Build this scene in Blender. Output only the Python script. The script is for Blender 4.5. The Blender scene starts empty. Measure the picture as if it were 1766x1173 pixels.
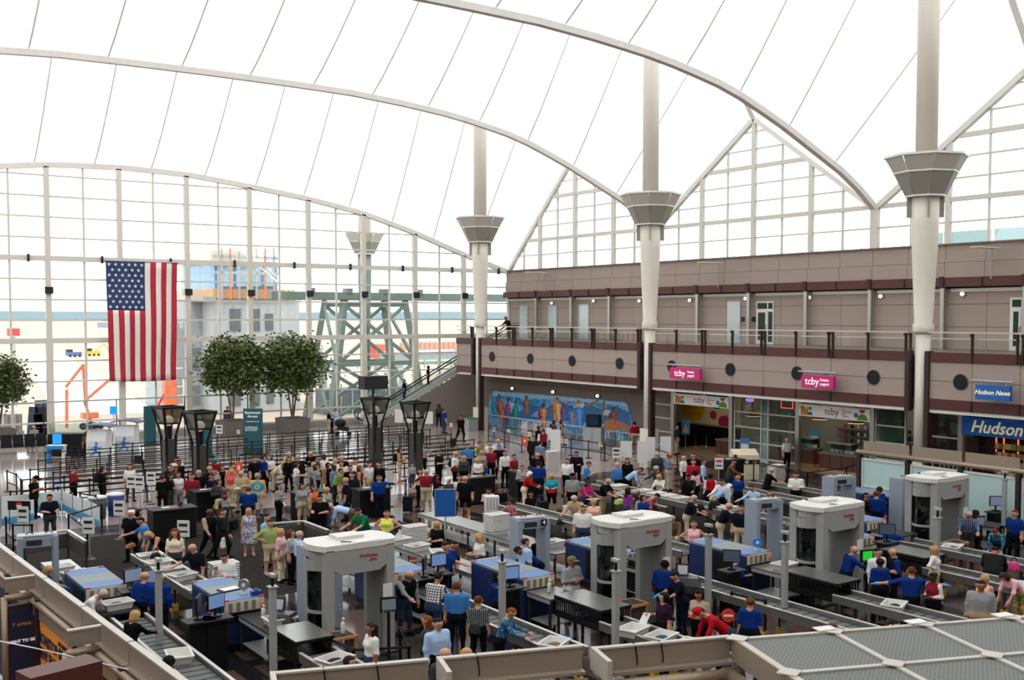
import bpy, bmesh, math, random
import numpy as np
from mathutils import Vector, Matrix, Euler
random.seed(7)
scene = bpy.context.scene
COL = scene.collection
R_ = math.radians

# ------------------------------------------------------------------ camera
FPX, CX0, CY0, CAMZ = 1856.0, 883.0, 635.5, 8.3
YAW, PITCH = R_(34.95), R_(2.765)
cam_d = bpy.data.cameras.new('camera')
cam_d.sensor_width = 36.0
cam_d.lens = 36.0 * FPX / 1766.0
cam_d.shift_y = (CY0 - 586.5) / 1766.0
cam_d.clip_start, cam_d.clip_end = 0.1, 9000.0
cam = bpy.data.objects.new('camera', cam_d)
cam.location = (0, 0, CAMZ)
cam.rotation_euler = (math.pi / 2 - PITCH, 0, -YAW)
COL.objects.link(cam)
scene.camera = cam

# ------------------------------------------------------------------ sky, sun, exposure
world = bpy.data.worlds.new('sky'); scene.world = world
world.use_nodes = True
wn = world.node_tree
bg = wn.nodes['Background']
bg.inputs['Color'].default_value = (0.93, 0.965, 1.0, 1)
bg.inputs['Strength'].default_value = 3.2
sun_d = bpy.data.lights.new('sun', 'SUN'); sun_d.energy = 2.2; sun_d.angle = R_(6); sun_d.color = (1.0, 0.97, 0.92)
sun = bpy.data.objects.new('sun', sun_d); sun.rotation_euler = (R_(24), R_(-18), 0); sun.location = (0, 0, 60)
COL.objects.link(sun)
vs = scene.view_settings
vs.view_transform = 'Standard'; vs.look = 'None'; vs.exposure = 0.0; vs.gamma = 1.0
vs.use_curve_mapping = False
scene.cycles.max_bounces = 8
scene.cycles.diffuse_bounces = 4
scene.cycles.glossy_bounces = 3
scene.cycles.transmission_bounces = 4
scene.cycles.transparent_max_bounces = 12
scene.cycles.caustics_reflective = False
scene.cycles.caustics_refractive = False
scene.cycles.use_denoising = True

# pixel of the photograph -> point in the place
_F = Vector((math.sin(YAW) * math.cos(PITCH), math.cos(YAW) * math.cos(PITCH), -math.sin(PITCH)))
_R = Vector((math.cos(YAW), -math.sin(YAW), 0)); _U = _R.cross(_F)
def ray(x, y): return _F + _R * ((x - CX0) / FPX) - _U * ((y - CY0) / FPX)
def at(x, y, z=0.0):
    d = ray(x, y); return Vector((0, 0, CAMZ)) + d * ((z - CAMZ) / d.z)
def atX(x, y, X):
    d = ray(x, y); return Vector((0, 0, CAMZ)) + d * (X / d.x)
def atY(x, y, Y):
    d = ray(x, y); return Vector((0, 0, CAMZ)) + d * (Y / d.y)
VIEWA = math.atan2(_F.y, _F.x)          # heading of the view

# ------------------------------------------------------------------ materials
def lin(c):
    return c / 12.92 if c <= 0.04045 else ((c + 0.055) / 1.055) ** 2.4
def srgb(r, g, b): return (lin(r / 255), lin(g / 255), lin(b / 255))
MATS = {}
def mat(name, rgb, rough=0.6, metal=0.0, var=0.0, scale=8.0, bump=0.0, spec=0.5, stretch=None):
    if name in MATS: return MATS[name]
    m = bpy.data.materials.new(name); m.use_nodes = True
    nt = m.node_tree; b = nt.nodes['Principled BSDF']
    b.inputs['Roughness'].default_value = rough; b.inputs['Metallic'].default_value = metal
    b.inputs['Specular IOR Level'].default_value = spec
    c = (*srgb(*rgb), 1)
    b.inputs['Base Color'].default_value = c
    if var or bump:
        tc = nt.nodes.new('ShaderNodeTexCoord'); n = nt.nodes.new('ShaderNodeTexNoise')
        n.inputs['Scale'].default_value = scale; n.inputs['Detail'].default_value = 3
        if stretch:
            mp = nt.nodes.new('ShaderNodeMapping'); mp.inputs['Scale'].default_value = stretch
            nt.links.new(tc.outputs['Object'], mp.inputs['Vector']); nt.links.new(mp.outputs['Vector'], n.inputs['Vector'])
        else:
            nt.links.new(tc.outputs['Object'], n.inputs['Vector'])
        if var:
            mx = nt.nodes.new('ShaderNodeMix'); mx.data_type = 'RGBA'
            mx.inputs[6].default_value = tuple(max(0, v * (1 - var)) for v in c[:3]) + (1,)
            mx.inputs[7].default_value = tuple(min(1, v * (1 + var)) for v in c[:3]) + (1,)
            nt.links.new(n.outputs['Fac'], mx.inputs[0]); nt.links.new(mx.outputs[2], b.inputs['Base Color'])
        if bump:
            bp = nt.nodes.new('ShaderNodeBump'); bp.inputs['Strength'].default_value = bump; bp.inputs['Distance'].default_value = 0.02
            nt.links.new(n.outputs['Fac'], bp.inputs['Height']); nt.links.new(bp.outputs['Normal'], b.inputs['Normal'])
    MATS[name] = m
    return m
def emit(name, rgb, s):
    if name in MATS: return MATS[name]
    m = bpy.data.materials.new(name); m.use_nodes = True; nt = m.node_tree
    b = nt.nodes['Principled BSDF']; b.inputs['Base Color'].default_value = (*srgb(*rgb), 1)
    b.inputs['Emission Color'].default_value = (*srgb(*rgb), 1); b.inputs['Emission Strength'].default_value = s
    MATS[name] = m; return m
def glassmat(name, tint=(0.96, 0.98, 0.98), gloss=0.06, rough=0.02, fres=0.5):
    if name in MATS: return MATS[name]
    m = bpy.data.materials.new(name); m.use_nodes = True; nt = m.node_tree; nt.nodes.clear()
    o = nt.nodes.new('ShaderNodeOutputMaterial'); mx = nt.nodes.new('ShaderNodeMixShader')
    t = nt.nodes.new('ShaderNodeBsdfTransparent'); t.inputs[0].default_value = (*tint, 1)
    g = nt.nodes.new('ShaderNodeBsdfGlossy'); g.inputs['Roughness'].default_value = rough
    lw = nt.nodes.new('ShaderNodeLayerWeight'); lw.inputs['Blend'].default_value = 0.25
    ma = nt.nodes.new('ShaderNodeMath'); ma.operation = 'MULTIPLY_ADD'; ma.inputs[1].default_value = fres; ma.inputs[2].default_value = gloss
    nt.links.new(lw.outputs['Fresnel'], ma.inputs[0]); nt.links.new(ma.outputs[0], mx.inputs[0])
    nt.links.new(t.outputs[0], mx.inputs[1]); nt.links.new(g.outputs[0], mx.inputs[2]); nt.links.new(mx.outputs[0], o.inputs[0])
    MATS[name] = m; return m
def fabricroof(name, trans, dif):
    m = bpy.data.materials.new(name); m.use_nodes = True; nt = m.node_tree; nt.nodes.clear()
    o = nt.nodes.new('ShaderNodeOutputMaterial'); mx = nt.nodes.new('ShaderNodeAddShader')
    t = nt.nodes.new('ShaderNodeBsdfTranslucent'); t.inputs[0].default_value = (trans, trans * 0.985, trans * 0.965, 1)
    d = nt.nodes.new('ShaderNodeBsdfDiffuse'); d.inputs[0].default_value = (dif, dif * 0.99, dif * 0.97, 1)
    nt.links.new(t.outputs[0], mx.inputs[0]); nt.links.new(d.outputs[0], mx.inputs[1]); nt.links.new(mx.outputs[0], o.inputs[0])
    MATS[name] = m; return m
def nodes_of(m): return m.node_tree, m.node_tree.nodes['Principled BSDF']
def ramp(nt, stops, interp='LINEAR'):
    r = nt.nodes.new('ShaderNodeValToRGB'); r.color_ramp.interpolation = interp
    e = r.color_ramp.elements
    while len(e) < len(stops): e.new(0.5)
    for i, (p, c) in enumerate(stops):
        e[i].position = p; e[i].color = (*srgb(*c), 1)
    return r

# ------------------------------------------------------------------ mesh building
class MB:
    def __init__(s): s.v = []; s.f = []; s.mi = []; s.cur = 0; s.sm = []; s.smooth = False
    def _add(s, vs, fs):
        b = len(s.v); s.v += [tuple(v) for v in vs]
        for f in fs: s.f.append(tuple(i + b for i in f)); s.mi.append(s.cur); s.sm.append(s.smooth)
        return s
    def box(s, c, d, rz=0.0, rx=0.0, ry=0.0, taper=(1, 1)):
        hx, hy, hz = d[0] / 2, d[1] / 2, d[2] / 2; tx, ty = taper
        P = [(-hx, -hy, -hz), (hx, -hy, -hz), (hx, hy, -hz), (-hx, hy, -hz), (-hx * tx, -hy * ty, hz), (hx * tx, -hy * ty, hz), (hx * tx, hy * ty, hz), (-hx * tx, hy * ty, hz)]
        if rz or rx or ry:
            M = Euler((rx, ry, rz)).to_matrix(); P = [M @ Vector(p) for p in P]
        return s._add([(p[0] + c[0], p[1] + c[1], p[2] + c[2]) for p in P],
                      [(0, 3, 2, 1), (4, 5, 6, 7), (0, 1, 5, 4), (1, 2, 6, 5), (2, 3, 7, 6), (3, 0, 4, 7)])
    def b2(s, a, b):
        return s.box([(a[i] + b[i]) / 2 for i in range(3)], [abs(b[i] - a[i]) for i in range(3)])
    def beam(s, a, b, w, h, up=(0, 0, 1)):
        a = Vector(a); b = Vector(b); d = (b - a); 
        if d.length < 1e-6: return s
        d.normalize(); u = Vector(up)
        r = d.cross(u)
        if r.length < 1e-3: r = d.cross(Vector((1, 0, 0)))
        r.normalize(); u = r.cross(d)
        P = []
        for e in (a, b):
            for (i, j) in ((-1, -1), (1, -1), (1, 1), (-1, 1)): P.append(e + r * (i * w / 2) + u * (j * h / 2))
        return s._add(P, [(0, 1, 2, 3), (7, 6, 5, 4), (0, 4, 5, 1), (1, 5, 6, 2), (2, 6, 7, 3), (3, 7, 4, 0)])
    def cyl(s, a, b, r0, r1=None, n=12, caps=True):
        r1 = r0 if r1 is None else r1
        a = Vector(a); b = Vector(b); d = (b - a).normalized()
        x = d.cross(Vector((0, 0, 1)));
        if x.length < 1e-3: x = Vector((1, 0, 0))
        x.normalize(); y = d.cross(x)
        P = []
        for e, r in ((a, r0), (b, r1)):
            for i in range(n):
                t = 2 * math.pi * i / n; P.append(e + x * (math.cos(t) * r) + y * (math.sin(t) * r))
        sv = s.smooth; s.smooth = n > 8
        s._add(P, [(i, (i + 1) % n, n + (i + 1) % n, n + i) for i in range(n)]); s.smooth = False
        if caps:
            b0 = len(s.v) - 2 * n
            s.f.append(tuple(b0 + i for i in reversed(range(n)))); s.mi.append(s.cur); s.sm.append(False)
            s.f.append(tuple(b0 + n + i for i in range(n))); s.mi.append(s.cur); s.sm.append(False)
        s.smooth = sv
        return s
    def tube(s, pts, r, n=6):
        for i in range(len(pts) - 1): s.cyl(pts[i], pts[i + 1], r, r, n)
        return s
    def lathe(s, prof, n=16, c=(0, 0, 0), ph=0.0, smooth=True, cap=True):
        P = []
        for (r, z) in prof:
            for i in range(n):
                t = 2 * math.pi * i / n + ph; P.append((c[0] + r * math.cos(t), c[1] + r * math.sin(t), c[2] + z))
        F = []
        for k in range(len(prof) - 1):
            for i in range(n): F.append((k * n + i, k * n + (i + 1) % n, (k + 1) * n + (i + 1) % n, (k + 1) * n + i))
        sv = s.smooth; s.smooth = smooth; s._add(P, F); s.smooth = sv
        if cap:
            b0 = len(s.v) - len(P)
            s.f.append(tuple(b0 + i for i in reversed(range(n)))); s.mi.append(s.cur); s.sm.append(False)
            s.f.append(tuple(b0 + (len(prof) - 1) * n + i for i in range(n))); s.mi.append(s.cur); s.sm.append(False)
        return s
    def prism(s, poly, axis, a, b):
        """poly in the two other axes, extruded along axis from a to b"""
        n = len(poly)
        def pt(q, t):
            if axis == 'z': return (q[0], q[1], t)
            if axis == 'x': return (t, q[0], q[1])
            return (q[0], t, q[1])
        s._add([pt(q, a) for q in poly] + [pt(q, b) for q in poly],
               [tuple(reversed(range(n))), tuple(range(n, 2 * n))] + [(i, (i + 1) % n, n + (i + 1) % n, n + i) for i in range(n)])
        return s
    def blob(s, c, r, n=8, m=6):
        P = []; F = []
        for j in range(1, m):
            ph = math.pi * j / m
            for i in range(n):
                t = 2 * math.pi * i / n
                P.append((c[0] + r[0] * math.sin(ph) * math.cos(t), c[1] + r[1] * math.sin(ph) * math.sin(t), c[2] + r[2] * math.cos(ph)))
        P.append((c[0], c[1], c[2] + r[2])); P.append((c[0], c[1], c[2] - r[2])); tI = len(P) - 2; bI = len(P) - 1
        for i in range(n): F.append((tI, i, (i + 1) % n)); F.append((bI, (m - 2) * n + (i + 1) % n, (m - 2) * n + i))
        for j in range(m - 2):
            for i in range(n): F.append((j * n + i, (j + 1) * n + i, (j + 1) * n + (i + 1) % n, j * n + (i + 1) % n))
        sv = s.smooth; s.smooth = True; s._add(P, F); s.smooth = sv
        return s
    def mesh(s, name, mats):
        me = bpy.data.meshes.new(name); me.from_pydata(s.v, [], s.f)
        for m in (mats if isinstance(mats, (list, tuple)) else [mats]): me.materials.append(m)
        me.polygons.foreach_set('material_index', s.mi); me.polygons.foreach_set('use_smooth', s.sm)
        me.update()
        bm = bmesh.new(); bm.from_mesh(me); bmesh.ops.recalc_face_normals(bm, faces=bm.faces); bm.to_mesh(me); bm.free()
        return me
    def build(s, name, mats, parent=None, loc=None, rz=0.0):
        o = bpy.data.objects.new(name, s.mesh(name, mats)); COL.objects.link(o)
        if parent: o.parent = parent
        if loc is not None: o.location = loc
        if rz: o.rotation_euler.z = rz
        return o
_unit = {}
def piece(name, parent, m, c, d, rot=None):
    """a plain box piece on a shared unit mesh"""
    if m.name not in _unit: _unit[m.name] = MB().box((0, 0, 0), (1, 1, 1)).mesh('piece_' + m.name, m)
    o = bpy.data.objects.new(name, _unit[m.name]); COL.objects.link(o)
    o.location = c; o.scale = d
    if rot: o.rotation_euler = rot
    o.parent = parent
    return o
def piece2(name, parent, m, a, b):
    return piece(name, parent, m, [(a[i] + b[i]) / 2 for i in range(3)], [max(abs(b[i] - a[i]), 0.002) for i in range(3)])
def share(name, me, parent=None, loc=(0, 0, 0), rot=None, scale=None):
    o = bpy.data.objects.new(name, me); COL.objects.link(o); o.location = loc
    if rot: o.rotation_euler = rot
    if scale: o.scale = scale if not isinstance(scale, (int, float)) else (scale,) * 3
    if parent: o.parent = parent
    return o
def tag(o, label=None, cat=None, group=None, kind=None):
    if label: o['label'] = label
    if cat: o['category'] = cat
    if group: o['group'] = group
    if kind: o['kind'] = kind
    return o
def thing(name, label, cat, loc=(0, 0, 0), rz=0.0, group=None):
    o = bpy.data.objects.new(name, None); COL.objects.link(o); o.location = loc; o.rotation_euler.z = rz
    o.empty_display_size = 0.1
    return tag(o, label, cat, group)
def struct(name, label):
    o = bpy.data.objects.new(name, None); COL.objects.link(o); o.empty_display_size = 0.1
    return tag(o, label, kind='structure')
def copy_tree(o, parent=None):
    c = o.copy(); COL.objects.link(c); c.parent = parent
    for ch in list(o.children): copy_tree(ch, c)
    return c
def text(name, body, size, m, parent, loc, rot, extrude=0.004, align='CENTER', sx=1.0, shear=0.0, bold=0.0, space=1.0):
    cu = bpy.data.curves.new(name, 'FONT'); cu.body = body; cu.size = size; cu.align_x = align; cu.align_y = 'CENTER'
    cu.extrude = extrude; cu.shear = shear; cu.offset = bold; cu.space_character = space; cu.resolution_u = 2
    cu.materials.append(m)
    o = bpy.data.objects.new(name, cu); COL.objects.link(o)
    me = bpy.data.meshes.new_from_object(o); me.name = name
    if not me.materials: me.materials.append(m)
    bpy.data.objects.remove(o); bpy.data.curves.remove(cu)
    o = bpy.data.objects.new(name, me); COL.objects.link(o); o.parent = parent; o.location = loc; o.rotation_euler = rot; o.scale = (sx, 1, 1)
    return o
FACE_WEST = (math.pi / 2, 0, -math.pi / 2)     # text on a wall that faces -X
FACE_SOUTH = (math.pi / 2, 0, 0)               # text on a wall that faces -Y

M_WHITE = mat('white_paint', (226, 224, 216), 0.45)
M_CREAM = mat('cream_steel', (222, 217, 203), 0.4, var=0.03, scale=1.5)
M_MULL = mat('mullion_paint', (214, 210, 198), 0.45)
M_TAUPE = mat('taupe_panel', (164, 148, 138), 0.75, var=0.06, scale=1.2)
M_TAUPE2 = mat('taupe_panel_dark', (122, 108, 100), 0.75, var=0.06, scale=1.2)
M_BROWN = mat('brown_steel', (80, 36, 27), 0.5, var=0.08, scale=1.0)
M_DKBROWN = mat('dark_brown_steel', (46, 22, 18), 0.5)
M_STEEL = mat('brushed_steel', (176, 174, 168), 0.32, 0.85, var=0.08, scale=6, stretch=(1, 1, 20))
M_GALV = mat('galvanised_grey', (165, 168, 168), 0.45, 0.3)
M_BLACK = mat('black_plastic', (13, 13, 14), 0.5, spec=0.25)
M_BLACKM = mat('black_metal', (14, 14, 15), 0.45, spec=0.3)
M_DGREY = mat('dark_grey', (40, 40, 42), 0.6, spec=0.3)
M_GLASS = glassmat('clear_glass')
M_GLASSR = glassmat('rail_glass', (0.93, 0.95, 0.94), 0.015, 0.02, 0.2)
M_GLASSD = glassmat('shop_glass', (0.80, 0.86, 0.84), 0.03, 0.02, 0.3)
# =================================================================== the setting
WY, RX, LX = 74.96, 52.07, -11.3        # far glass wall, right wall, left wall
CXM, XC = 43.23, 20.4                   # mast row, hall centre line
MASTY = [65.9 - 18.288 * i for i in range(5)]
H18 = 18.288 / 2
BACKY = MASTY[4] - H18
SX = 45.7                               # shop-front wall
FX = 42.9                               # balcony face
M_FLOOR = mat('terrazzo', (112, 108, 106), 0.15, spec=0.28)
def floor_nodes():
    nt, b = nodes_of(M_FLOOR); tc = nt.nodes.new('ShaderNodeTexCoord')
    ch = nt.nodes.new('ShaderNodeTexBrick'); ch.offset = 0.0; ch.inputs['Scale'].default_value = 1.0
    ch.inputs['Brick Width'].default_value = 3.05; ch.inputs['Row Height'].default_value = 3.05; ch.inputs['Mortar Size'].default_value = 0.25
    ch.inputs['Color1'].default_value = (*srgb(98, 74, 64), 1); ch.inputs['Color2'].default_value = (*srgb(66, 60, 57), 1)
    ch.inputs['Mortar'].default_value = (*srgb(32, 31, 32), 1)
    n = nt.nodes.new('ShaderNodeTexNoise'); n.inputs['Scale'].default_value = 60; n.inputs['Detail'].default_value = 4
    mx = nt.nodes.new('ShaderNodeMix'); mx.data_type = 'RGBA'; mx.blend_type = 'OVERLAY'; mx.inputs[0].default_value = 0.35
    nt.links.new(tc.outputs['Object'], ch.inputs['Vector']); nt.links.new(tc.outputs['Object'], n.inputs['Vector'])
    nt.links.new(ch.outputs['Color'], mx.inputs[6]); nt.links.new(n.outputs['Color'], mx.inputs[7]); nt.links.new(mx.outputs[2], b.inputs['Base Color'])
floor_nodes()
o = MB().b2((LX, BACKY, -0.3), (56, WY, 0)).build('floor', M_FLOOR)
tag(o, 'polished grey and rose terrazzo floor of the hall', kind='structure')
M_CARPET = mat('ribbed_carpet', (62, 59, 56), 1.0, spec=0.05)
def carpet_nodes():
    nt, b = nodes_of(M_CARPET); tc = nt.nodes.new('ShaderNodeTexCoord'); w = nt.nodes.new('ShaderNodeTexWave')
    w.bands_direction = 'Y'; w.inputs['Scale'].default_value = 1.1; w.inputs['Distortion'].default_value = 1.5; w.inputs['Detail'].default_value = 3
    r = ramp(nt, [(0.2, (34, 32, 30)), (0.8, (56, 52, 48))])
    nt.links.new(tc.outputs['Object'], w.inputs['Vector']); nt.links.new(w.outputs['Fac'], r.inputs[0]); nt.links.new(r.outputs[0], b.inputs['Base Color'])
carpet_nodes()
o = MB().b2((1, 30, 0), (17.5, 42, 0.006)).build('floor_carpet', M_CARPET)
tag(o, 'dark ribbed carpet under the left end of the queue', kind='structure')
o = MB().b2((23.5, 28, 0), (38, 36.5, 0.006)).build('floor_carpet', M_CARPET)
tag(o, 'dark ribbed carpet in front of the right hand lanes', kind='structure')

M_PALEF = mat('pale_terrazzo', (158, 146, 140), 0.1, var=0.12, scale=0.35)
o = MB().b2((LX, 44.0, 0.0), (SX - 0.1, WY - 0.4, 0.004)).build('floor_hall', M_PALEF); tag(o, 'pale polished terrazzo by the glass wall under the queue barriers', kind='structure')
# ---- tent roof
VP = [(0, 21.42), (4, 21.4), (8, 21.33), (11.5, 21.1), (15, 20.75), (18.7, 20.1), (20.9, 19.5), (23.9, 18.4), (26, 17.5), (29.3, 16.1), (31.67, 14.48), (33, 13.8)]
AP = [(0, 18.4), (4.4, 18.27), (9, 17.75), (13.5, 17.15), (18, 16.33), (22.6, 15.02), (27.1, 13.47), (31.67, 12.11), (33, 11.7)]
def ip(t, r): 
    return float(np.interp(r, [a for a, _ in t], [b for _, b in t]))
def zvalley(X): return ip(VP, abs(X - XC))
def zend(X): return ip(AP, abs(X - XC))
def zridge(X):
    r = abs(X - XC); rm = CXM - XC
    if r <= rm: return 27.5 + 6.0 * (r / rm) ** 2
    return 33.5 + (20.9 - 33.5) * ((r - rm) / (31.67 - rm)) ** 0.92
M_ROOF = fabricroof('roof_fabric', 0.40, 0.5)
M_SEAM = fabricroof('roof_seam', 0.345, 0.48)
M_CABLE = mat('roof_edge_beam', (226, 222, 216), 0.55, var=0.1, scale=5)
ceil = struct('ceiling', 'white translucent tent roof with ridges and hanging valleys')
xs = [LX + i * (RX - LX) / 17 for i in range(18)]
flanks = [(WY, MASTY[0], 'end')]
for i in range(5):
    flanks.append((MASTY[i] - H18, MASTY[i], 'v'))
    if i < 4: flanks.append((MASTY[i] - H18, MASTY[i + 1], 'v'))
NY = 7
def roofz(X, s, kind):
    lo = zend(X) if kind == 'end' else zvalley(X)
    e = 1.0 + 0.16 * (1 - abs(X - XC) / 31.67)
    return lo + (zridge(X) - lo) * s ** e
for (y0, y1, kind) in flanks:
    for k in range(17):
        m = MB(); m.smooth = True; P = []; ns = 3
        for i in range(ns + 1):
            X = xs[k] + (xs[k + 1] - xs[k]) * i / ns
            for j in range(NY + 1):
                s = j / NY; P.append((X, y0 + (y1 - y0) * s, roofz(X, s, kind)))
        m._add(P, [(i * (NY + 1) + j, (i + 1) * (NY + 1) + j, (i + 1) * (NY + 1) + j + 1, i * (NY + 1) + j + 1) for i in range(ns) for j in range(NY)])
        m.build('roof_panel', M_ROOF, ceil)
        if k:
            q = MB(); X = xs[k]
            for j in range(NY):
                a = (X, y0 + (y1 - y0) * j / NY, roofz(X, j / NY, kind) - 0.04); b = (X, y0 + (y1 - y0) * (j + 1) / NY, roofz(X, (j + 1) / NY, kind) - 0.04)
                q.beam(a, b, 0.09, 0.02)
            q.build('seam', M_SEAM, ceil)
def arcbeam(name, fn, y, w, h, n=40, x0=LX, x1=RX, dz=0.0, mt=None):
    q = MB(); pts = [(x0 + (x1 - x0) * i / n, y, fn(x0 + (x1 - x0) * i / n) + dz) for i in range(n + 1)]
    for a, b in zip(pts, pts[1:]): q.beam(a, b, w, h)
    return q.build(name, mt or M_CABLE, ceil)
for i in range(5): arcbeam('valley_beam', zvalley, MASTY[i] - H18, 0.34, 0.3, dz=-0.16)
for i in range(5):
    q = MB()
    for X0 in (1, -1):
        pts = [(XC + X0 * r, MASTY[i], zridge(XC + X0 * r) - 0.16) for r in np.linspace(CXM - XC, 31.6, 8)]
        for a, b in zip(pts, pts[1:]): q.beam(a, b, 0.34, 0.26)
    q.build('ridge_beam', M_CABLE, ceil)

# ---- far glass wall
win = struct('window_1', 'tall glass end wall in a white steel grid under the tent roof')
arcbeam('arch_beam', zend, WY, 0.4, 0.34, dz=-0.1, mt=M_CABLE).parent = win
posts = [RX - 4.572 * k for k in range(14)]
def wtop(X): return zend(X) - 0.2
M_POSTS = M_MULL
for k, X in enumerate(posts):
    if X < LX: break
    q = MB(); zt = wtop(X)
    q.b2((X - 0.2, WY - 0.22, 0), (X + 0.2, WY + 0.12, 6.9)); q.b2((X - 0.17, WY - 0.2, 6.9), (X + 0.17, WY + 0.12, zt))
    q.build('post', M_POSTS, win)
    piece('post_bracket', win, M_DGREY, (X, WY - 0.3, 10.0), (0.5, 0.16, 0.45))
for X in [p - 2.286 for p in posts]:
    if X < LX: break
    piece2('mullion', win, M_MULL, (X - 0.065, WY - 0.06, 0.45), (X + 0.065, WY + 0.06, wtop(X)))
zt_rows = [0.45] + [1.342 * k for k in range(1, 14)]
for k in range(13):
    xa, xb = posts[k + 1], posts[k]
    if xa < LX: xa = LX
    for z in zt_rows:
        if z in (0.45,): hh, dd = 0.18, 0.2
        elif abs(z - 6.71) < 0.1: hh, dd = 0.34, 0.3
        elif abs(z - 12.08) < 0.1: hh, dd = 0.34, 0.3
        else: hh, dd = 0.11, 0.1
        if z > max(wtop(xa), wtop(xb)): continue
        x0, x1 = xa, xb
        # trim where the arch comes down
        while wtop(x1) < z and x1 > x0: x1 -= 0.1
        if x1 - x0 < 0.2: continue
        piece2('transom', win, M_MULL, (x0, WY - dd / 2 - 0.02, z - hh / 2), (x1, WY + dd / 2 - 0.02, z + hh / 2))
half = sorted([p for p in posts if p >= LX] + [p - 2.286 for p in posts if p - 2.286 >= LX])
for xa, xb in zip(half, half[1:]):
    for za, zb in zip(zt_rows, zt_rows[1:]):
        ta, tb = wtop(xa), wtop(xb)
        if max(ta, tb) <= za + 0.05: continue
        m = MB(); m.prism([(xa + 0.02, za), (xb - 0.02, za), (xb - 0.02, max(za + 0.02, min(zb, tb))), (xa + 0.02, max(za + 0.02, min(zb, ta)))], 'y', WY - 0.012, WY + 0.012)
        m.build('pane', M_GLASS, win)
piece2('sill', win, mat('sill_grey', (150, 148, 144), 0.5), (LX, WY - 0.35, 0), (RX - 3.5, WY + 0.15, 0.42))
# catwalk rails along the two big beams
for X in [p - 1.2 for p in posts[:10]]:
    piece('hook', win, M_DGREY, (X, WY - 0.22, 12.08), (0.12, 0.25, 0.5))
rl = struct('trim_1', 'thin dark guard rail in front of the glass end wall')
for X in np.arange(-8, 36, 4.572):
    piece2('rail_post', rl, M_DGREY, (X - 0.03, WY - 1.0, 0), (X + 0.03, WY - 0.94, 2.75))
piece2('rail_bar', rl, M_GALV, (LX, WY - 1.0, 2.72), (36, WY - 0.95, 2.78))

# ---- clerestory over the right wall
PARZ = 12.08
cl = struct('window_2', 'pointed clerestory glazing above the taupe right wall')
def ctop(y):
    if y >= MASTY[0]: return 12.15 + (20.9 - 12.15) * (WY - y) / (WY - MASTY[0])
    k = (MASTY[0] - y) / H18; f = k - 2 * math.floor(k / 2)
    s = f if f <= 1 else 2 - f
    return 20.9 - (20.9 - 14.48) * s
ys = [WY]
yy = MASTY[0] + 3 * 2.286
ys = [WY] + [MASTY[0] + 2.286 * j for j in range(3, -33, -1)]
crow = [PARZ] + [13.3, 14.5, 15.6, 16.7, 17.8, 18.9, 20.0, 21.1]
for i, y in enumerate(ys[1:]):
    zt = ctop(y) - 0.15; main = (round((MASTY[0] - y) / 2.286) % 2 == 0); w = 0.14 if main else 0.05
    if round((MASTY[0] - y) / 2.286) % 8 == 4: w = 0.22
    if zt > PARZ: piece2('mullion', cl, M_MULL, (RX - w * 1.2, y - w, PARZ), (RX + 0.08, y + w, zt))
for ya, yb in zip(ys, ys[1:]):
    for z in crow[1:-1]:
        big = z in (14.5, 17.8); h = 0.13 if big else 0.05
        ta, tb = ctop(ya), ctop(yb)
        if max(ta, tb) < z + 0.1: continue
        a, b = ya, yb
        if ta < z: a = ya + (yb - ya) * (z - ta) / (tb - ta)
        if tb < z: b = ya + (yb - ya) * (z - ta) / (tb - ta)
        piece2('transom', cl, M_MULL, (RX - (0.12 if big else 0.05), a, z - h), (RX + 0.05, b, z + h))
    for za, zb in zip(crow, crow[1:]):
        ta, tb = ctop(ya) - 0.1, ctop(yb) - 0.1
        if max(ta, tb) <= za + 0.05: continue
        m = MB(); m.prism([(ya, za), (yb, za), (yb, max(za + 0.02, min(zb, tb))), (ya, max(za + 0.02, min(zb, ta)))], 'x', RX - 0.01, RX + 0.012)
        m.build('pane', M_GLASS, cl)
nodesy = [WY] + [MASTY[0] - H18 * j for j in range(0, 10)]
for a, b in zip(nodesy, nodesy[1:]):
    MB().beam((RX - 0.05, a, ctop(a) - 0.1), (RX - 0.05, b, ctop(b) - 0.1), 0.3, 0.32, up=(1, 0, 0)).build('edge_beam', M_CABLE, cl)

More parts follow.
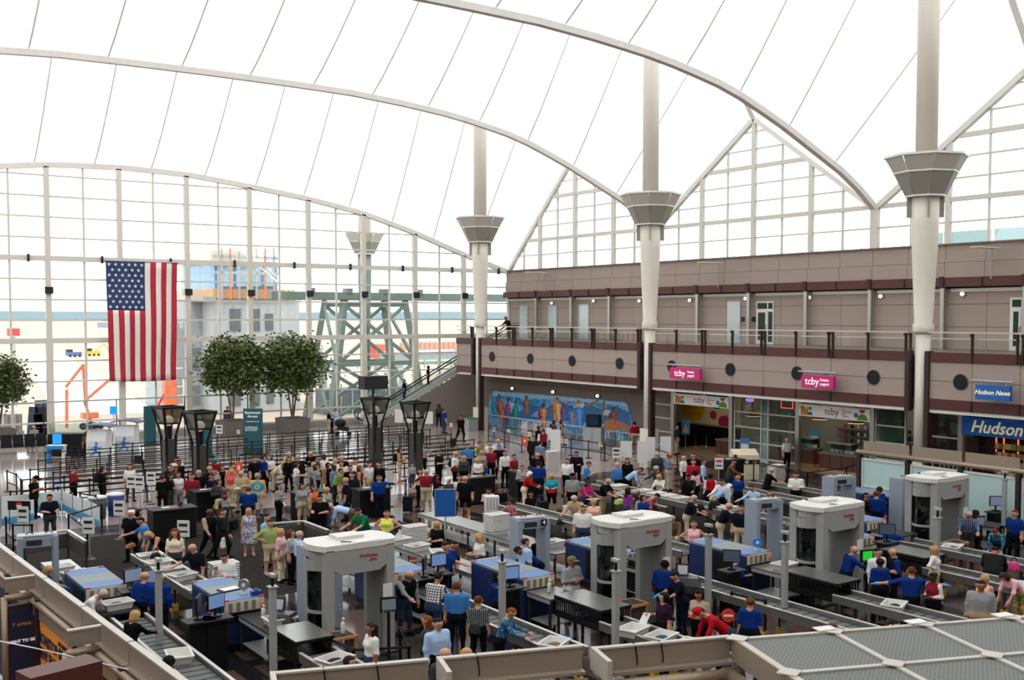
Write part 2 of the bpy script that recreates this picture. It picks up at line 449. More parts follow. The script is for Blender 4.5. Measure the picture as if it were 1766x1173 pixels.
# ---- right wall, upper storey
BZ = 6.55                                     # balcony floor
wr = struct('wall_right', 'taupe panelled upper wall behind the balcony with steel posts')
M_BACKW = mat('panel_backing', (70, 62, 58), 0.8)
piece2('backing', wr, M_BACKW, (RX + 0.06, -10, 0), (RX + 0.3, WY + 0.1, PARZ - 0.05))
bays = [MASTY[0] + H18 - 4.572 * j for j in range(0, 17)]
for j in range(16):
    y1, y0 = bays[j], bays[j + 1]
    for t in range(2):
        a = y0 + 2.286 * t; b = a + 2.286
        zs = [BZ, 7.75, 8.95, 9.78]
        for za, zb in zip(zs, zs[1:]):
            piece2('wall_panel', wr, M_TAUPE, (RX - 0.02, a + 0.012, za + 0.012), (RX + 0.05, b - 0.012, zb - 0.012))
        piece2('wall_panel', wr, M_TAUPE, (RX - 0.3, a + 0.012, 10.36), (RX + 0.05, b - 0.012, 11.15))
        piece2('wall_panel', wr, M_TAUPE, (RX - 0.22, a + 0.012, 11.17), (RX + 0.05, b - 0.012, PARZ))
    piece2('brown_beam', wr, M_BROWN, (RX - 0.55, y0, 9.86), (RX - 0.2, y1, 10.34))
    piece2('beam_bracket', wr, M_DKBROWN, (RX - 0.62, y0 - 0.14, 9.8), (RX - 0.55, y0 + 0.14, 10.4))
    piece2('beam_rib', wr, M_DKBROWN, (RX - 0.6, y0 + 2.25, 9.86), (RX - 0.55, y0 + 2.32, 10.34))
    piece2('steel_post', wr, M_STEEL, (RX - 0.5, y0 - 0.11, BZ), (RX - 0.28, y0 + 0.11, 9.86))
    piece2('light_cove', wr, M_WHITE, (RX - 0.12, y0 + 0.25, 9.6), (RX - 0.02, y1 - 0.25, 9.78))
piece2('parapet_cap', wr, M_TAUPE2, (RX - 0.36, -10, PARZ), (RX + 0.3, WY - 0.1, PARZ + 0.08))
M_BULB = emit('bulb', (255, 240, 205), 2.0)
lampm = MB(); lampm.blob((0, 0, 0), (0.08, 0.1, 0.1)); LAMPME = lampm.mesh('wall_lamp', M_BULB)
collar = MB().cyl((0.08, 0, 0), (0.2, 0, 0), 0.15, 0.09, 10).mesh('lamp_collar', M_GALV)
def wall_lamp(x, y, z, label):
    t = thing('wall_lamp', label, 'lamp', (x, y, z), group='round wall lamps')
    share('bulb', LAMPME, t); share('collar', collar, t)
for n, q in enumerate([(951, 523), (1023, 519), (1102, 519), (1189, 518), (1285, 515), (1395, 513), (1518, 511), (1659, 507)]):
    P = atX(q[0], q[1], RX - 0.2)
    wall_lamp(RX - 0.22, P.y, P.z, ['leftmost', 'second', 'third', 'fourth', 'fifth', 'sixth', 'seventh', 'rightmost'][n] + ' round lamp on the upper taupe wall behind the balcony')
# narrow windows and doors on the upper storey
M_MIRR = mat('frosted_pane', (190, 200, 200), 0.15, 0.2)
M_DKGLASS = mat('dark_door_glass', (38, 62, 54), 0.1)
for n, (xa, xb, yt, yb) in enumerate([(897, 910, 528, 590), (946, 960, 528, 590), (998, 1015, 526, 590), (1255, 1276, 521, 590)]):
    A = atX(xa, yt, RX - 0.05); B = atX(xb, yb, RX - 0.05)
    w = struct('window_%d' % (n + 3), ['leftmost narrow', 'second narrow', 'third narrow', 'wider rippled'][n] + ' pale window in the upper taupe wall')
    piece2('window_frame', w, M_GALV, (RX - 0.06, B.y - 0.06, BZ), (RX - 0.025, A.y + 0.06, A.z + 0.06))
    piece2('pane', w, M_MIRR, (RX - 0.08, B.y, BZ + 0.05), (RX - 0.062, A.y, A.z))
def updoor(n, xa, xb, label):
    A = atX(xa, 519, RX - 0.05); B = atX(xb, 519, RX - 0.05); d = struct('door_%d' % n, label)
    ym = B.y + (A.y - B.y) * 0.3
    piece2('door_frame', d, M_WHITE, (RX - 0.1, B.y, BZ), (RX - 0.025, A.y, 9.25))
    piece2('door_leaf', d, M_WHITE, (RX - 0.14, ym + 0.08, BZ + 0.03), (RX - 0.102, A.y - 0.1, 8.7))
    piece2('pane', d, M_DKGLASS, (RX - 0.16, ym + 0.2, BZ + 0.25), (RX - 0.142, A.y - 0.22, 8.55))
    piece2('pane', d, M_DKGLASS, (RX - 0.12, B.y + 0.08, BZ + 0.15), (RX - 0.102, ym - 0.02, 8.6))
    piece2('pane', d, M_DKGLASS, (RX - 0.12, ym + 0.1, 8.78), (RX - 0.102, A.y - 0.12, 9.15))
    piece2('pane', d, M_DKGLASS, (RX - 0.12, B.y + 0.08, 8.78), (RX - 0.102, ym - 0.02, 9.15))
    piece2('handle', d, M_STEEL, (RX - 0.2, ym + 0.1, 7.5), (RX - 0.16, ym + 0.14, 7.8))
updoor(1, 1305, 1335, 'white glazed door in the upper wall beside two dark plaques')
updoor(2, 1743, 1775, 'white glazed door at the right end of the upper wall')
for n, x in enumerate((1281, 1300)):
    A = atX(x, 551, RX - 0.04)
    o = piece('wall_plaque', None, M_DGREY, A, (0.03, 0.32, 0.32)); tag(o, ['left', 'right'][n] + ' small dark plaque on the upper wall near the glazed door', 'plaque')
# ---- balcony
bl = struct('wall_balcony', 'balcony with taupe fascia, brown steel bands and glass guard rail')
M_BFLOOR = mat('balcony_floor', (120, 112, 106), 0.5)
piece2('balcony_floor', bl, M_BFLOOR, (FX + 0.25, -10, BZ - 0.35), (RX - 0.02, 68.6, BZ))
piece2('soffit', bl, M_WHITE, (FX + 0.25, -10, 4.0), (SX + 0.3, 68.6, 4.1))
ends = [68.6] + MASTY + [MASTY[4] - H18]
grille = MB(); grille.cyl((0, 0, 0), (0.05, 0, 0), 0.36, n=18)
GR_ME = grille.mesh('air_grille_rim', mat('grille_rim', (96, 88, 84), 0.5))
gs = MB()
for k in range(9):
    z = -0.28 + 0.07 * k; w = math.sqrt(max(0.01, 0.33 ** 2 - z * z)); gs.box((-0.03, 0, z), (0.03, 2 * w, 0.035))
GS_ME = gs.mesh('air_grille_slats', M_DGREY)
gd = MB().cyl((-0.012, 0, 0), (-0.002, 0, 0), 0.33, n=18).mesh('air_grille_dark', M_BLACK)
M_PALERAIL = mat('pale_rail', (196, 192, 184), 0.35, 0.4)
for s in range(5):
    y1 = ends[s] - (0.5 if s else 0.0); y0 = ends[s + 1] + 0.5
    if s == 0: spans = [(y0, y1)]
    else:
        spans = [(y0, y1)]
    nb = max(1, round((y1 - y0) / 2.286)); st = (y1 - y0) / nb
    piece2('brown_band', bl, M_BROWN, (FX - 0.06, y0, 6.28), (FX + 0.25, y1, 6.71))
    piece2('brown_band', bl, M_BROWN, (FX - 0.06, y0, 4.16), (FX + 0.25, y1, 4.62))
    piece2('white_trim', bl, M_WHITE, (FX + 0.0, y0, 4.0), (FX + 0.3, y1, 4.16))
    for k in range(nb):
        a = y0 + st * k; b = a + st
        for za, zb in ((4.62, 5.44), (5.44, 6.28)):
            piece2('fascia_panel', bl, M_TAUPE, (FX, a + 0.012, za + 0.01), (FX + 0.2, b - 0.012, zb - 0.01))
        piece2('glass_panel', bl, M_GLASSR, (FX + 0.06, a + 0.04, BZ + 0.2), (FX + 0.075, b - 0.04, 7.3))
        piece2('band_rib', bl, M_DKBROWN, (FX - 0.1, a - 0.03, 6.28), (FX - 0.06, a + 0.03, 6.71))
        piece2('band_rib', bl, M_DKBROWN, (FX - 0.1, a - 0.06, 4.16), (FX - 0.06, a + 0.06, 4.62))
        for dy in ((0,) if k % 2 else (-0.12, 0.12)):
            piece2('rail_post', bl, M_DKBROWN, (FX - 0.12, a + dy - 0.035, 6.3), (FX + 0.02, a + dy + 0.035, 7.5))
            piece2('rail_cap', bl, M_DKBROWN, (FX - 0.18, a + dy - 0.04, 7.42), (FX + 0.02, a + dy + 0.04, 7.55))
    piece2('handrail', bl, M_PALERAIL, (FX - 0.1, y0, 7.56), (FX - 0.03, y1, 7.62))
    piece2('handrail', bl, M_PALERAIL, (FX + 0.03, y0, 7.29), (FX + 0.08, y1, 7.34))
    for ye, sg in ((y0, 1), (y1, -1)):
        if ye > 68: continue
        piece2('end_fin', bl, M_DKBROWN, (FX - 0.12, ye - 0.11, 0.0 if sg < 0 else 4.0), (FX + 0.25, ye + 0.11, 6.75))
piece2('end_fascia', bl, M_TAUPE, (FX, 68.4, 4.62), (46, 68.6, 6.28))
piece2('end_band', bl, M_BROWN, (FX - 0.04, 68.35, 6.28), (46, 68.65, 6.7))
piece2('end_band', bl, M_BROWN, (FX - 0.04, 68.35, 4.1), (46, 68.65, 4.62))
for n, y in enumerate([63.84, 59.18, 54.59, 49.91, 45.34, 40.79, 36.23, 31.68, 27.2, 22.6]):
    g = share('air_grille', GR_ME, bl, (FX - 0.04, y, 5.44)); share('slats', GS_ME, g); share('grille_back', gd, g)
# ---- lower wall and mural
wl = struct('wall_lower', 'dark taupe ground floor wall carrying the mural')
y_m0, y_m1 = 48.0, 69.2
n = 9
for k in range(n):
    a = y_m0 + (y_m1 - y_m0) * k / n; b = y_m0 + (y_m1 - y_m0) * (k + 1) / n
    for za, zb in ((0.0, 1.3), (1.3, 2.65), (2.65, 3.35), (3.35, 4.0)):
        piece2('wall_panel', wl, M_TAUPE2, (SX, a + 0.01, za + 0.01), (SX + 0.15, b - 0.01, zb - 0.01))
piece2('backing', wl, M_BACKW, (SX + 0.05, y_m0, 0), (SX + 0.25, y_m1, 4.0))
# walls around the rest of the hall (out of the picture)
o = MB().b2((LX - 0.3, BACKY, 0), (LX, WY, 14.0)).build('wall_left', M_TAUPE); tag(o, 'plain taupe wall on the far side of the hall', kind='structure')
o = MB().b2((LX, BACKY - 0.3, 0), (RX, BACKY, 34)).build('wall_back', M_TAUPE); tag(o, 'plain taupe wall behind the camera', kind='structure')
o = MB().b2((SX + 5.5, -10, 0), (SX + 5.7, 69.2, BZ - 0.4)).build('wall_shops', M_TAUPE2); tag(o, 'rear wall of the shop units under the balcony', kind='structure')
# ---- mast columns
collar_panels = []
def oct_panel(r0, z0, r1, z1, k):
    m = MB(); a0 = 2 * math.pi * (k + 0.03) / 8; a1 = 2 * math.pi * (k + 0.97) / 8
    q = lambda r, a, z: (r * math.cos(a), r * math.sin(a), z)
    P = [q(r0, a0, z0), q(r0, a1, z0), q(r1, a1, z1), q(r1, a0, z1)]
    P += [q(r0 - 0.06, a0, z0), q(r0 - 0.06, a1, z0), q(r1 - 0.06, a1, z1), q(r1 - 0.06, a0, z1)]
    m._add(P, [(0, 1, 2, 3), (7, 6, 5, 4), (0, 4, 5, 1), (1, 5, 6, 2), (2, 6, 7, 3), (3, 7, 4, 0)])
    return m
M_COLLAR = mat('collar_grey', (186, 181, 170), 0.5, var=0.04, scale=3)
M_COLLAR2 = mat('collar_mesh', (146, 142, 133), 0.35)
def mast(i):
    y = MASTY[i]; lab = ['farthest mast column, its white shaft beside the escalator', 'middle mast column between the mural and the shop front', 'nearest mast column with the largest flared collar', 'mast column standing outside the frame at right', 'mast column behind the camera at right'][i]
    t = thing('mast_column', lab, 'column', (CXM, y, 0))
    MB().box((0, 0, 0.82), (0.78, 0.78, 1.64)).build('plinth', M_CREAM, t)
    MB().lathe([(0.33, 1.64), (0.33, 7.55)], 20).build('shaft', M_CREAM, t)
    MB().lathe([(0.42, 7.55), (0.46, 7.62), (0.46, 7.9), (0.40, 8.05), (0.50, 10.2), (0.60, 12.4), (0.60, 13.65)], 20).build('tapered_shaft', M_CREAM, t)
    MB().lathe([(0.47, 13.6), (0.47, zridge(CXM) - 0.2)], 20).build('mast', M_CREAM, t)
    c = MB().lathe([(0.86, 13.66), (0.9, 13.66), (0.9, 13.75), (0.86, 13.75)], 8, smooth=False).build('collar', M_WHITE, t)
    for k in range(8):
        oct_panel(0.9, 13.74, 1.38, 14.72, k).build('collar_panel', M_COLLAR2, c)
        oct_panel(1.40, 14.76, 1.80, 15.47, k).build('collar_panel', M_COLLAR, c)
    MB().lathe([(1.36, 14.70), (1.42, 14.70), (1.42, 14.78), (1.36, 14.78)], 8, smooth=False, cap=False).build('collar_band', M_WHITE, c)
    MB().lathe([(1.74, 15.40), (1.84, 15.40), (1.84, 15.50), (1.74, 15.50)], 8, smooth=False, cap=False).build('collar_rim', M_WHITE, c)
    for k in range(4):
        a = math.pi / 4 + k * math.pi / 2
        MB().box((0.66 * math.cos(a), 0.66 * math.sin(a), 13.2), (0.3, 0.04, 0.9), rz=a).build('fin', M_COLLAR2, t)
for i in range(4): mast(i)

for n, (px, py) in enumerate(((925, 470), (1225, 453), (1700, 427))):
    A = atX(px, py, RX - 1.6); t = thing('light_arm', ['left', 'middle', 'right'][n] + ' thin white light arm reaching out over the parapet', 'lamp', (0, 0, 0))
    MB().box((RX - 1.6, A.y, A.z), (1.9, 0.5, 0.05)).build('reflector', M_WHITE, t); MB().cyl((RX - 0.575, A.y + 0.3, 10.2), (RX - 0.575, A.y + 0.3, A.z), 0.035, n=6).build('rod', M_GALV, t); MB().beam((RX - 0.575, A.y + 0.3, A.z), (RX - 1.6, A.y, A.z), 0.04, 0.04).build('arm', M_GALV, t)
# =================================================================== outdoors, seen through the glass
M_SAND = mat('bare_ground', (162, 146, 130), 0.9, var=0.12, scale=0.05)
o = MB().b2((-1500, WY + 0.6, -1.6), (2500, 4000, -0.9)).build('ground', M_SAND); tag(o, 'pale bare earth of the building site outside the glass', kind='structure')
o = MB().b2((RX + 0.4, -300, -1.6), (2500, WY + 0.6, -0.9)).build('ground', M_SAND); tag(o, 'pale ground outside the right wall', kind='structure')
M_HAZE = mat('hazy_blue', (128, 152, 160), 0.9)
M_HAZE2 = mat('hazy_field', (168, 172, 160), 0.9)
M_ROAD = mat('pale_concrete_road', (222, 218, 208), 0.8)
q = MB()
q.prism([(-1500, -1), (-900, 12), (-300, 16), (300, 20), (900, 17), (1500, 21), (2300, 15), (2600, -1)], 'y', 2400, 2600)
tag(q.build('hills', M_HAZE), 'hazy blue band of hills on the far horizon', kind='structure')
def outside_box(name, label, cat, x0, y0, x1, y1, Y, depth, m, group=None):
    A = atY(x0, y1, Y); B = atY(x1, y0, Y)
    t = MB().b2((A.x, Y, min(A.z, B.z)), (B.x, Y + depth, max(A.z, B.z))).build(name, m); return tag(t, label, cat, group)
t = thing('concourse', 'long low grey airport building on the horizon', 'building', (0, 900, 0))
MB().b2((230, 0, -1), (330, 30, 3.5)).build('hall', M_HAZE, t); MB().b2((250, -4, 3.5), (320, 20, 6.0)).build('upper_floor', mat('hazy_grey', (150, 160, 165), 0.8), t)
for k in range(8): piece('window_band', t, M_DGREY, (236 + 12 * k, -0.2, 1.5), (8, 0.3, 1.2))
# road ramp
a = at(75, 610, -0.85); b = at(185, 715, -0.85)
MB().beam((a.x, a.y, -0.85), (b.x, b.y, -0.85), 9, 0.12).build('road', M_ROAD); 
tag(bpy.data.objects['road'], 'white concrete road crossing the building site', kind='structure')
# concrete building under construction
M_CONC = mat('raw_concrete', (172, 176, 176), 0.85, var=0.1, scale=0.6)
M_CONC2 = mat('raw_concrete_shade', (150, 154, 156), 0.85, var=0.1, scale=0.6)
M_PLY = mat('plywood', (190, 150, 110), 0.8)
M_BLUEG = mat('blue_sheathing', (92, 140, 178), 0.3)
M_ORANGE = mat('safety_orange', (226, 118, 78), 0.5)
M_RED = mat('crane_red', (200, 52, 44), 0.5)
Yb = 100.0
t = thing('concrete_building', 'raw concrete building with blue sheathed top floor rising outside the glass', 'building', (0, 0, 0))
def obx(name, x0, y0, x1, y1, Y, d, m, parent):
    A = atY(x0, y1, Y); B = atY(x1, y0, Y); return piece2(name, parent, m, (A.x, Y, A.z), (B.x, Y + d, B.z))
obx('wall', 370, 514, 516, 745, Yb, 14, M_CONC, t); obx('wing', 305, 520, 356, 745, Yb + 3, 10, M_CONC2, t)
obx('formwork', 368, 500, 508, 514, Yb - 0.3, 14, M_PLY, t); obx('upper_floor', 370, 452, 478, 500, Yb + 1, 10, M_BLUEG, t)
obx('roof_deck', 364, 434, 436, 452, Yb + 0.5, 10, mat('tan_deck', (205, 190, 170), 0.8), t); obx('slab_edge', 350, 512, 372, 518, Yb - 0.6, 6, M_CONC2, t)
for k, (x0, y0, x1, y1) in enumerate([(397, 533, 415, 570), (438, 533, 448, 570), (458, 541, 471, 569), (332, 600, 346, 640), (438, 600, 448, 640), (397, 665, 415, 700), (438, 665, 448, 700), (460, 665, 472, 695), (332, 665, 346, 700)]):
    w = obx('opening', x0, y0, x1, y1, Yb - 0.12, 0.2, mat('dark_opening', (96, 102, 104), 0.7), t)
for k in range(7): obx('scaffold_post', 382 + 15 * k, 428, 384 + 15 * k, 516, Yb - 0.8, 0.15, M_ORANGE if k % 2 else M_GALV, t)
obx('scaffold_rail', 368, 443, 480, 445, Yb - 0.8, 0.1, M_GALV, t); obx('scaffold_rail', 368, 470, 480, 472, Yb - 0.8, 0.1, M_GALV, t)
for k in range(4): obx('duct', 384 + 24 * k, 460, 402 + 24 * k, 494, Yb + 0.85, 0.2, mat('pale_blue_glass', (150, 186, 206), 0.2), t)
# outdoor mast and its green steel tower
M_GREEN = mat('grey_green_steel', (104, 120, 112), 0.6)
Y0 = MASTY[0] + 18.288
t = thing('mast_column', 'old mast with flared collar standing outside the glass wall', 'column', (CXM, Y0, -0.9))
MB().lathe([(0.42, 0), (0.45, 8), (0.6, 13.4), (0.6, 14.5)], 16).build('shaft', M_GREEN, t)
MB().lathe([(0.55, 14.5), (0.55, 40)], 16).build('mast', M_CREAM, t)
c = MB().lathe([(0.86, 14.56), (0.9, 14.56), (0.9, 14.65), (0.86, 14.65)], 8, smooth=False).build('collar', M_WHITE, t)
for k in range(8):
    oct_panel(0.9, 14.64, 1.38, 15.62, k).build('collar_panel', M_COLLAR2, c); oct_panel(1.40, 15.66, 1.80, 16.37, k).build('collar_panel', M_COLLAR, c)
t = thing('steel_tower', 'green steel shoring tower around the outdoor mast', 'tower', (CXM, Y0, -0.9))
zt = 10.6
for k, (sx, sy) in enumerate(((-1, -1), (1, -1), (1, 1), (-1, 1))):
    MB().beam((sx * 4.6, sy * 2.6, 0), (sx * 2.9, sy * 1.9, zt), 0.5, 0.5).build('leg', M_GREEN, t)
for sy in (-1, 1):
    for (z0, z1) in ((0.4, 5.2), (5.2, 10.2)):
        f = lambda z, s: (s * (4.6 - 1.7 * z / zt), sy * (2.6 - 0.7 * z / zt), z)
        MB().beam(f(z0, -1), f(z1, 1), 0.26, 0.26).build('brace', M_GREEN, t); MB().beam(f(z0, 1), f(z1, -1), 0.26, 0.26).build('brace', M_GREEN, t)
        MB().beam(f(z1, -1), f(z1, 1), 0.3, 0.36).build('girt', M_GREEN, t)
for sx in (-1, 1):
    for (z0, z1) in ((0.4, 5.2), (5.2, 10.2)):
        f = lambda z, s: (sx * (4.6 - 1.7 * z / zt), s * (2.6 - 0.7 * z / zt), z)
        MB().beam(f(z0, -1), f(z1, 1), 0.22, 0.22).build('brace', M_GREEN, t)
MB().b2((-9.5, -2.3, zt), (20, -1.6, zt + 0.62)).build('cap_beam', M_GREEN, t); MB().b2((-6, 1.6, zt), (20, 2.3, zt + 0.62)).build('cap_beam', M_GREEN, t)
for k in range(4): piece('cap_bracket', t, M_GREEN, (-6 + 3.4 * k, -1.95, zt + 0.75), (0.5, 0.9, 0.4))
# arched trusses of the neighbouring tent frame
t = thing('roof_truss', 'pale curved lattice truss of the stripped tent frame outdoors', 'truss', (0, 0, 0))
pts = [atY(x, y, 95) for x, y in [(-60, 343), (0, 342), (60, 341), (120, 342), (180, 350), (240, 359), (305, 372), (360, 398), (410, 430), (460, 470), (515, 522)]]
q = MB()
for A, B in zip(pts, pts[1:]):
    q.beam(A, B, 0.12, 0.12); q.beam(A + Vector((0, 0, 0.5)), B + Vector((0, 0, 0.5)), 0.08, 0.08); q.beam(A, B + Vector((0, 0, 0.5)), 0.06, 0.06)
q.build('chord', M_CREAM, t)
for (p0, p1) in (((515, 522), (578, 356)), ((118, 342), (140, 285)), ((308, 374), (345, 305))):
    q = MB(); A = atY(*p0, 95); B = atY(*p1, 95); n = 12; off = Vector((0.7, 0, 0.25))
    q.beam(A, B, 0.16, 0.16); q.beam(A + off, B + off, 0.16, 0.16)
    for k in range(n): q.beam(A.lerp(B, k / n) + (off if k % 2 else Vector()), A.lerp(B, (k + 1) / n) + (Vector() if k % 2 else off), 0.1, 0.1)
    q.build('diagonal', M_CREAM, t)
# boom lift and site things
def bars(name, label, cat, pts, w, m, Y):
    t = thing(name, label, cat, (0, 0, 0))
    for a, b in pts: MB().beam(atY(*a, Y), atY(*b, Y), w, w).build('boom', m, t)
    return t
t = bars('boom_lift', 'red boom lift with folded arms on the bare ground', 'crane', [((115, 672), (115, 738)), ((113, 668), (143, 630)), ((143, 628), (148, 700)), ((148, 690), (190, 654)), ((146, 692), (160, 738)), ((152, 720), (164, 745))], 0.22, M_ORANGE, 92)
A = atY(155, 745, 92); MB().box((A.x, 92, 0.2), (1.2, 1.0, 0.5)).build('chassis', M_ORANGE, t); 
for k in range(4): MB().cyl((A.x - 0.7 + 0.45 * k, 91.1, -0.6), (A.x - 0.7 + 0.45 * k, 91.4, -0.6), 0.28, n=12).build('wheel', M_BLACK, t)
A = atY(286, 745, 93); B = atY(305, 655, 93)
t = thing('orange_hoist', 'tall orange hoist standing behind the bottom of the flag', 'hoist', (A.x, 93, 0))
MB().b2((0, 0, -0.9), (B.x - A.x, 0.9, B.z)).build('mast', M_ORANGE, t); 
for k in range(6): piece('rung', t, M_WHITE, (B.x - A.x + 0.35, 0.4, -0.2 + 0.8 * k), (0.6, 0.1, 0.1))
MB().beam((B.x - A.x + 0.7, 0.4, -0.9), (B.x - A.x + 0.7, 0.4, B.z), 0.12, 0.12).build('guide', M_WHITE, t); MB().beam((-1.4, 0.4, -0.9), (0.0, 0.4, B.z * 0.55), 0.2, 0.2).build('stay', M_RED, t)
A = atY(23, 573, 160)
t = thing('water_tank', 'small red tank on a stalk in the distant field', 'tank', (A.x, 160, 0)); MB().b2((-0.7, -0.7, A.z - 0.5), (0.7, 0.7, A.z + 0.5)).build('tank', M_RED, t); MB().b2((-0.2, -0.2, -0.9), (0.2, 0.2, A.z - 0.6)).build('stalk', M_GALV, t)
for n, (x, y, m, lab) in enumerate([(127, 616, mat('truck_blue', (74, 96, 140), 0.5), 'blue truck parked among the far site machines'), (160, 614, mat('digger_yellow', (222, 172, 60), 0.5), 'yellow digger working on the far bank'), (200, 606, M_WHITE, 'white van parked beyond the digger')]):
    P = at(x, y, -0.9); t = thing('site_vehicle', lab, 'vehicle', P, 0.2); t.scale = (0.55,) * 3
    MB().box((0, 0, 1.3), (6, 2.4, 1.6)).build('body', m, t); MB().box((-1.8, 0, 2.6), (2.0, 2.2, 1.2)).build('cab', M_DGREY, t)
    for sx in (-2, 0, 2): MB().cyl((sx, -1.35, 0.5), (sx, -1.1, 0.5), 0.5, n=10).build('wheel', M_BLACK, t)
    if n == 1: MB().beam((1, 0, 2), (5, 0, 5), 0.5, 0.5).beam((5, 0, 5), (7, 0, 2.5), 0.4, 0.4).build('digger_arm', m, t)
def outthing(name, lab, cat, x0, y0, x1, y1, Y, d, m, extra=None):
    t = thing(name, lab, cat, (0, 0, 0)); b = obx('body', x0, y0, x1, y1, Y, d, m, t)
    A = atY(x0 + 1, y1, Y); B = atY(x1 - 1, y1, Y)
    for xx in (A.x, B.x):
        if A.z > -0.8: piece2('support', t, M_CONC2, (xx - 0.2, Y, -0.9), (xx + 0.2, Y + min(d, 0.5), A.z))
    if extra: extra(t)
    return t
def ribs(n, x0, x1, y0, y1, Y, m):
    def f(t):
        for k in range(n): xx = x0 + (x1 - x0) * (k + 0.5) / n; obx('rib', xx - 0.8, y0, xx + 0.8, y1, Y, 0.1, m, t)
    return f
M_TEAL = mat('teal_paint', (40, 150, 150), 0.5)
outthing('site_container', 'teal container behind the steel tower', 'container', 533, 606, 556, 622, 118, 3, M_TEAL, ribs(6, 533, 556, 606, 622, 117.8, M_GREEN))
outthing('site_container', 'red container stacked behind the steel tower', 'container', 648, 594, 668, 618, 126, 3, M_RED, ribs(6, 648, 668, 594, 618, 121.8, M_ORANGE))
outthing('site_fence', 'orange mesh fence along the far site edge', 'fence', 690, 590, 788, 604, 135, 0.2, mat('orange_mesh', (226, 150, 120), 0.8), ribs(12, 690, 788, 588, 606, 134.8, M_GALV))
outthing('retaining_wall', 'long grey retaining wall with green netting outside', 'wall', 560, 622, 790, 634, 112, 1, mat('netting_green', (120, 150, 132), 0.8), ribs(10, 560, 790, 620, 636, 111.8, M_CONC2))
outthing('bridge_deck', 'dark concrete bridge deck under construction outside', 'bridge', 692, 606, 800, 622, 116, 6, M_CONC2, ribs(14, 690, 800, 607, 611, 115.8, M_GALV))
outthing('concrete_pile', 'low pale stack of concrete slabs outside the tower', 'slab', 560, 636, 790, 646, 102, 3, M_ROAD, ribs(16, 560, 790, 646, 650, 101.8, M_CONC2))
t = outthing('dock_wall', 'dark blue grey dock wall close outside the glass', 'wall', 560, 662, 790, 716, 92, 2, mat('dock_grey', (92, 100, 104), 0.7), ribs(12, 560, 790, 662, 716, 91.9, M_GALV))
t = outthing('site_barrier', 'grey crate stack outside behind the seated man', 'crate', 8, 714, 38, 745, 84, 3, mat('crate_grey', (140, 128, 124), 0.7), ribs(4, 8, 38, 714, 745, 83.9, M_GALV))
t = thing('forklift', 'dark blue forklift frame parked just outside the glass', 'forklift', (0, 0, 0))
Mfl = mat('forklift_blue', (60, 78, 98), 0.5)
for (a, b) in (((58, 752), (62, 702)), ((80, 752), (80, 702)), ((60, 702), (82, 701)), ((58, 726), (80, 724)), ((54, 750), (84, 748))): MB().beam(atY(*a, 80), atY(*b, 80), 0.16, 0.9).build('frame', Mfl, t)
# neighbouring glazed buildings above the right parapet
M_TEALG = mat('sea_green_roof', (140, 176, 172), 0.5)
for n, (y0, y1, z) in enumerate([(66, 60, 13.1), (56, 48, 13.2), (45, 24, 14.0)]):
    t = thing('neighbour_roof', ['short', 'middle', 'long'][n] + ' sea green glazed roof outside the clerestory', 'roof', (0, 0, 0))
    MB().b2((RX + 14, y0, 8), (RX + 24, y1, z)).build('roof_block', M_TEALG, t)
    for k in range(6): piece('roof_rib', t, M_WHITE, (RX + 13.9, y0 + (y1 - y0) * (k + 0.5) / 6, z - 0.7), (0.12, 0.18, 1.5))
# =================================================================== shops under the balcony
M_FRAME = mat('shop_frame', (206, 204, 196), 0.4)
M_TILE = mat('tan_tile', (170, 140, 108), 0.25, var=0.06, scale=2)
M_COUNTER = mat('walnut_counter', (88, 48, 34), 0.4, var=0.15, scale=2, stretch=(1, 1, 8))
M_INTW = mat('shop_wall', (150, 150, 138), 0.7)
piece2('floor_tile', None, M_TILE, (SX + 0.1, 20, 0.0), (SX + 5.5, 49.6, 0.02)); tag(bpy.data.objects['floor_tile'], 'tan tiled floor inside the shops', kind='structure')
ypx = lambda x, yy=720: atX(x, yy, SX).y
sf = struct('wall_shopfront', 'white framed glass shop front under the balcony')
def post_(x, w=0.26): piece2('steel_post', sf, M_STEEL, (SX - 0.12, ypx(x) - w / 2, 0), (SX + 0.1, ypx(x) + w / 2, 4.0))
for x in (1162, 1262, 1377, 1506, 1659): post_(x)
piece2('header', sf, M_WHITE, (SX - 0.02, 20, 3.72), (SX + 0.12, 49.7, 4.0))
for y in np.arange(22, 49, 1.9): piece('spot_fitting', sf, M_GALV, (SX - 0.05, y, 3.86), (0.06, 0.16, 0.1))
def glazed(x0, x1, rows, mulls, m=M_GLASSD, z0=0.35, z1=3.72):
    ya, yb = ypx(x0), ypx(x1)
    edges = [ya] + [ypx(x) for x in mulls] + [yb]
    for a in edges: piece2('frame_bar', sf, M_FRAME, (SX - 0.03, a - 0.04, z0 - 0.3), (SX + 0.06, a + 0.04, z1))
    zs = [z0 + (z1 - z0) * k / rows for k in range(rows + 1)]
    for z in zs: piece2('frame_bar', sf, M_FRAME, (SX - 0.03, yb, z - 0.04), (SX + 0.06, ya, z + 0.04))
    for a, b in zip(edges, edges[1:]):
        for za, zb in zip(zs, zs[1:]): piece2('pane', sf, m, (SX + 0.01, b + 0.04, za + 0.04), (SX + 0.02, a - 0.04, zb - 0.04))
glazed(1128, 1158, 4, [])
glazed(1267, 1373, 4, [1313, 1325])
piece2('frosted_strip', sf, mat('aqua_strip', (190, 214, 212), 0.4), (SX + 0.03, ypx(1313), 0.1), (SX + 0.06, ypx(1325), 3.7)) 
M_GREENP = mat('green_board', (22, 74, 52), 0.5)
ya, yb = ypx(1511), ypx(1562)
piece2('green_board', sf, M_GREENP, (SX + 0.04, yb, 0.5), (SX + 0.08, ya, 3.72))
glazed(1511, 1562, 4, [])
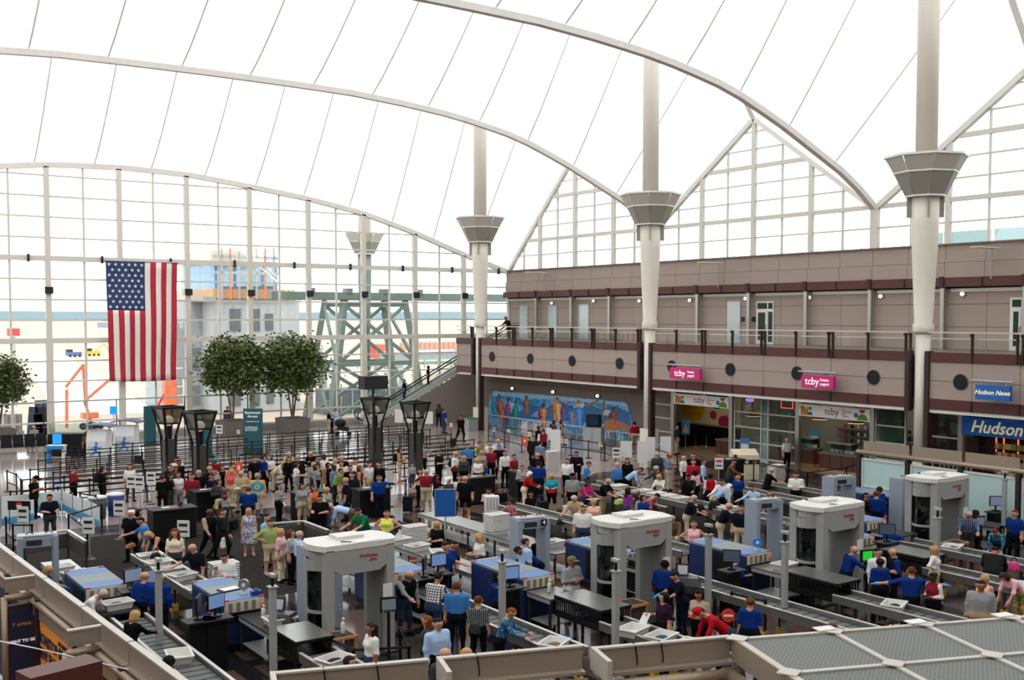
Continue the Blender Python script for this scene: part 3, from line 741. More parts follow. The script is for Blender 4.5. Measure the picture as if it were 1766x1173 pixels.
glazed(1603, 1654, 3, [])
# header signs
M_SIGNW = emit('sign_white', (244, 242, 238), 0.12)
M_MAG = emit('sign_magenta', (190, 26, 108), 0.1)
M_MAGT = mat('magenta_letters', (176, 40, 104), 0.5)
M_LETW = emit('white_letters', (250, 250, 250), 0.3)
M_HUD = emit('sign_blue', (14, 84, 160), 0.18)
M_LETC = emit('cream_letters', (240, 226, 176), 0.3)
M_YEL = mat('fruit_yellow', (244, 170, 30), 0.5); M_LIME = mat('fruit_green', (110, 180, 60), 0.5); M_BLU = mat('fruit_blue', (30, 110, 190), 0.5); M_ORG = mat('fruit_orange', (240, 90, 40), 0.5)
def fan(parent, c, r, m, a0=0, a1=2 * math.pi, n=14, x=SX - 0.16, d=0.01):
    P = [(c[0], c[1])] if a1 - a0 < 6.2 else []
    P += [(c[0] + r * math.cos(a0 + (a1 - a0) * k / n), c[1] + r * math.sin(a0 + (a1 - a0) * k / n)) for k in range(n + (1 if P else 0))]
    return MB().prism(P, 'x', x - d, x).build('fruit_shape', m, parent)
def yogurt_header(x0, x1, label):
    ya, yb = ypx(x0), ypx(x1)
    t = thing('shop_sign', label, 'sign', (0, 0, 0), group='white yogurt shop header signs')
    piece2('board', t, M_SIGNW, (SX - 0.15, yb, 3.0), (SX - 0.04, ya, 3.62))
    w = ya - yb; ym = (ya + yb) / 2
    text('lettering', 'tcby', 0.52, M_MAGT, t, (SX - 0.155, ym + 0.1, 3.34), FACE_WEST, sx=1.0)
    text('lettering', 'THE\nCOUNTRY\'S\nBEST\nYOGURT', 0.11, M_MAGT, t, (SX - 0.155, ym - 0.55, 3.33), FACE_WEST, align='LEFT')
    fan(t, (ya - 0.12, 3.06), 0.5, M_YEL, math.pi / 2, math.pi, x=SX - 0.151); fan(t, (ya - 0.75, 3.08), 0.17, M_BLU, 0, math.pi, x=SX - 0.151); fan(t, (ya - 0.75, 3.42), 0.11, M_LIME, x=SX - 0.151)
    fan(t, (yb + 0.42, 3.04), 0.32, M_LIME, 0, math.pi, x=SX - 0.151); fan(t, (yb + 0.45, 3.58), 0.18, M_ORG, math.pi, 2 * math.pi, x=SX - 0.151); fan(t, (yb + 0.82, 3.28), 0.13, M_TEAL, x=SX - 0.151)
    MB().beam((SX - 0.155, ya - 0.62, 3.2), (SX - 0.155, ya - 0.52, 3.5), 0.02, 0.05).build('fruit_shape', M_ORG, t)
yogurt_header(1165, 1259, 'white yogurt header sign over the left shop opening')
yogurt_header(1381, 1503, 'white yogurt header sign over the right shop opening')
t = thing('shop_sign', 'long blue fascia sign with slanted cream script lettering', 'sign', (0, 0, 0))
ya = ypx(1663)
piece2('board', t, M_HUD, (SX - 0.2, 20.5, 2.86), (SX - 0.04, ya, 3.66))
text('lettering', 'Hudson News', 0.78, M_LETC, t, (SX - 0.21, ya - 0.45, 3.25), FACE_WEST, align='LEFT', shear=0.28, bold=0.012, extrude=0.01)
# blade signs on the balcony face
def blade(px, label, m, body, two=None, lm=None, shear=0.0):
    A = atX(px[0], px[1], FX - 0.7); B = atX(px[2], px[3], FX - 0.7)
    y1, y0 = A.y, B.y; z1, z0 = 5.42, 4.80
    t = thing('hanging_sign', label, 'sign', (0, 0, 0))
    piece2('box', t, m, (FX - 0.75, y0, z0), (FX - 0.55, y1, z1))
    MB().cyl((FX - 0.65, y0 - 0.1, z1 + 0.16), (FX - 0.65, y1 + 0.25, z1 + 0.16), 0.05, n=8).build('hanger_bar', M_GALV, t)
    for yy in (y0 + 0.2, y1 - 0.2): piece2('hanger', t, M_GALV, (FX - 0.67, yy - 0.02, z1), (FX - 0.63, yy + 0.02, z1 + 0.16))
    piece2('wall_arm', t, M_GALV, (FX - 0.65, (y0 + y1) / 2 - 0.04, z1 + 0.12), (FX, (y0 + y1) / 2 + 0.04, z1 + 0.2))
    ym = (y0 + y1) / 2; w = y1 - y0
    if two:
        text('lettering', body, 0.5, lm, t, (FX - 0.755, ym + w * 0.16, 5.12), FACE_WEST, bold=0.006)
        text('lettering', two, 0.2, lm, t, (FX - 0.755, ym - w * 0.1, 5.12), FACE_WEST, align='LEFT', bold=0.004)
    else:
        text('lettering', body, 0.27, lm, t, (FX - 0.755, ym, 5.11), FACE_WEST, shear=shear, bold=0.006)
    return t
blade((1156, 650, 1208, 648), 'left magenta frozen yogurt sign hanging from the balcony', M_MAG, 'tcby', 'frozen\nyogurt', M_LETW)
blade((1383, 662, 1438, 660), 'right magenta frozen yogurt sign hanging from the balcony', M_MAG, 'tcby', 'frozen\nyogurt', M_LETW)
blade((1683, 678, 1742, 678), 'blue script sign hanging from the balcony at right', M_HUD, 'Hudson News', None, M_LETC, 0.3)
# shop interior: yogurt seating graphic wall (runs into the shop), counters, cases
t = thing('graphic_wall', 'cream back wall with big fruit and yogurt graphics in the left shop', 'wall', (0, 0, 0))
GXw = SX + 4.2
piece2('panel', t, mat('graphic_cream', (206, 186, 150), 0.7), (GXw, 43.5, 1.35), (GXw + 0.05, 52.2, 3.9))
piece2('wainscot', t, M_BLACK, (GXw - 0.25, 44, 0.02), (GXw, 52.2, 1.3)); piece2('ledge', t, mat('ledge_tan', (140, 120, 92), 0.5), (GXw - 0.3, 44, 1.3), (GXw, 52.2, 1.38))
def gdisc(c, r, m, sy=1.0, nm='graphic_disc'):
    P = [(c[0] + r * sy * math.cos(2 * math.pi * k / 20), c[1] + r * math.sin(2 * math.pi * k / 20)) for k in range(20)]
    MB().prism(P, 'x', GXw - 0.012, GXw - 0.002).build(nm, m, t)
gdisc((50.7, 2.5), 1.05, mat('graphic_gold', (206, 160, 30), 0.6)); gdisc((48.6, 3.35), 0.95, mat('graphic_teal', (20, 84, 120), 0.6), 1.0)
gdisc((47.0, 3.5), 0.32, M_ORG); gdisc((48.9, 2.0), 0.28, mat('graphic_rose', (170, 30, 70), 0.6)); gdisc((47.9, 1.62), 0.42, MATS['graphic_rose'], 1.3)
MB().prism([(46.2, 1.4), (44.6, 1.4), (44.6, 2.9)], 'x', GXw - 0.012, GXw - 0.002).build('graphic_leaf', M_LIME, t)
MB().prism([(47.8, 2.0), (47.3, 2.4), (47.1, 2.3)], 'x', GXw - 0.012, GXw - 0.002).build('graphic_leaf', MATS['graphic_rose'], t)
text('lettering', 'yogurt', 0.5, mat('pale_letters', (200, 220, 220), 0.5), t, (GXw - 0.015, 48.4, 3.1), FACE_WEST)
def counter(label, x0, y0, x1, y1, n):
    t = thing('shop_counter', label, 'counter', (0, 0, 0))
    piece2('plinth', t, M_TILE, (x0 + 0.06, y0 + 0.04, 0.02), (x1, y1 - 0.04, 0.2))
    st = (y1 - y0) / n
    for k in range(n): piece2('front_panel', t, M_COUNTER, (x0, y0 + st * k + 0.02, 0.2), (x1, y0 + st * (k + 1) - 0.02, 0.98))
    piece2('worktop', t, mat('stone_top', (120, 112, 104), 0.3), (x0 - 0.06, y0 - 0.04, 0.98), (x1 + 0.05, y1 + 0.04, 1.05))
    return t
counter('walnut counter inside the left yogurt shop opening', SX + 0.6, ypx(1262) + 0.5, SX + 1.5, ypx(1222), 3)
counter('walnut counter behind the glazed middle shop front', SX + 1.4, ypx(1374), SX + 2.2, ypx(1275), 5)
counter('long walnut counter in the right yogurt shop opening', SX + 0.7, ypx(1478), SX + 1.6, ypx(1398), 4)
piece2('inner_wall', None, M_INTW, (SX + 4.6, 31.5, 0.02), (SX + 4.7, 44.5, 4.0)); tag(bpy.data.objects['inner_wall'], 'grey green back wall of the yogurt kitchen', kind='structure')
piece2('inner_wall_side', None, M_INTW, (SX + 0.9, 43.3, 0.02), (SX + 4.6, 43.45, 4.0)); tag(bpy.data.objects['inner_wall_side'], 'pale partition between the two yogurt shop rooms', kind='structure')
piece2('inner_wall_end', None, M_INTW, (SX + 0.3, 31.4, 0.02), (SX + 4.6, 31.5, 4.0)); tag(bpy.data.objects['inner_wall_end'], 'partition at the right end of the yogurt shop', kind='structure')
def drum(x, y, z, label):
    t = thing('drum_lamp', label, 'lamp', (x, y, z), group='wooden drum lamps')
    MB().lathe([(0.42, -0.14), (0.42, 0.14)], 18).build('shade', mat('copper_wood', (168, 98, 58), 0.5), t); MB().cyl((0, 0, 0.14), (0, 0, 4.0 - z), 0.015, n=6).build('cord', M_BLACK, t)
    MB().lathe([(0.40, -0.16), (0.40, -0.145)], 18).build('diffuser', emit('warm_diffuser', (255, 226, 180), 1.5), t)
drum(SX + 0.9, ypx(1280), 2.75, 'wooden drum lamp behind the glazed middle shop front')
drum(SX + 0.8, ypx(1397), 2.95, 'left wooden drum lamp in the right yogurt shop opening'); drum(SX + 1.0, ypx(1455), 2.9, 'right wooden drum lamp in the right yogurt shop opening')
M_NEONB = emit('neon_blue', (60, 120, 255), 2.0); M_NEONR = emit('neon_red', (255, 60, 50), 2.0)
A = atX(1293, 690, SX + 0.1)
t = thing('neon_sign', 'oval red and blue neon open sign in the shop glass', 'sign', A); MB().cyl((0, 0, 0), (0.02, 0, 0), 0.3, n=16).build('plate', M_NEONR, t).scale = (1, 1.1, 0.4)
o = MB().cyl((-0.01, 0, 0), (0.012, 0, 0), 0.24, n=16).build('tube', M_NEONB, t); o.scale = (1, 1.1, 0.38); o.location.x = -0.01
text('lettering', 'OPEN', 0.16, M_LETW, t, (-0.03, 0, 0), FACE_WEST)
A = atX(1357, 697, SX + 0.12)
t = thing('menu_screen', 'menu poster with a red lit frame over a teal panel in the shop glass', 'poster', A)
MB().b2((0, -0.42, -0.25), (0.03, 0.42, 0.28)).build('frame', M_NEONR, t); MB().b2((-0.01, -0.36, -0.19), (0.0, 0.36, 0.22)).build('picture', mat('menu_picture', (70, 70, 64), 0.4, var=0.6, scale=6), t); MB().b2((-0.005, -0.42, -0.72), (0.02, 0.42, -0.27)).build('panel', M_TEAL, t)
def case_(label, x, y0, y1, z=1.05):
    t = thing('display_case', label, 'display case', (0, 0, 0))
    piece2('glass_front', t, M_GLASSD, (x, y0, z), (x + 0.02, y1, z + 0.5)); piece2('top', t, M_STEEL, (x, y0, z + 0.5), (x + 0.5, y1, z + 0.54)); piece2('back', t, M_DGREY, (x + 0.5, y0, z), (x + 0.52, y1, z + 0.54))
    n = int((y1 - y0) / 0.3)
    for k in range(n): piece('tub', t, [M_WHITE, M_CREAM, M_GALV][k % 3], (x + 0.25, y0 + 0.15 + 0.3 * k, z + 0.1), (0.22, 0.22, 0.16))
case_('glass display case on the middle shop counter', SX + 1.5, ypx(1372), ypx(1330)); case_('glass display case on the right shop counter', SX + 0.9, ypx(1450), ypx(1404))
t = thing('shelf_unit', 'back shelf of cups and jars on the yogurt kitchen wall', 'shelf', (SX + 4.4, 36.5, 1.2))
for z in (0, 0.4, 0.8): MB().b2((-0.3, -3, z), (0.15, 3, z + 0.04)).build('shelf_board', M_STEEL, t)
rr = random.Random(3)
for k in range(36):
    o = MB().lathe([(0.06, 0), (0.08, 0.05), (0.08, 0.2)], 8).build('jar', [M_WHITE, M_CREAM, M_DGREY, M_RED][k % 4]); o.location = (SX + 4.3, 33.7 + 0.46 * (k % 12), 1.241 + 0.4 * (k // 12))
    tag(o, 'small jar on the back shelf of the yogurt kitchen', 'jar', 'jars on the kitchen shelf')
for n, (px0, px1, c, lab) in enumerate([(1395, 1412, (60, 150, 190), 'blue poster stand at the edge of the right yogurt shop opening'), (1277, 1291, (70, 120, 170), 'poster stand with a dessert picture before the glazed shop front'), (1174, 1190, (80, 160, 185), 'blue cone poster on a pole at the left yogurt shop opening')]):
    A = at((px0 + px1) / 2, [795, 806, 775][n], 0.0)
    zt = [1.65, 1.5, 1.75][n]; t = thing('poster_stand', lab, 'poster stand', A, YAW * -1 * 0 + R_(-62))
    MB().cyl((0, 0, 0), (0, 0, zt - 0.8), 0.025, n=8).build('pole', M_STEEL, t); MB().lathe([(0.2, 0), (0.2, 0.02)], 14).build('base', M_STEEL, t)
    MB().box((0, 0, zt - 0.35), (0.55, 0.03, 0.95)).build('poster', mat('poster_%d' % n, c, 0.4), t)
    if n == 2: MB().prism([(-0.2, zt - 0.7), (0.2, zt - 0.7), (0, zt - 0.15)], 'y', -0.025, -0.016).build('cone_picture', mat('cone_pic', (224, 196, 170), 0.6), t)
    else: MB().box((0.0, -0.02, zt - 0.4), (0.4, 0.01, 0.4)).build('picture', mat('dessert_pic', (230, 214, 206), 0.5, var=0.4, scale=9), t)
for k, x in enumerate((1200, 1218)):
    A = at(x, 771, 0.02); t = thing('bar_stool', ['left', 'right'][k] + ' chrome bar stool against the black wainscot', 'stool', A)
    MB().lathe([(0.2, 0), (0.2, 0.02), (0.03, 0.05), (0.03, 0.72)], 12).build('stem', M_STEEL, t); MB().lathe([(0.16, 0.72), (0.18, 0.76), (0.16, 0.8)], 12).build('seat', M_BLACK, t)
# news shop
t = thing('news_shelves', 'dark wooden racks of snacks lit by orange strips in the news shop', 'shelf', (SX + 1.2, 0, 0))
M_RACK = mat('dark_red_wood', (58, 24, 20), 0.5); M_STRIP = emit('orange_strip', (255, 120, 60), 1.2)
piece2('back', t, M_RACK, (0.25, 21, 0), (0.3, 28.6, 3.0))
for k, x in enumerate((1694, 1707, 1732, 1752, 1775)):
    y = ypx(x); piece2('light_strip', t, M_STRIP, (-0.02, y - 0.03, 0.6), (0.02, y + 0.03, 2.7)); piece2('upright', t, M_RACK, (0.0, y - 0.12, 0), (0.25, y + 0.12, 2.8))
for z in (0.6, 1.0, 1.4, 1.8, 2.2): piece2('shelf_board', t, M_RACK, (-0.25, 21, z - 0.03), (0.25, 28.6, z))
rr = random.Random(5); cols = [mat('snack_%d' % i, c, 0.4) for i, c in enumerate([(190, 60, 30), (206, 170, 90), (120, 150, 60), (220, 210, 190), (160, 110, 60)])]
for (xa, xb) in ((1697, 1705), (1710, 1730), (1735, 1750)):
    for z in (0.6, 1.0, 1.4, 1.8, 2.2):
        n = 3 if xb - xa < 10 else 5
        for k in range(n):
            o = piece('snack_packet', None, cols[rr.randrange(5)], (SX + 1.05, ypx(xa + (xb - xa) * (k + 0.5) / n), z + 0.13), (0.08, 0.16, 0.25))
            tag(o, 'snack packet on the news shop racks between orange strips', 'packet', 'snack packets on the news racks')
t = thing('mug_shelf', 'shelf of white mugs behind the small window left of the news shop', 'shelf', (SX + 0.8, ypx(1628), 0)); piece('board', t, M_RACK, (0.1, 0, 1.0), (0.4, 2.2, 0.05)); piece('back', t, M_RACK, (0.35, 0, 1.8), (0.05, 2.2, 3.2)); piece('teal_poster', t, mat('teal_poster', (60, 110, 100), 0.5, var=0.4, scale=4), (0.31, -0.2, 2.9), (0.03, 1.2, 0.6))
for k in range(8):
    o = MB().lathe([(0.05, 0), (0.055, 0.13)], 10).build('mug', M_WHITE); o.location = (SX + 0.85, ypx(1628) - 0.9 + 0.23 * k, 1.026); tag(o, 'white mug on the shelf behind the small news shop window', 'mug', 'white mugs on the window shelf')
# ---- mural
M_MUR = mat('mural_paint', (60, 130, 190), 0.6)
def mural_nodes():
    nt, b = nodes_of(M_MUR); tc = nt.nodes.new('ShaderNodeTexCoord')
    n = nt.nodes.new('ShaderNodeTexNoise'); n.inputs['Scale'].default_value = 0.9; n.inputs['Detail'].default_value = 6; n.inputs['Distortion'].default_value = 1.5
    r = ramp(nt, [(0.25, (24, 84, 150)), (0.4, (30, 130, 190)), (0.52, (90, 190, 220)), (0.6, (150, 150, 215)), (0.75, (60, 90, 170))])
    nt.links.new(tc.outputs['Object'], n.inputs['Vector']); nt.links.new(n.outputs['Fac'], r.inputs[0]); nt.links.new(r.outputs[0], b.inputs['Base Color'])
mural_nodes()
mu = thing('mural', 'long blue mural of western figures and mountains with curved ends', 'mural', (0, 0, 0))
ya, yb = ypx(842, 700), ypx(1089, 700)
def mp(x, y): P = atX(x, y, SX - 0.07); return (P.y, P.z)
outline = [mp(852, 674), mp(846, 682), mp(842, 705), mp(843, 725), mp(848, 734), mp(930, 743), mp(1010, 752), mp(1086, 762), mp(1090, 740), mp(1088, 715), mp(1080, 694), mp(1010, 687), mp(930, 680)]
MB().prism(outline, 'x', SX - 0.07, SX - 0.005).build('panel', M_MUR, mu)
def strip(name, pts, col, dx=0.0):
    MB().prism([mp(*p) for p in pts], 'x', SX - 0.085 - dx, SX - 0.071 - dx).build(name, mat('mural_%d_%d_%d' % col, col, 0.6, var=0.25, scale=3), mu)
strip('mountains', [(848, 720), (870, 706), (890, 715), (915, 696), (940, 706), (962, 690), (990, 704), (1010, 694), (1035, 706), (1060, 700), (1087, 712), (1088, 735), (1000, 728), (900, 722)], (40, 104, 160))
strip('sky_band', [(852, 675), (930, 681), (1010, 688), (1079, 695), (1084, 702), (1060, 698), (1010, 694), (960, 690), (900, 686), (850, 682)], (150, 196, 226))
def figure(cx, top, bot, w, body, head, lean=0):
    h = bot - top; X = lambda a, b: (cx + w * a + lean * b, top + h * b)
    strip('painted_figure', [X(-0.12, .2), X(-.42, .26), X(-.5, .5), X(-.3, .55), X(-.34, 1), X(-.06, 1), X(0, .7), X(.08, 1), X(.36, 1), X(.3, .55), X(.52, .46), X(.42, .26), X(.12, .2)], body, 0.004)
    strip('painted_light', [X(-.1, .26), X(.3, .28), X(.22, .5), X(.26, .95), X(.12, .95), X(.02, .55)], tuple(min(255, int(c * 1.35)) for c in body), 0.008)
    strip('painted_arm', [X(-.42, .28), X(-.62, .5), X(-.4, .66), X(-.1, .56), X(-.12, .5), X(-.4, .55), X(-.3, .4)], head, 0.006)
    strip('painted_head', [X(-.14, .06), X(.14, .06), X(.15, .16), X(.05, .22), X(-.06, .22), X(-.15, .15)], tuple(min(255, int(c * 1.4)) for c in head), 0.006)
    strip('painted_hat', [X(-.3, .08), X(-.14, .05), X(-.12, 0), X(.12, 0), X(.14, .05), X(.3, .08), X(.2, .1), X(-.2, .1)], head, 0.009)
figure(861, 680, 733, 11, (168, 84, 52), (110, 60, 46), 5); figure(876, 686, 733, 9, (140, 60, 120), (90, 40, 80), -2); figure(889, 690, 735, 9, (30, 140, 130), (20, 90, 100))
figure(908, 682, 715, 12, (140, 92, 66), (90, 60, 50)); figure(937, 695, 738, 14, (190, 120, 70), (80, 40, 40)); figure(961, 685, 728, 18, (206, 140, 84), (150, 90, 56)); figure(972, 696, 726, 9, (104, 70, 140), (70, 50, 100))
figure(998, 690, 748, 20, (60, 120, 200), (170, 120, 70)); figure(1058, 702, 735, 14, (120, 66, 44), (90, 46, 36)); figure(985, 700, 742, 12, (70, 120, 190), (50, 80, 140))
strip('painted_horse', [(1042, 728), (1052, 722), (1075, 728), (1086, 735), (1082, 758), (1078, 740), (1058, 742), (1056, 758), (1050, 742), (1040, 740)], (176, 110, 60), 0.005)
strip('painted_beam', [(1010, 699), (1032, 689), (1034, 692), (1012, 703)], (160, 110, 70), 0.003); strip('painted_beam', [(1040, 692), (1044, 692), (1040, 722), (1036, 722)], (150, 96, 60), 0.003)
for a_, b_, c_ in ((868, 712, (110, 170, 210)), (900, 726, (70, 100, 180)), (925, 715, (150, 140, 205)), (950, 735, (40, 110, 170)), (985, 716, (120, 190, 220)), (1020, 735, (70, 130, 190)), (1045, 712, (160, 200, 220)), (1070, 748, (20, 140, 180)), (880, 700, (170, 200, 225)), (1000, 700, (180, 210, 225))): strip('painted_stroke', [(a_ - 9, b_ + 3), (a_, b_ - 6), (a_ + 10, b_ - 3), (a_ + 4, b_ + 5)], c_, 0.001)
strip('painted_ground', [(895, 738), (905, 730), (930, 734), (935, 743), (905, 741)], (214, 190, 200), 0.003); strip('painted_cactus', [(848, 682), (851, 682), (851, 712), (848, 712)], (40, 130, 150), 0.003)
for n, q in enumerate([(883, 670), (953, 676), (1030, 683)]):
    P = atX(q[0], q[1], SX - 0.2); wall_lamp(SX - 0.22, P.y, P.z, ['left', 'middle', 'right'][n] + ' round lamp on the dark wall above the mural')
# ---- escalator beside the glass wall
ED = Vector((-0.961, 0.276, 0)); ES = Vector((0.276, 0.961, 0))
def est(s, side, z):      # s: run from top, side: across
    P = Vector((49.0, 69.2, 0)) + ED * s + ES * side; return (P.x, P.y, z)
t = thing('escalator', 'escalator with glass sides climbing from the floor to the balcony end', 'escalator', (0, 0, 0))
def stairz(s): return max(0.25, min(BZ, BZ - (s - 0.6) * 0.575))
ss = [0, 0.6, 11.55, 12.4]
for side in (0.0, 1.15):
    q = MB()
    for a, b in zip(ss, ss[1:]): q.beam(est(a, side, stairz(a) + 0.12), est(b, side, stairz(b) + 0.12), 0.2, 0.42)
    q.build('stringer', mat('escalator_skirt', (186, 188, 184), 0.35, 0.4), t)
    q = MB()
    for a, b in zip(ss, ss[1:]): q.beam(est(a, side, stairz(a) + 0.62), est(b, side, stairz(b) + 0.62), 0.02, 0.75)
    q.build('balustrade_glass', M_GLASSR, t)
    q = MB()
    for a, b in zip(ss, ss[1:]): q.beam(est(a, side, stairz(a) + 1.02), est(b, side, stairz(b) + 1.02), 0.1, 0.08)
    e = [est(12.4 + 0.42 * math.sin(k * math.pi / 8), side, stairz(12.4) + 0.62 + 0.4 * math.cos(k * math.pi / 8)) for k in range(9)]
    for a, b in zip(e, e[1:]): q.beam(a, b, 0.1, 0.08)
    q.build('handrail', M_BLACK, t)
for k in range(27):
    s = 0.6 + 0.4 * k; piece('step', t, M_DGREY, est(s + 0.2, 0.57, stairz(s + 0.2) - 0.05), (0.42, 0.98, 0.2), (0, 0, math.atan2(ED.y, ED.x)))
q = MB(); A0 = est(0.3, -0.12, 0); 
q.v += [est(0, -0.12, 0), est(11.3, -0.12, 0), est(0, -0.12, stairz(0) - 0.1), est(0.6, -0.12, stairz(0.6) - 0.1), est(11.3, -0.12, 0.1), est(0, 0.0, 0), est(11.3, 0.0, 0), est(0, 0.0, stairz(0) - 0.1), est(0.6, 0.0, stairz(0.6) - 0.1), est(11.3, 0.0, 0.1)]
q.f += [(0, 1, 4, 3, 2), (9, 6, 5, 7, 8), (0, 5, 6, 1), (2, 3, 8, 7), (3, 4, 9, 8), (1, 6, 9, 4)]; q.mi += [0] * 6; q.sm += [False] * 6
q.build('side_wall', mat('escalator_wall', (124, 112, 104), 0.7), t)
# ---- glass guard rail in front of the mural
gr = struct('trim_2', 'low glass guard rail in front of the mural')
for k in range(9):
    y = 66.5 - 2.2 * k; piece2('rail_post', gr, M_GALV, (44.0, y - 0.03, 0), (44.06, y + 0.03, 1.05))
    if k < 8: piece2('glass_panel', gr, M_GLASSR, (44.02, y - 2.15, 0.1), (44.035, y - 0.05, 0.95))
piece2('rail_bar', gr, M_PALERAIL, (43.98, 48.8, 1.03), (44.08, 66.6, 1.09))
# ---- flag
M_FR = mat('flag_red', (182, 34, 52), 0.8, var=0.1, scale=2); M_FW = mat('flag_white', (232, 228, 222), 0.8); M_FB = mat('flag_blue', (40, 62, 106), 0.8, var=0.12, scale=1.2)
FY = WY - 0.85
A = atY(182, 450, FY); B = atY(306, 454, FY); C_ = atY(190, 658, FY); D_ = atY(303, 655, FY)
def flagp(u, v):       # u across 0..1, v down 0..1
    top = A.lerp(B, u); bot = C_.lerp(D_, u); P = top.lerp(bot, v)
    return (P.x, FY + 0.10 * math.sin(u * 15 + v * 2) * (0.3 + 0.7 * v) + 0.05 * math.sin(v * 9), P.z - 0.06 * math.sin(u * math.pi) * v)
def cloth(name, u0, u1, v0, v1, m, parent, nu=3, nv=16, off=0.0):
    q = MB(); q.smooth = True; P = []
    for i in range(nu + 1):
        for j in range(nv + 1):
            p = flagp(u0 + (u1 - u0) * i / nu, v0 + (v1 - v0) * j / nv); P.append((p[0], p[1] - off, p[2]))
    q._add(P, [(i * (nv + 1) + j, (i + 1) * (nv + 1) + j, (i + 1) * (nv + 1) + j + 1, i * (nv + 1) + j + 1) for i in range(nu) for j in range(nv)])
    o = q.build(name, m, parent); md = o.modifiers.new('thick', 'SOLIDIFY'); md.thickness = 0.01
    return o
fl = thing('flag', 'huge flag with red and white stripes hanging against the glass wall', 'flag', (0, 0, 0))
for k in range(13):
    u0, u1 = k / 13, (k + 1) / 13
    cloth('stripe', u0, u1, 0.405 if k < 7 else 0.0, 1.0, M_FR if k % 2 == 0 else M_FW, fl)
can = cloth('canton', 0, 7 / 13, 0, 0.405, M_FB, fl, nu=16)
for r_ in range(9):
    for c_ in range(6 if r_ % 2 == 0 else 5):
        u = (7 / 13) * ((c_ + (0.5 if r_ % 2 == 0 else 1.0)) / 6); v = 0.405 * (r_ + 0.6) / 9.2
        p = flagp(u, v); P = []
        for k in range(10):
            rad = 0.13 if k % 2 == 0 else 0.055; a = math.pi / 2 + math.pi * k / 5; P.append((p[0] + rad * math.cos(a), p[2] + rad * math.sin(a)))
        MB().prism(P, 'y', p[1] - 0.035, p[1] - 0.02).build('star', M_FW, can)
for u_ in (0.03, 0.5, 0.97):
    q_ = A.lerp(B, u_); piece2('hanger', fl, M_GALV, (q_.x - 0.03, FY, q_.z), (q_.x + 0.03, WY - 0.15, q_.z + 0.06))
MB().cyl(Vector(A) + Vector((-0.1, 0, 0.03)), Vector(B) + Vector((0.1, 0, 0.03)), 0.04, n=8).build('top_bar', M_GALV, fl)

M_PANEL = emit('added_shop_light', (255, 246, 230), 5.0)  # glowing panels under the soffit, added to brighten the shop interiors
for n, (x, y) in enumerate(((SX + 1.5, 46.6), (SX + 2.4, 48.6), (SX + 1.6, 41.5), (SX + 3.0, 39.5), (SX + 1.6, 36.8), (SX + 3.0, 34.5), (SX + 0.9, 27.0))):
    t = thing('added_light_panel', ['first', 'second', 'third', 'fourth', 'fifth', 'sixth', 'seventh'][n] + ' added light panel from the left, brightening the shops', 'light', (x, y, 3.93), group='added shop lights'); MB().box((0, 0, 0.03), (0.8, 1.3, 0.05)).build('housing', M_WHITE, t); MB().box((0, 0, 0.0), (0.7, 1.2, 0.01)).build('diffuser', M_PANEL, t)
# =================================================================== things in the hall
M_TEALS = mat('teal_sign', (22, 84, 92), 0.5)
M_SOIL = mat('soil', (60, 48, 40), 0.9)
M_BARK = mat('bark', (120, 96, 74), 0.9)
M_LEAF = mat('leaf', (82, 98, 44), 0.6, var=0.35, scale=3)
M_PLANTER = mat('planter_grey', (104, 100, 94), 0.7, var=0.08, scale=2)
def tree(label, base, trunk_h, c, rad, n, seed, planter=True):
    rnd = random.Random(seed); t = thing('potted_tree', label, 'tree', (base[0], base[1], 0))
    ph = 1.1
    if planter:
        MB().box((0, 0, ph / 2), (1.7, 1.7, ph), taper=(1.12, 1.12)).build('planter', M_PLANTER, t); MB().box((0, 0, ph + 0.01), (1.6, 1.6, 0.04)).build('soil', M_SOIL, t)
    q = MB(); br = []; top = Vector((0, 0, c))
    for k in range(3):
        a = k * 2.1 + rnd.random(); e = Vector((0.35 * math.cos(a), 0.35 * math.sin(a), trunk_h)); q.cyl((0.05 * math.cos(a), 0.05 * math.sin(a), ph), e, 0.07, 0.05, 7)
        for j in range(5):
            b = a + rnd.uniform(-1.2, 1.2); r = rad * rnd.uniform(0.4, 0.8); f = Vector((r * math.cos(b), r * math.sin(b), c + rnd.uniform(-0.5, 0.7) * rad)); q.cyl(e, f, 0.04, 0.012, 5); br.append(f)
    q.build('trunk', M_BARK, t)
    P = []; F = []
    cl = [Vector((rad * 0.72 * math.cos(2.4 * k) * math.sqrt(1 - z * z), rad * 0.72 * math.sin(2.4 * k) * math.sqrt(1 - z * z), c + z * rad * 0.75)) for k, z in ((k, -0.85 + 1.8 * k / 27) for k in range(28))] + br
    for k in range(n):
        s = rnd.choice(cl); d = Vector((rnd.gauss(0, 1), rnd.gauss(0, 1), rnd.gauss(0, 0.8))); p = s + d * rad * 0.2
        L = rnd.uniform(0.2, 0.34); W = L * 0.36; M = Euler((rnd.uniform(-1.0, 1.0), rnd.uniform(-1.0, 1.0), rnd.uniform(0, 6.3))).to_matrix(); b = len(P)
        for v in ((0, 0, 0), (W, L * 0.5, -0.02), (0, L, -0.05), (-W, L * 0.5, -0.02)): P.append(p + M @ Vector(v))
        F.append((b, b + 1, b + 2, b + 3))
    m = MB(); m._add(P, F); o = m.build('foliage', M_LEAF, t); o['kind'] = 'stuff'
    return t
B = at(505, 747, 0); tree('right potted tree with a broad crown in front of the glass wall', B, 3.1, 4.8, 2.3, 6000, 1)
B = at(402, 752, 0); tree('middle potted tree beside the concrete building view', B, 3.1, 4.8, 2.15, 6000, 2)
B = at(-2, 768, 0); tree('left potted tree cut by the picture edge', B, 3.0, 4.1, 1.75, 4500, 3)
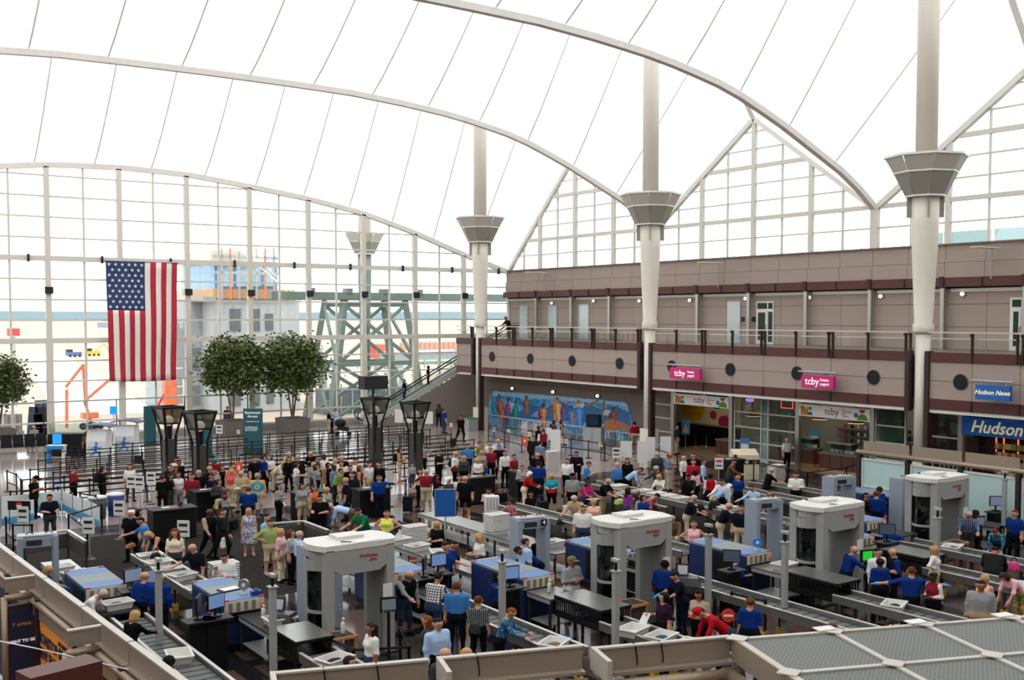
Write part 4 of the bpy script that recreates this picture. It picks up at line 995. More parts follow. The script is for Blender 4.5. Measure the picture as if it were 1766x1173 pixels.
# torch lamps
M_FROST = glassmat('lamp_glass', (0.62, 0.62, 0.58), 0.06, 0.3)
M_LCOL = mat('lamp_column', (70, 68, 66), 0.4, 0.3, var=0.1, scale=4)
def torch(px, lab):
    B = at(px[0], px[1], 4.1); t = thing('torch_lamp', lab, 'lamp', (B.x, B.y, 0), R_(12))
    MB().b2((-0.26, -0.26, 0), (0.26, 0.26, 2.55)).build('column', M_LCOL, t)
    for k in range(4):
        a = k * math.pi / 2 + math.pi / 4; c, s = math.cos(a), math.sin(a)
        MB().beam((0.28 * c, 0.28 * s, 1.2), (0.34 * c, 0.34 * s, 2.7), 0.12, 0.12).beam((0.34 * c, 0.34 * s, 2.7), (0.74 * c, 0.74 * s, 4.05), 0.11, 0.09).build('arm', M_BLACKM, t)
    for k in range(4):
        a = k * math.pi / 2; m = MB(); R0, R1 = 0.3, 0.5; ca, sa = math.cos(a), math.sin(a)
        f = lambda x, y, z: (x * ca - y * sa, x * sa + y * ca, z)
        P = [f(R0, -R0, 3.3), f(R0, R0, 3.3), f(R1, R1, 3.98), f(R1, -R1, 3.98)]; P += [(p[0] * 0.96, p[1] * 0.96, p[2]) for p in P]
        m._add(P, [(0, 1, 2, 3), (7, 6, 5, 4), (0, 4, 5, 1), (1, 5, 6, 2), (2, 6, 7, 3), (3, 7, 4, 0)]); m.build('glass_panel', M_FROST, t)
        MB().beam(f(R1 + 0.03, -R1 - 0.05, 4.03), f(R1 + 0.03, R1 + 0.05, 4.03), 0.08, 0.12).build('rim', M_BLACKM, t)
        MB().beam(f(R0, -R0, 3.28), f(R0, R0, 3.28), 0.06, 0.08).build('rim', M_BLACKM, t)
    MB().blob((0, 0, 3.4), (0.24, 0.24, 0.24), 12, 8).build('globe', emit('globe', (255, 244, 226), 0.5), t)
    MB().cyl((0, 0, 2.55), (0, 0, 3.15), 0.12, n=8).build('neck', M_BLACKM, t)
for px, l in (((290, 700), 'leftmost dark torch lamp with a square glass bowl'), ((344, 708), 'dark torch lamp in front of the teal panel'), ((647, 685), 'dark torch lamp beside the foot of the escalator'), ((716, 692), 'rightmost dark torch lamp under the escalator')): torch(px, l)
# teal signs
def teal(px, ybot, h, w, label, body=None, rz=None):
    B = at(px, ybot, 0); t = thing('teal_sign', label, 'sign', (B.x, B.y, 0), R_(-35) if rz is None else rz)
    MB().box((0, 0, h / 2 + 0.05), (w, 0.2, h)).build('panel', M_TEALS, t); MB().box((0, 0, 0.03), (w * 1.3, 0.6, 0.06)).build('base', M_DGREY, t)
    if body:
        text('lettering', body, 0.22, M_LETW, t, (0, -0.11, h - 0.3), FACE_SOUTH)
        text('lettering', 'Ticketed passengers only', 0.075, M_LETW, t, (0, -0.11, h - 0.72), FACE_SOUTH); text('lettering', 'Boarding pass and\nphoto ID required\nbeyond this point', 0.1, M_LETW, t, (-w * 0.4, -0.11, h - 1.15), FACE_SOUTH, align='LEFT')
teal(437, 785, 2.75, 1.12, 'teal Restricted Access sign beside the middle tree', 'Restricted\nAccess')
teal(259, 768, 2.5, 1.0, 'teal panel seen nearly edge on behind the leftmost torch lamp', None, R_(38))
teal(352, 788, 2.2, 0.95, 'teal panel behind the second torch lamp', None)
# running-man kiosks
M_KIOSK = mat('kiosk_white', (214, 216, 218), 0.5); M_KROOF = mat('kiosk_roof', (74, 96, 126), 0.5); M_RUN = mat('runner_blue', (40, 130, 200), 0.5)
def kiosk(px, yb, label):
    B = at(px, yb, 0); t = thing('check_kiosk', label, 'kiosk', (B.x, B.y, 0), R_(-35))
    MB().prism([(-0.5, 0), (0.45, 0), (0.45, 1.9), (-0.3, 1.9), (-0.5, 1.35)], 'x', -0.55, 0.55).build('body', M_KIOSK, t)
    q = MB()
    for k in range(6): a0 = -0.75 + 0.27 * k; q.beam((a0, 0, 2.12 + 0.14 * math.cos(a0 * 1.8)), (a0 + 0.27, 0, 2.12 + 0.14 * math.cos((a0 + 0.27) * 1.8)), 1.2, 0.06)
    q.build('awning', M_KROOF, t)
    for sx in (-0.5, 0.5): piece('awning_post', t, M_KIOSK, (sx, 0.2, 2.0), (0.06, 0.06, 0.4))
    r = MB(); y = -0.515
    r.blob((0.02, y, 1.2), (0.09, 0.02, 0.09), 10, 6); L = lambda a, b, w: r.beam((a[0], y, a[1]), (b[0], y, b[1]), 0.02, w, up=(0, 0, 1))
    L((0.0, 1.08), (-0.05, 0.78), 0.16); L((-0.02, 1.05), (0.22, 0.92), 0.06); L((0.22, 0.92), (0.3, 1.02), 0.06); L((-0.02, 1.05), (-0.22, 0.95), 0.06); L((-0.22, 0.95), (-0.26, 0.82), 0.06); L((-0.05, 0.8), (0.16, 0.68), 0.08); L((0.16, 0.68), (0.18, 0.45), 0.07); L((-0.05, 0.8), (-0.18, 0.58), 0.08); L((-0.18, 0.58), (-0.38, 0.55), 0.07)
    for k in range(3): L((-0.45, 1.0 - 0.12 * k), (-0.3 , 1.0 - 0.12 * k), 0.03)
    r.build('runner_emblem', M_RUN, t)
kiosk(172, 800, 'left white kiosk with a blue running figure'); kiosk(220, 790, 'right white kiosk with a blue running figure')
B = at(197, 775, 0); t = thing('pole_sign', 'small blue sign on a white pole between the kiosks', 'sign', B, R_(-35)); MB().cyl((0, 0, 0), (0, 0, 2.2), 0.05, n=8).build('pole', M_WHITE, t); MB().box((0, 0, 2.45), (0.45, 0.05, 0.5)).build('board', emit('sky_blue_screen', (20, 150, 240), 0.5), t); MB().lathe([(0.22, 0), (0.22, 0.03)], 12).build('base', M_WHITE, t)
B = at(98, 800, 0); t = thing('check_podium', 'white podium with a bright blue screen near the glass wall', 'podium', B, R_(-35)); MB().box((0, 0, 1.02), (1.0, 0.55, 0.08)).build('top', M_WHITE, t); MB().box((0, -0.28, 0.95), (1.0, 0.03, 0.2)).build('blue_edge', M_RUN, t)
for sx in (-0.42, 0.42): MB().box((sx, 0, 0.5), (0.1, 0.4, 1.0)).build('leg', M_RUN if sx < 0 else M_WHITE, t)
MB().box((0, 0.1, 1.4), (0.5, 0.04, 0.55)).build('screen', MATS['sky_blue_screen'], t)
for k, x in enumerate((118, 160)):
    B = at(x - 4 * k, 790, 0)
B = at(128, 785, 0); t = thing('glass_cabinet', 'black display cabinet with a glass top near the glass wall', 'cabinet', B, R_(-35)); MB().box((0, 0, 0.65), (2.7, 1.1, 1.3)).build('body', M_BLACK, t); MB().box((0, 0, 1.62), (2.6, 1.0, 0.6)).build('glass_case', M_GLASSD, t); MB().box((0.0, 0, 1.34), (2.3, 0.8, 0.06)).build('model', mat('model_grey', (150, 150, 140), 0.7, var=0.3, scale=6), t)
# bench with seats along the glass
B = at(38, 782, 0); t = thing('seat_row', 'row of black airport seats with chrome legs under the glass wall', 'bench', (B.x, B.y, 0), R_(-8))
for k in range(5):
    s = MB().box((-1.5 + 0.65 * k, 0, 0.45), (0.6, 0.55, 0.08)).build('seat', M_BLACK, t); MB().box((-1.5 + 0.65 * k, 0.3, 0.8), (0.6, 0.07, 0.65), rx=-0.15).build('backrest', M_BLACK, t)
for k in range(6): MB().box((-1.82 + 0.65 * k, 0, 0.6), (0.04, 0.5, 0.3)).build('armrest', M_STEEL, t)
for sx in (-1.4, 0.8): MB().box((sx, 0, 0.2), (0.06, 0.5, 0.4)).build('leg', M_STEEL, t)
piece('beam', t, M_STEEL, (-0.2, 0, 0.38), (3.2, 0.08, 0.06))
# ---- queue stanchions
post_me = MB().lathe([(0.032, 0.03), (0.032, 0.93), (0.045, 0.94), (0.045, 1.03), (0.02, 1.05)], 10).mesh('stanchion_post', M_BLACKM)
base_me = MB().lathe([(0.19, 0.0), (0.19, 0.02), (0.05, 0.05)], 14).mesh('stanchion_base', M_BLACKM)
M_BELT = mat('belt_black', (16, 16, 17), 0.8)
belt_me = MB().box((0.5, 0, 0), (1, 0.012, 0.055)).mesh('stanchion_belt', M_BELT)
def stanchion(P, nxt, label, group='queue barrier posts', double=True):
    t = thing('stanchion', label, 'barrier post', (P[0], P[1], 0), group=group)
    share('post', post_me, t); share('base', base_me, t)
    if nxt is not None:
        d = Vector((nxt[0] - P[0], nxt[1] - P[1])); L = d.length
        share('belt', belt_me, t, (d.x / L * 0.03, d.y / L * 0.03, 0.98), (0, 0, math.atan2(d.y, d.x)), (L - 0.06, 1, 1))
        if double: share('belt', belt_me, t, (d.x / L * 0.03, d.y / L * 0.03, 0.45), (0, 0, math.atan2(d.y, d.x)), (L - 0.06, 1, 1))
    return t
ordn = ['first', 'second', 'third', 'fourth', 'fifth', 'sixth', 'seventh', 'eighth', 'ninth', 'tenth', 'eleventh', 'twelfth', 'thirteenth', 'fourteenth', 'fifteenth', 'sixteenth', 'seventeenth', 'eighteenth']
rows = 10
for r in range(rows):
    y = 48.6 + 1.62 * r; x0, x1 = 8.4 + 0.31 * (y - 48.6), 34.0 + 0.2 * r
    if r % 2: x0 += 1.2
    else: x1 -= 1.2
    n = 13; pts = [(x0 + (x1 - x0) * k / n, y) for k in range(n + 1)]
    lx = [at(a, b, 4.1) for a, b in ((290, 700), (344, 708), (647, 685), (716, 692))] + [at(437, 785, 0), at(352, 788, 0), at(172, 800, 0), at(218, 792, 0)]
    pts = [(q[0] + (0.75 if any(math.hypot(q[0] - l.x, q[1] - l.y) < 0.75 for l in lx) else 0), q[1]) for q in pts]
    for k, p in enumerate(pts):
        stanchion(p, pts[k + 1] if k < n else None, '%s black barrier post from the left in the %s queue row from the front' % (ordn[k], ordn[r]), double=(r < 3 or True))
def chain(pxs, label, double=False, z=1.0):
    pts = [at(x, y, z) for x, y in pxs]
    for k, p in enumerate(pts): stanchion(p, pts[k + 1] if k < len(pts) - 1 else None, label % ordn[k], 'single barrier posts', double)
chain([(842, 737), (870, 745), (900, 752), (925, 757), (957, 757)], '%s barrier post of the slanting line left of the mural', True)
chain([(957, 755), (985, 757), (1015, 761), (1043, 765), (1062, 772), (1100, 765), (1138, 776), (1168, 786)], '%s barrier post of the line in front of the mural', True)
chain([(700, 828), (672, 835)], '%s barrier post by the arm of the officer pointing', False)
chain([(12, 812), (28, 818), (38, 830)], '%s barrier post at the front left of the queue', True)
chain([(138, 850), (165, 855), (175, 870), (118, 888), (150, 912)], '%s barrier post near the blue banner line', False)
chain([(10, 893), (22, 905), (55, 905)], '%s barrier post before the seated guard at left', True)
chain([(1300, 795), (1358, 808), (1392, 815), (1460, 806), (1480, 800)], '%s barrier post below the yogurt shop opening', False)
chain([(1262, 1022), (1320, 1036)], '%s barrier post beside the red stop disc', False)
chain([(542, 1090), (610, 1120), (705, 1115), (690, 1085)], '%s barrier post in front of the nearest body scanner', False)
# white boards on stands
def board(px, ytop, ybot, w, h, label, m=M_WHITE, name='sign_board', z0=None, rz=None):
    zt = 1.75 if z0 is None else z0; B = at(px, ytop, zt); t = thing(name, label, 'sign', (B.x, B.y, 0), R_(-42) if rz is None else rz)
    MB().box((0, 0, zt - h / 2), (w, 0.04, h)).build('board', m, t); MB().cyl((0, 0.05, 0), (0, 0.05, zt - 0.1), 0.025, n=8).build('pole', M_GALV, t); MB().lathe([(0.2, 0), (0.2, 0.02)], 12, c=(0, 0.05, 0)).build('base', M_BLACKM, t)
    return t
M_PANW = mat('panel_white', (214, 214, 212), 0.6)
for n, (px, yt, w, h, lab) in enumerate([(688, 706, 0.6, 0.95, 'left blank white board by the escalator foot'), (704, 706, 0.55, 0.95, 'middle blank white board half hidden by the torch lamp'), (739, 710, 0.62, 0.85, 'right blank white board under the escalator'), (958, 741, 0.6, 1.25, 'tall white board to the right of the mural cowboy'),
        (1108, 761, 0.55, 1.15, 'grey framed white panel leaning left of the shop opening'), (1122, 754, 0.5, 1.3, 'taller grey framed white panel beside the middle column'), (1080, 761, 0.6, 0.85, 'white board in front of the column plinth'), (1148, 753, 0.6, 1.2, 'white board standing before the small shop window'), (946, 738, 0.35, 0.75, 'narrow white board in front of the mural end')]):
    board(px, yt, 0, w, h, lab, M_PANW)
M_BLUEB = mat('blue_board', (20, 84, 160), 0.4)
t = board(768, 845, 0, 0.72, 0.95, 'large blank blue board on a pole above the steel table', M_BLUEB, z0=2.05, rz=R_(-30)); MB().box((0, 0.025, 2.05 - 0.475), (0.78, 0.02, 1.01)).build('frame', M_GALV, t)
t = board(411, 797, 0, 0.34, 0.42, 'red sign with a hand symbol held over the crowd', mat('red_card', (226, 78, 52), 0.5), z0=2.1); MB().box((0.02, -0.025, 1.86), (0.1, 0.01, 0.2)).build('symbol', M_WHITE, t)
t = board(905, 754, 0, 0.3, 0.45, 'orange red sign on a thin pole by the barrier line', mat('red_card', (226, 78, 52), 0.5), z0=2.0); MB().box((0, -0.025, 1.8), (0.1, 0.01, 0.14)).build('symbol', M_WHITE, t)
for n, (px, yt, lab) in enumerate([(226, 820, 'white notice with a dog picture on a black stand'), (240, 821, 'plain white notice beside the dog notice'), (260, 814, 'white notice on a pole left of the crowd'), (205, 864, 'white notice above the blue bin'), (39, 874, 'white notice in front of the blue banner at left'), (152, 893, 'white notice on a black post near the left rail'), (316, 898, 'white notice with small figures below the black podium'), (378, 733, 'white notice with figures beside the potted tree'), (1063, 772, 'white notice hanging on the barrier before the mural'), (1240, 790, 'tilted white card with a red mark on the barrier')]):
    t = board(px, yt, 0, 0.42, 0.55, lab, M_PANW, 'notice', 1.45)
    MB().box((0, -0.024, 1.3), (0.3, 0.006, 0.1)).build('print', M_DGREY if n != 9 else M_RED, t); MB().box((0, -0.024, 1.08), (0.3, 0.006, 0.06)).build('print', M_DGREY, t)
for n, (px, y) in enumerate([(411, 745), (778, 733), (852, 741), (877, 744), (913, 749), (938, 757), (968, 760), (976, 761), (1036, 767), (1074, 790)]):
    B = at(px, y, 0.9); o = MB().box((0, 0, 0), (0.2, 0.02, 0.26)).build('belt_card', M_PANW, None, B, R_(-40)); MB().box((0, -0.012, 0), (0.09, 0.005, 0.12)).build('mark', M_ORANGE, o); tag(o, '%s small white card from the left hung on the queue belts' % ordn[n], 'card', 'white cards on the belts')
    MB().cyl((0, 0.02, -0.9), (0, 0.02, 0.1), 0.02, n=6).build('post', M_BLACKM, o)
# blue banners (low barrier panels at left)
M_BAN = mat('banner_blue', (64, 130, 176), 0.6)
def ban_nodes():
    nt, b = nodes_of(M_BAN); tc = nt.nodes.new('ShaderNodeTexCoord'); sx = nt.nodes.new('ShaderNodeSeparateXYZ'); r = ramp(nt, [(0.0, (46, 120, 170)), (0.3, (60, 150, 190)), (0.36, (196, 206, 210)), (0.9, (206, 212, 214))])
    nt.links.new(tc.outputs['Generated'], sx.inputs[0]); nt.links.new(sx.outputs['Z'], r.inputs[0]); nt.links.new(r.outputs[0], b.inputs['Base Color'])
ban_nodes()
def banners(pxs, label, z=1.05):
    pts = [at(x, y, z) for x, y in pxs]
    for k in range(len(pts) - 1):
        a, b = pts[k], pts[k + 1]; d = b - a; o = thing('banner_panel', label % ordn[k], 'banner', (a.x, a.y, 0), math.atan2(d.y, d.x), 'blue banner barrier panels'); L = d.xy.length
        MB().b2((0.05, -0.01, 0.12), (L - 0.05, 0.01, 0.95)).build('cloth', M_BAN, o); MB().cyl((0, 0, 0), (0, 0, 1.05), 0.03, n=8).build('post', M_STEEL, o); MB().lathe([(0.18, 0), (0.18, 0.025)], 12).build('base', M_STEEL, o)
banners([(0, 853), (60, 847), (107, 842)], '%s blue and white banner panel from the left edge')
banners([(107, 842), (125, 850), (142, 856), (158, 862), (172, 870)], '%s blue and white banner panel of the slanting row')
banners([(0, 866), (60, 857)], '%s low blue and white banner panel in front at left')
# bins by the banners
for n, (px, y, m, lab) in enumerate([(168, 855, M_GALV, 'round grey bin beside the slanting banner row'), (199, 850, mat('bin_blue', (24, 60, 130), 0.5), 'round blue bin with a white lid near the banners')]):
    B = at(px, y, 0.95); t = thing('waste_bin', lab, 'bin', (B.x, B.y, 0)); MB().lathe([(0.3, 0), (0.36, 0.85)], 16).build('body', mat('bin_grey', (60, 66, 70), 0.5) if n == 0 else m, t); MB().lathe([(0.38, 0.85), (0.38, 0.92), (0.2, 0.96)], 16).build('lid', M_PANW, t)
B = at(812, 722, 0.9); t = thing('waste_bin', 'grey bin with a green lid at the column foot', 'bin', (B.x, B.y, 0)); MB().box((0, 0, 0.45), (0.8, 0.7, 0.9)).build('body', M_GALV, t); MB().box((0, 0, 0.93), (0.84, 0.74, 0.06)).build('lid', mat('lid_green', (40, 120, 70), 0.5), t)
# television cabinet before the mural
B = at(1024, 775, 0); t = thing('tv_cabinet', 'grey metal cabinet standing before the mural', 'cabinet', (B.x, B.y, 0), R_(-60)); MB().box((0, 0, 0.7), (1.2, 0.6, 1.4)).build('body', mat('cabinet_grey', (136, 138, 136), 0.5), t)
for sx in (-0.3, 0.3): MB().box((sx, -0.31, 0.7), (0.56, 0.02, 1.3)).build('door', M_GALV, t)
t2 = thing('television', 'black boxy television on the grey cabinet', 'television', (B.x, B.y, 1.4), R_(-60)); MB().box((0, 0, 0.4), (0.85, 0.5, 0.75)).build('case', M_BLACK, t2); MB().box((0, -0.26, 0.42), (0.7, 0.02, 0.55)).build('screen', mat('tv_screen', (30, 50, 76), 0.15), t2)
# podiums where documents are checked
def podium(px, y, label, w=1.3, z=1.15, rz=0.0):
    B = at(px, y, z); t = thing('check_podium', label, 'podium', (B.x, B.y, 0), rz); MB().box((0, 0, z / 2), (w, 0.75, z - 0.05)).build('body', M_BLACK, t); MB().box((0, 0, z), (w + 0.12, 0.9, 0.05)).build('top', M_DGREY, t)
    o = MB().box((0.1, 0, z + 0.03), (0.22, 0.16, 0.012)).build('coloured_cards', M_ORANGE, t); MB().box((-0.2, 0.05, z + 0.03), (0.3, 0.2, 0.01)).build('papers', M_PANW, t); MB().box((0.35, 0.1, z + 0.1), (0.12, 0.12, 0.16)).build('lamp', M_DGREY, t)
podium(296, 876, 'leftmost black document podium', 1.6); podium(360, 845, 'black document podium among the left crowd'); podium(533, 848, 'black document podium behind the striped shirt passenger'); podium(640, 842, 'black document podium beside the pointing officer', 1.4)
podium(825, 822, 'black document podium by the red haired officer'); podium(905, 812, 'blue edged document podium under the orange sign'); podium(1262, 792, 'tall black podium left of the beige cabinet', 0.9, 1.35)
# beige cabinet by the shops
B = at(1283, 825, 0); t = thing('sample_cabinet', 'beige sloping cabinet with a dark window band before the shop', 'cabinet', (B.x, B.y, 0), R_(-30)); MB().prism([(-0.45, 0), (0.45, 0), (0.45, 1.3), (0.2, 1.5), (-0.45, 1.25)], 'x', -0.65, 0.65).build('body', mat('beige_enamel', (214, 204, 178), 0.5), t); MB().box((0, -0.46, 0.9), (1.32, 0.03, 0.22)).build('window_band', M_BLACK, t)
for k in range(3): MB().box((-0.4 + 0.4 * k, -0.48, 0.9), (0.2, 0.01, 0.14)).build('indicator', M_MIRR, t)
# escalator info box on torch lamp
B = at(712, 678, 4.7); o = thing('direction_box', 'dark direction sign box over the rightmost torch lamp', 'sign', (B.x, B.y + 4, 0)); MB().box((0, 0, 5.0), (1.3, 0.7, 0.65)).build('box', M_DGREY, o); MB().cyl((0, 0, 0), (0, 0, 4.7), 0.06, n=8).build('pole', M_DGREY, o)
# stroller with the couple
B = at(592, 752, 0); t = thing('stroller', 'black double stroller pushed past the potted tree', 'stroller', (B.x, B.y, 0), R_(-30))
MB().box((0, 0, 0.55), (0.8, 0.6, 0.3), ry=0.2).build('seat', M_BLACK, t); MB().blob((-0.2, 0, 0.9), (0.4, 0.32, 0.3)).build('hood', M_BLACK, t); MB().beam((0.3, 0, 0.5), (-0.75, 0, 1.05), 0.5, 0.04).build('handle', M_BLACKM, t)
for sx in (-0.4, 0.4):
    for sy in (-0.28, 0.28): MB().cyl((sx, sy - 0.03, 0.15), (sx, sy + 0.03, 0.15), 0.15, n=10).build('wheel', M_BLACK, t)
# =================================================================== checkpoint machines
M_SCAN = mat('scanner_grey', (150, 151, 147), 0.5, var=0.03, scale=2); M_SCAN2 = mat('scanner_inner', (120, 121, 118), 0.5); M_SCANT = mat('scanner_top', (206, 205, 198), 0.5, var=0.05, scale=2)
M_DKPANE = glassmat('scanner_glass', (0.42, 0.45, 0.44), 0.05, 0.05, 0.3)
M_LOGO = mat('logo_red', (170, 40, 36), 0.5)
def scanner(cx, cy, label, H=2.85, paper=True):
    t = thing('body_scanner', label, 'body scanner', (cx, cy - 0.1, 0)); W, D = 0.72, 0.62
    for sx in (-1, 1):
        for sy in (-1, 1): MB().b2((sx * (W - 0.02), sy * (D - 0.26), 0), (sx * (W + 0.2), sy * D, H - 0.12)).build('pillar', M_SCAN, t)
    MB().b2((-W - 0.3, -D - 0.05, 0), (W + 0.3, D + 0.05, 0.05)).build('floor_plate', M_DGREY, t)
    oc = [(-W - 0.2, -D), (W + 0.2, -D), (W + 0.34, -D + 0.25), (W + 0.42, 0), (W + 0.34, D - 0.25), (W + 0.2, D), (-W - 0.2, D), (-W - 0.34, D - 0.25), (-W - 0.42, 0), (-W - 0.34, -D + 0.25)]
    MB().prism(oc, 'z', H - 0.14, H).build('top_slab', M_SCANT, t)
    for sy in (-1, 1):
        m = MB(); y0, y1 = sy * (D - 0.22), sy * (D - 0.01)
        m.prism([(-W + 0.02, 2.25), (-W + 0.2, 2.12), (W - 0.2, 2.12), (W - 0.02, 2.25), (W - 0.02, H - 0.12), (-W + 0.02, H - 0.12)], 'y', min(y0, y1), max(y0, y1)); h = m.build('header', M_SCAN, t)
        if sy < 0:
            text('lettering', 'ProVision', 0.12, M_LOGO, h, (0.22, -D - 0.006, 2.52), FACE_SOUTH, bold=0.002); text('lettering', 'ATD', 0.1, M_LOGO, h, (0.34, -D - 0.006, 2.40), FACE_SOUTH, bold=0.002)
    def arc(sx, r0, r1, z0, z1, n=6):
        m = MB(); P = []
        for k in range(n + 1):
            a = -1 + 2 * k / n; y = a * (D - 0.26); b = (1 - a * a)
            P.append((sx * (W + 0.16 + r0 * b), y)); 
        Q = [(sx * (abs(p[0]) - 0.03), p[1]) for p in P]
        m.prism(P + Q[::-1], 'z', z0, z1); return m
    for sx in (-1, 1):
        arc(sx, 0.22, 0, 0.06, 2.2).build('side_glass', M_DKPANE, t); arc(sx, 0.30, 0, 2.22, 2.5).build('side_hood', M_SCAN, t); arc(sx, 0.24, 0, 1.18, 1.26).build('side_rail', M_SCAN, t); arc(sx, 0.2, 0, 2.5, H - 0.13).build('side_upper', M_SCAN, t)
        MB().b2((sx * (W - 0.02), -0.15, 0.05), (sx * (W + 0.1), 0.2, 2.3)).build('scan_mast', M_BLACK if sx < 0 else M_SCAN2, t)
    MB().b2((W - 0.06, -D + 0.25, 0.05), (W, D - 0.25, 2.2)).build('inner_wall', M_SCAN2, t)
    MB().b2((-W - 0.12, -0.45, 1.75), (-W - 0.06, 0.1, 2.25)).build('inner_hood', M_SCAN, t)
    for k in (-1, 1): MB().beam((-W - 0.1, 0.1, 1.3), (-W - 0.1, 0.1 + 0.28 * k, 1.65), 0.03, 0.12).beam((-W - 0.1, 0.1 + 0.28 * k, 1.65), (-W - 0.1, 0.1, 2.0), 0.03, 0.12).build('diamond_mark', mat('pale_green_plastic', (150, 166, 152), 0.5), t)
    tp = MB().b2((-0.35, -0.1, H), (0.35, 0.42, H + 0.08)).build('top_box', M_SCANT, t); MB().b2((-0.28, 0.45, H), (0.1, 0.6, H + 0.03)).build('top_handle', M_DGREY, tp)
    MB().box((0.25, -0.42, H + 0.008), (0.75, 0.3, 0.012), rz=0.15).build('top_papers', M_PANW, tp); MB().tube([(-0.3, -0.35, H + 0.02), (-0.45, -0.45, H + 0.05), (-0.2, -0.5, H + 0.02)], 0.012, 5).build('cable', M_BLACK, tp)
    if paper: MB().box((W + 0.0, -D - 0.012, 1.55), (0.26, 0.01, 0.42)).build('notice', M_PANW, t)
SC = [(11.75, 23.9, 'nearest body scanner portal on the left'), (19.35, 22.1, 'body scanner portal behind the woman with blue gloves'), (25.6, 20.55, 'body scanner portal beside the three standing officers'), (33.1, 21.9, 'farthest right body scanner portal before the glass screens')]
for a in SC: scanner(*a)
# walk-through metal detectors
M_DET = mat('detector_blue_grey', (138, 148, 160), 0.5)
def detector(cx, cy, label, rz=0.0, num=None, solid=False):
    t = thing('metal_detector', label, 'metal detector', (cx, cy, 0), rz)
    for sx in (-1, 1): MB().b2((sx * 0.38, -0.35, 0), (sx * 0.52, 0.35, 2.2)).build('side_panel', M_DET, t)
    MB().b2((-0.38, -0.3, 1.92), (0.38, 0.3, 2.18)).build('lintel', M_DET, t); MB().b2((-0.5, -0.22, 2.2), (0.5, 0.22, 2.24)).build('top_tray', M_GALV, t)
    MB().b2((-0.3, -0.32, 1.98), (0.1, -0.3, 2.12)).build('display', M_DGREY, t)
    for sx in (-0.3, 0.2): MB().tube([(sx, 0, 2.24), (sx + 0.1, 0.05, 2.3), (sx + 0.2, 0, 2.25)], 0.015, 5).build('cable', M_DGREY, t)
    if num:
        MB().b2((0.22, -0.37, 2.0), (0.4, -0.352, 2.19)).build('number_plate', M_BLACK, t); text('lettering', num, 0.17, M_LETW, t, (0.31, -0.375, 2.095), FACE_SOUTH)
    for sz in (0.5, 0.62): MB().cyl((0.44, -0.36, sz), (0.44, -0.352, sz), 0.02, n=8).build('screw', M_WHITE, t)
detector(19.0, 26.25, 'walk through metal detector carrying the number 4', R_(-12), '4'); detector(27.3, 24.4, 'walk through metal detector left of the middle scanner', R_(-12)); detector(33.6, 26.3, 'walk through metal detector behind the farthest scanner', R_(-12)); detector(6.2, 32.0, 'walk through metal detector at the far left behind the billboard wall', R_(-8)); detector(35.4, 24.6, 'tall grey metal detector against the glass screens', R_(-12))
detector(12.1, 26.3, 'grey metal detector behind the nearest scanner', R_(-6))
# x-ray machines
M_XBLUE = mat('xray_blue', (22, 40, 84), 0.45); M_XTOP = mat('xray_top_blue', (92, 124, 168), 0.6, var=0.06, scale=2); M_XGREY = mat('xray_top_grey', (122, 132, 134), 0.6, var=0.05, scale=3); M_IVORY = mat('ivory_panel', (204, 198, 180), 0.5); M_TAG = mat('red_tag', (214, 60, 90), 0.5)
M_OAK2 = mat('tan_slat', (128, 118, 98), 0.6); M_SEATB = mat('bright_blue_plastic', (30, 110, 190), 0.5)
def xray(cx, y0, y1, label, h=1.3, w=1.02):
    t = thing('xray_machine', label, 'x-ray machine', (cx, 0, 0)); hw = w / 2; L = y1 - y0
    MB().b2((-hw, y0, 0.2), (hw, y1, h - 0.06)).build('body', M_XBLUE, t); MB().b2((-hw + 0.04, y0 + 0.05, 0), (hw - 0.04, y1 - 0.05, 0.2)).build('plinth', M_BLACK, t)
    for a, b, m in ((0.0, 0.26, M_XTOP), (0.265, 0.7, M_XGREY), (0.705, 1.0, M_XTOP)): piece2('top_panel', t, m, (-hw - 0.01, y0 + L * a, h - 0.06), (hw + 0.01, y0 + L * b, h))
    piece2('end_cap', t, M_IVORY, (-hw, y0 - 0.03, h - 0.3), (hw, y0 - 0.001, h - 0.02)); piece2('end_cap', t, M_IVORY, (-hw - 0.01, y1 - 0.05, h), (hw + 0.01, y1, h + 0.015))
    for k in range(8): piece2('curtain_slat', t, M_IVORY if k % 2 else M_OAK2, (-hw + 0.1 + 0.1 * k, y0 - 0.045, h - 0.28), (-hw + 0.18 + 0.1 * k, y0 - 0.031, h - 0.06))
    piece2('tunnel', t, M_BLACK, (-hw + 0.12, y0 - 0.02, 0.75), (hw - 0.12, y0 + 0.02, h - 0.3)); piece2('side_panel', t, M_BLACK, (-hw - 0.02, y0 + 0.3, 0.3), (-hw - 0.001, y0 + L * 0.55, h - 0.12)); piece2('side_panel', t, M_XBLUE, (-hw - 0.02, y0 + L * 0.57, 0.3), (-hw - 0.001, y1 - 0.1, h - 0.12))
    for sx in (-1, 1):
        for yy in (y0 + 0.02, y1 - 0.06): piece('corner_tag', t, M_TAG, (sx * (hw - 0.06), yy, h + 0.012), (0.12, 0.08, 0.025))
    piece('warning_lamp', t, mat('amber', (230, 140, 40), 0.4), (hw - 0.06, y0 - 0.02, h - 0.2), (0.1, 0.06, 0.1))
    return t
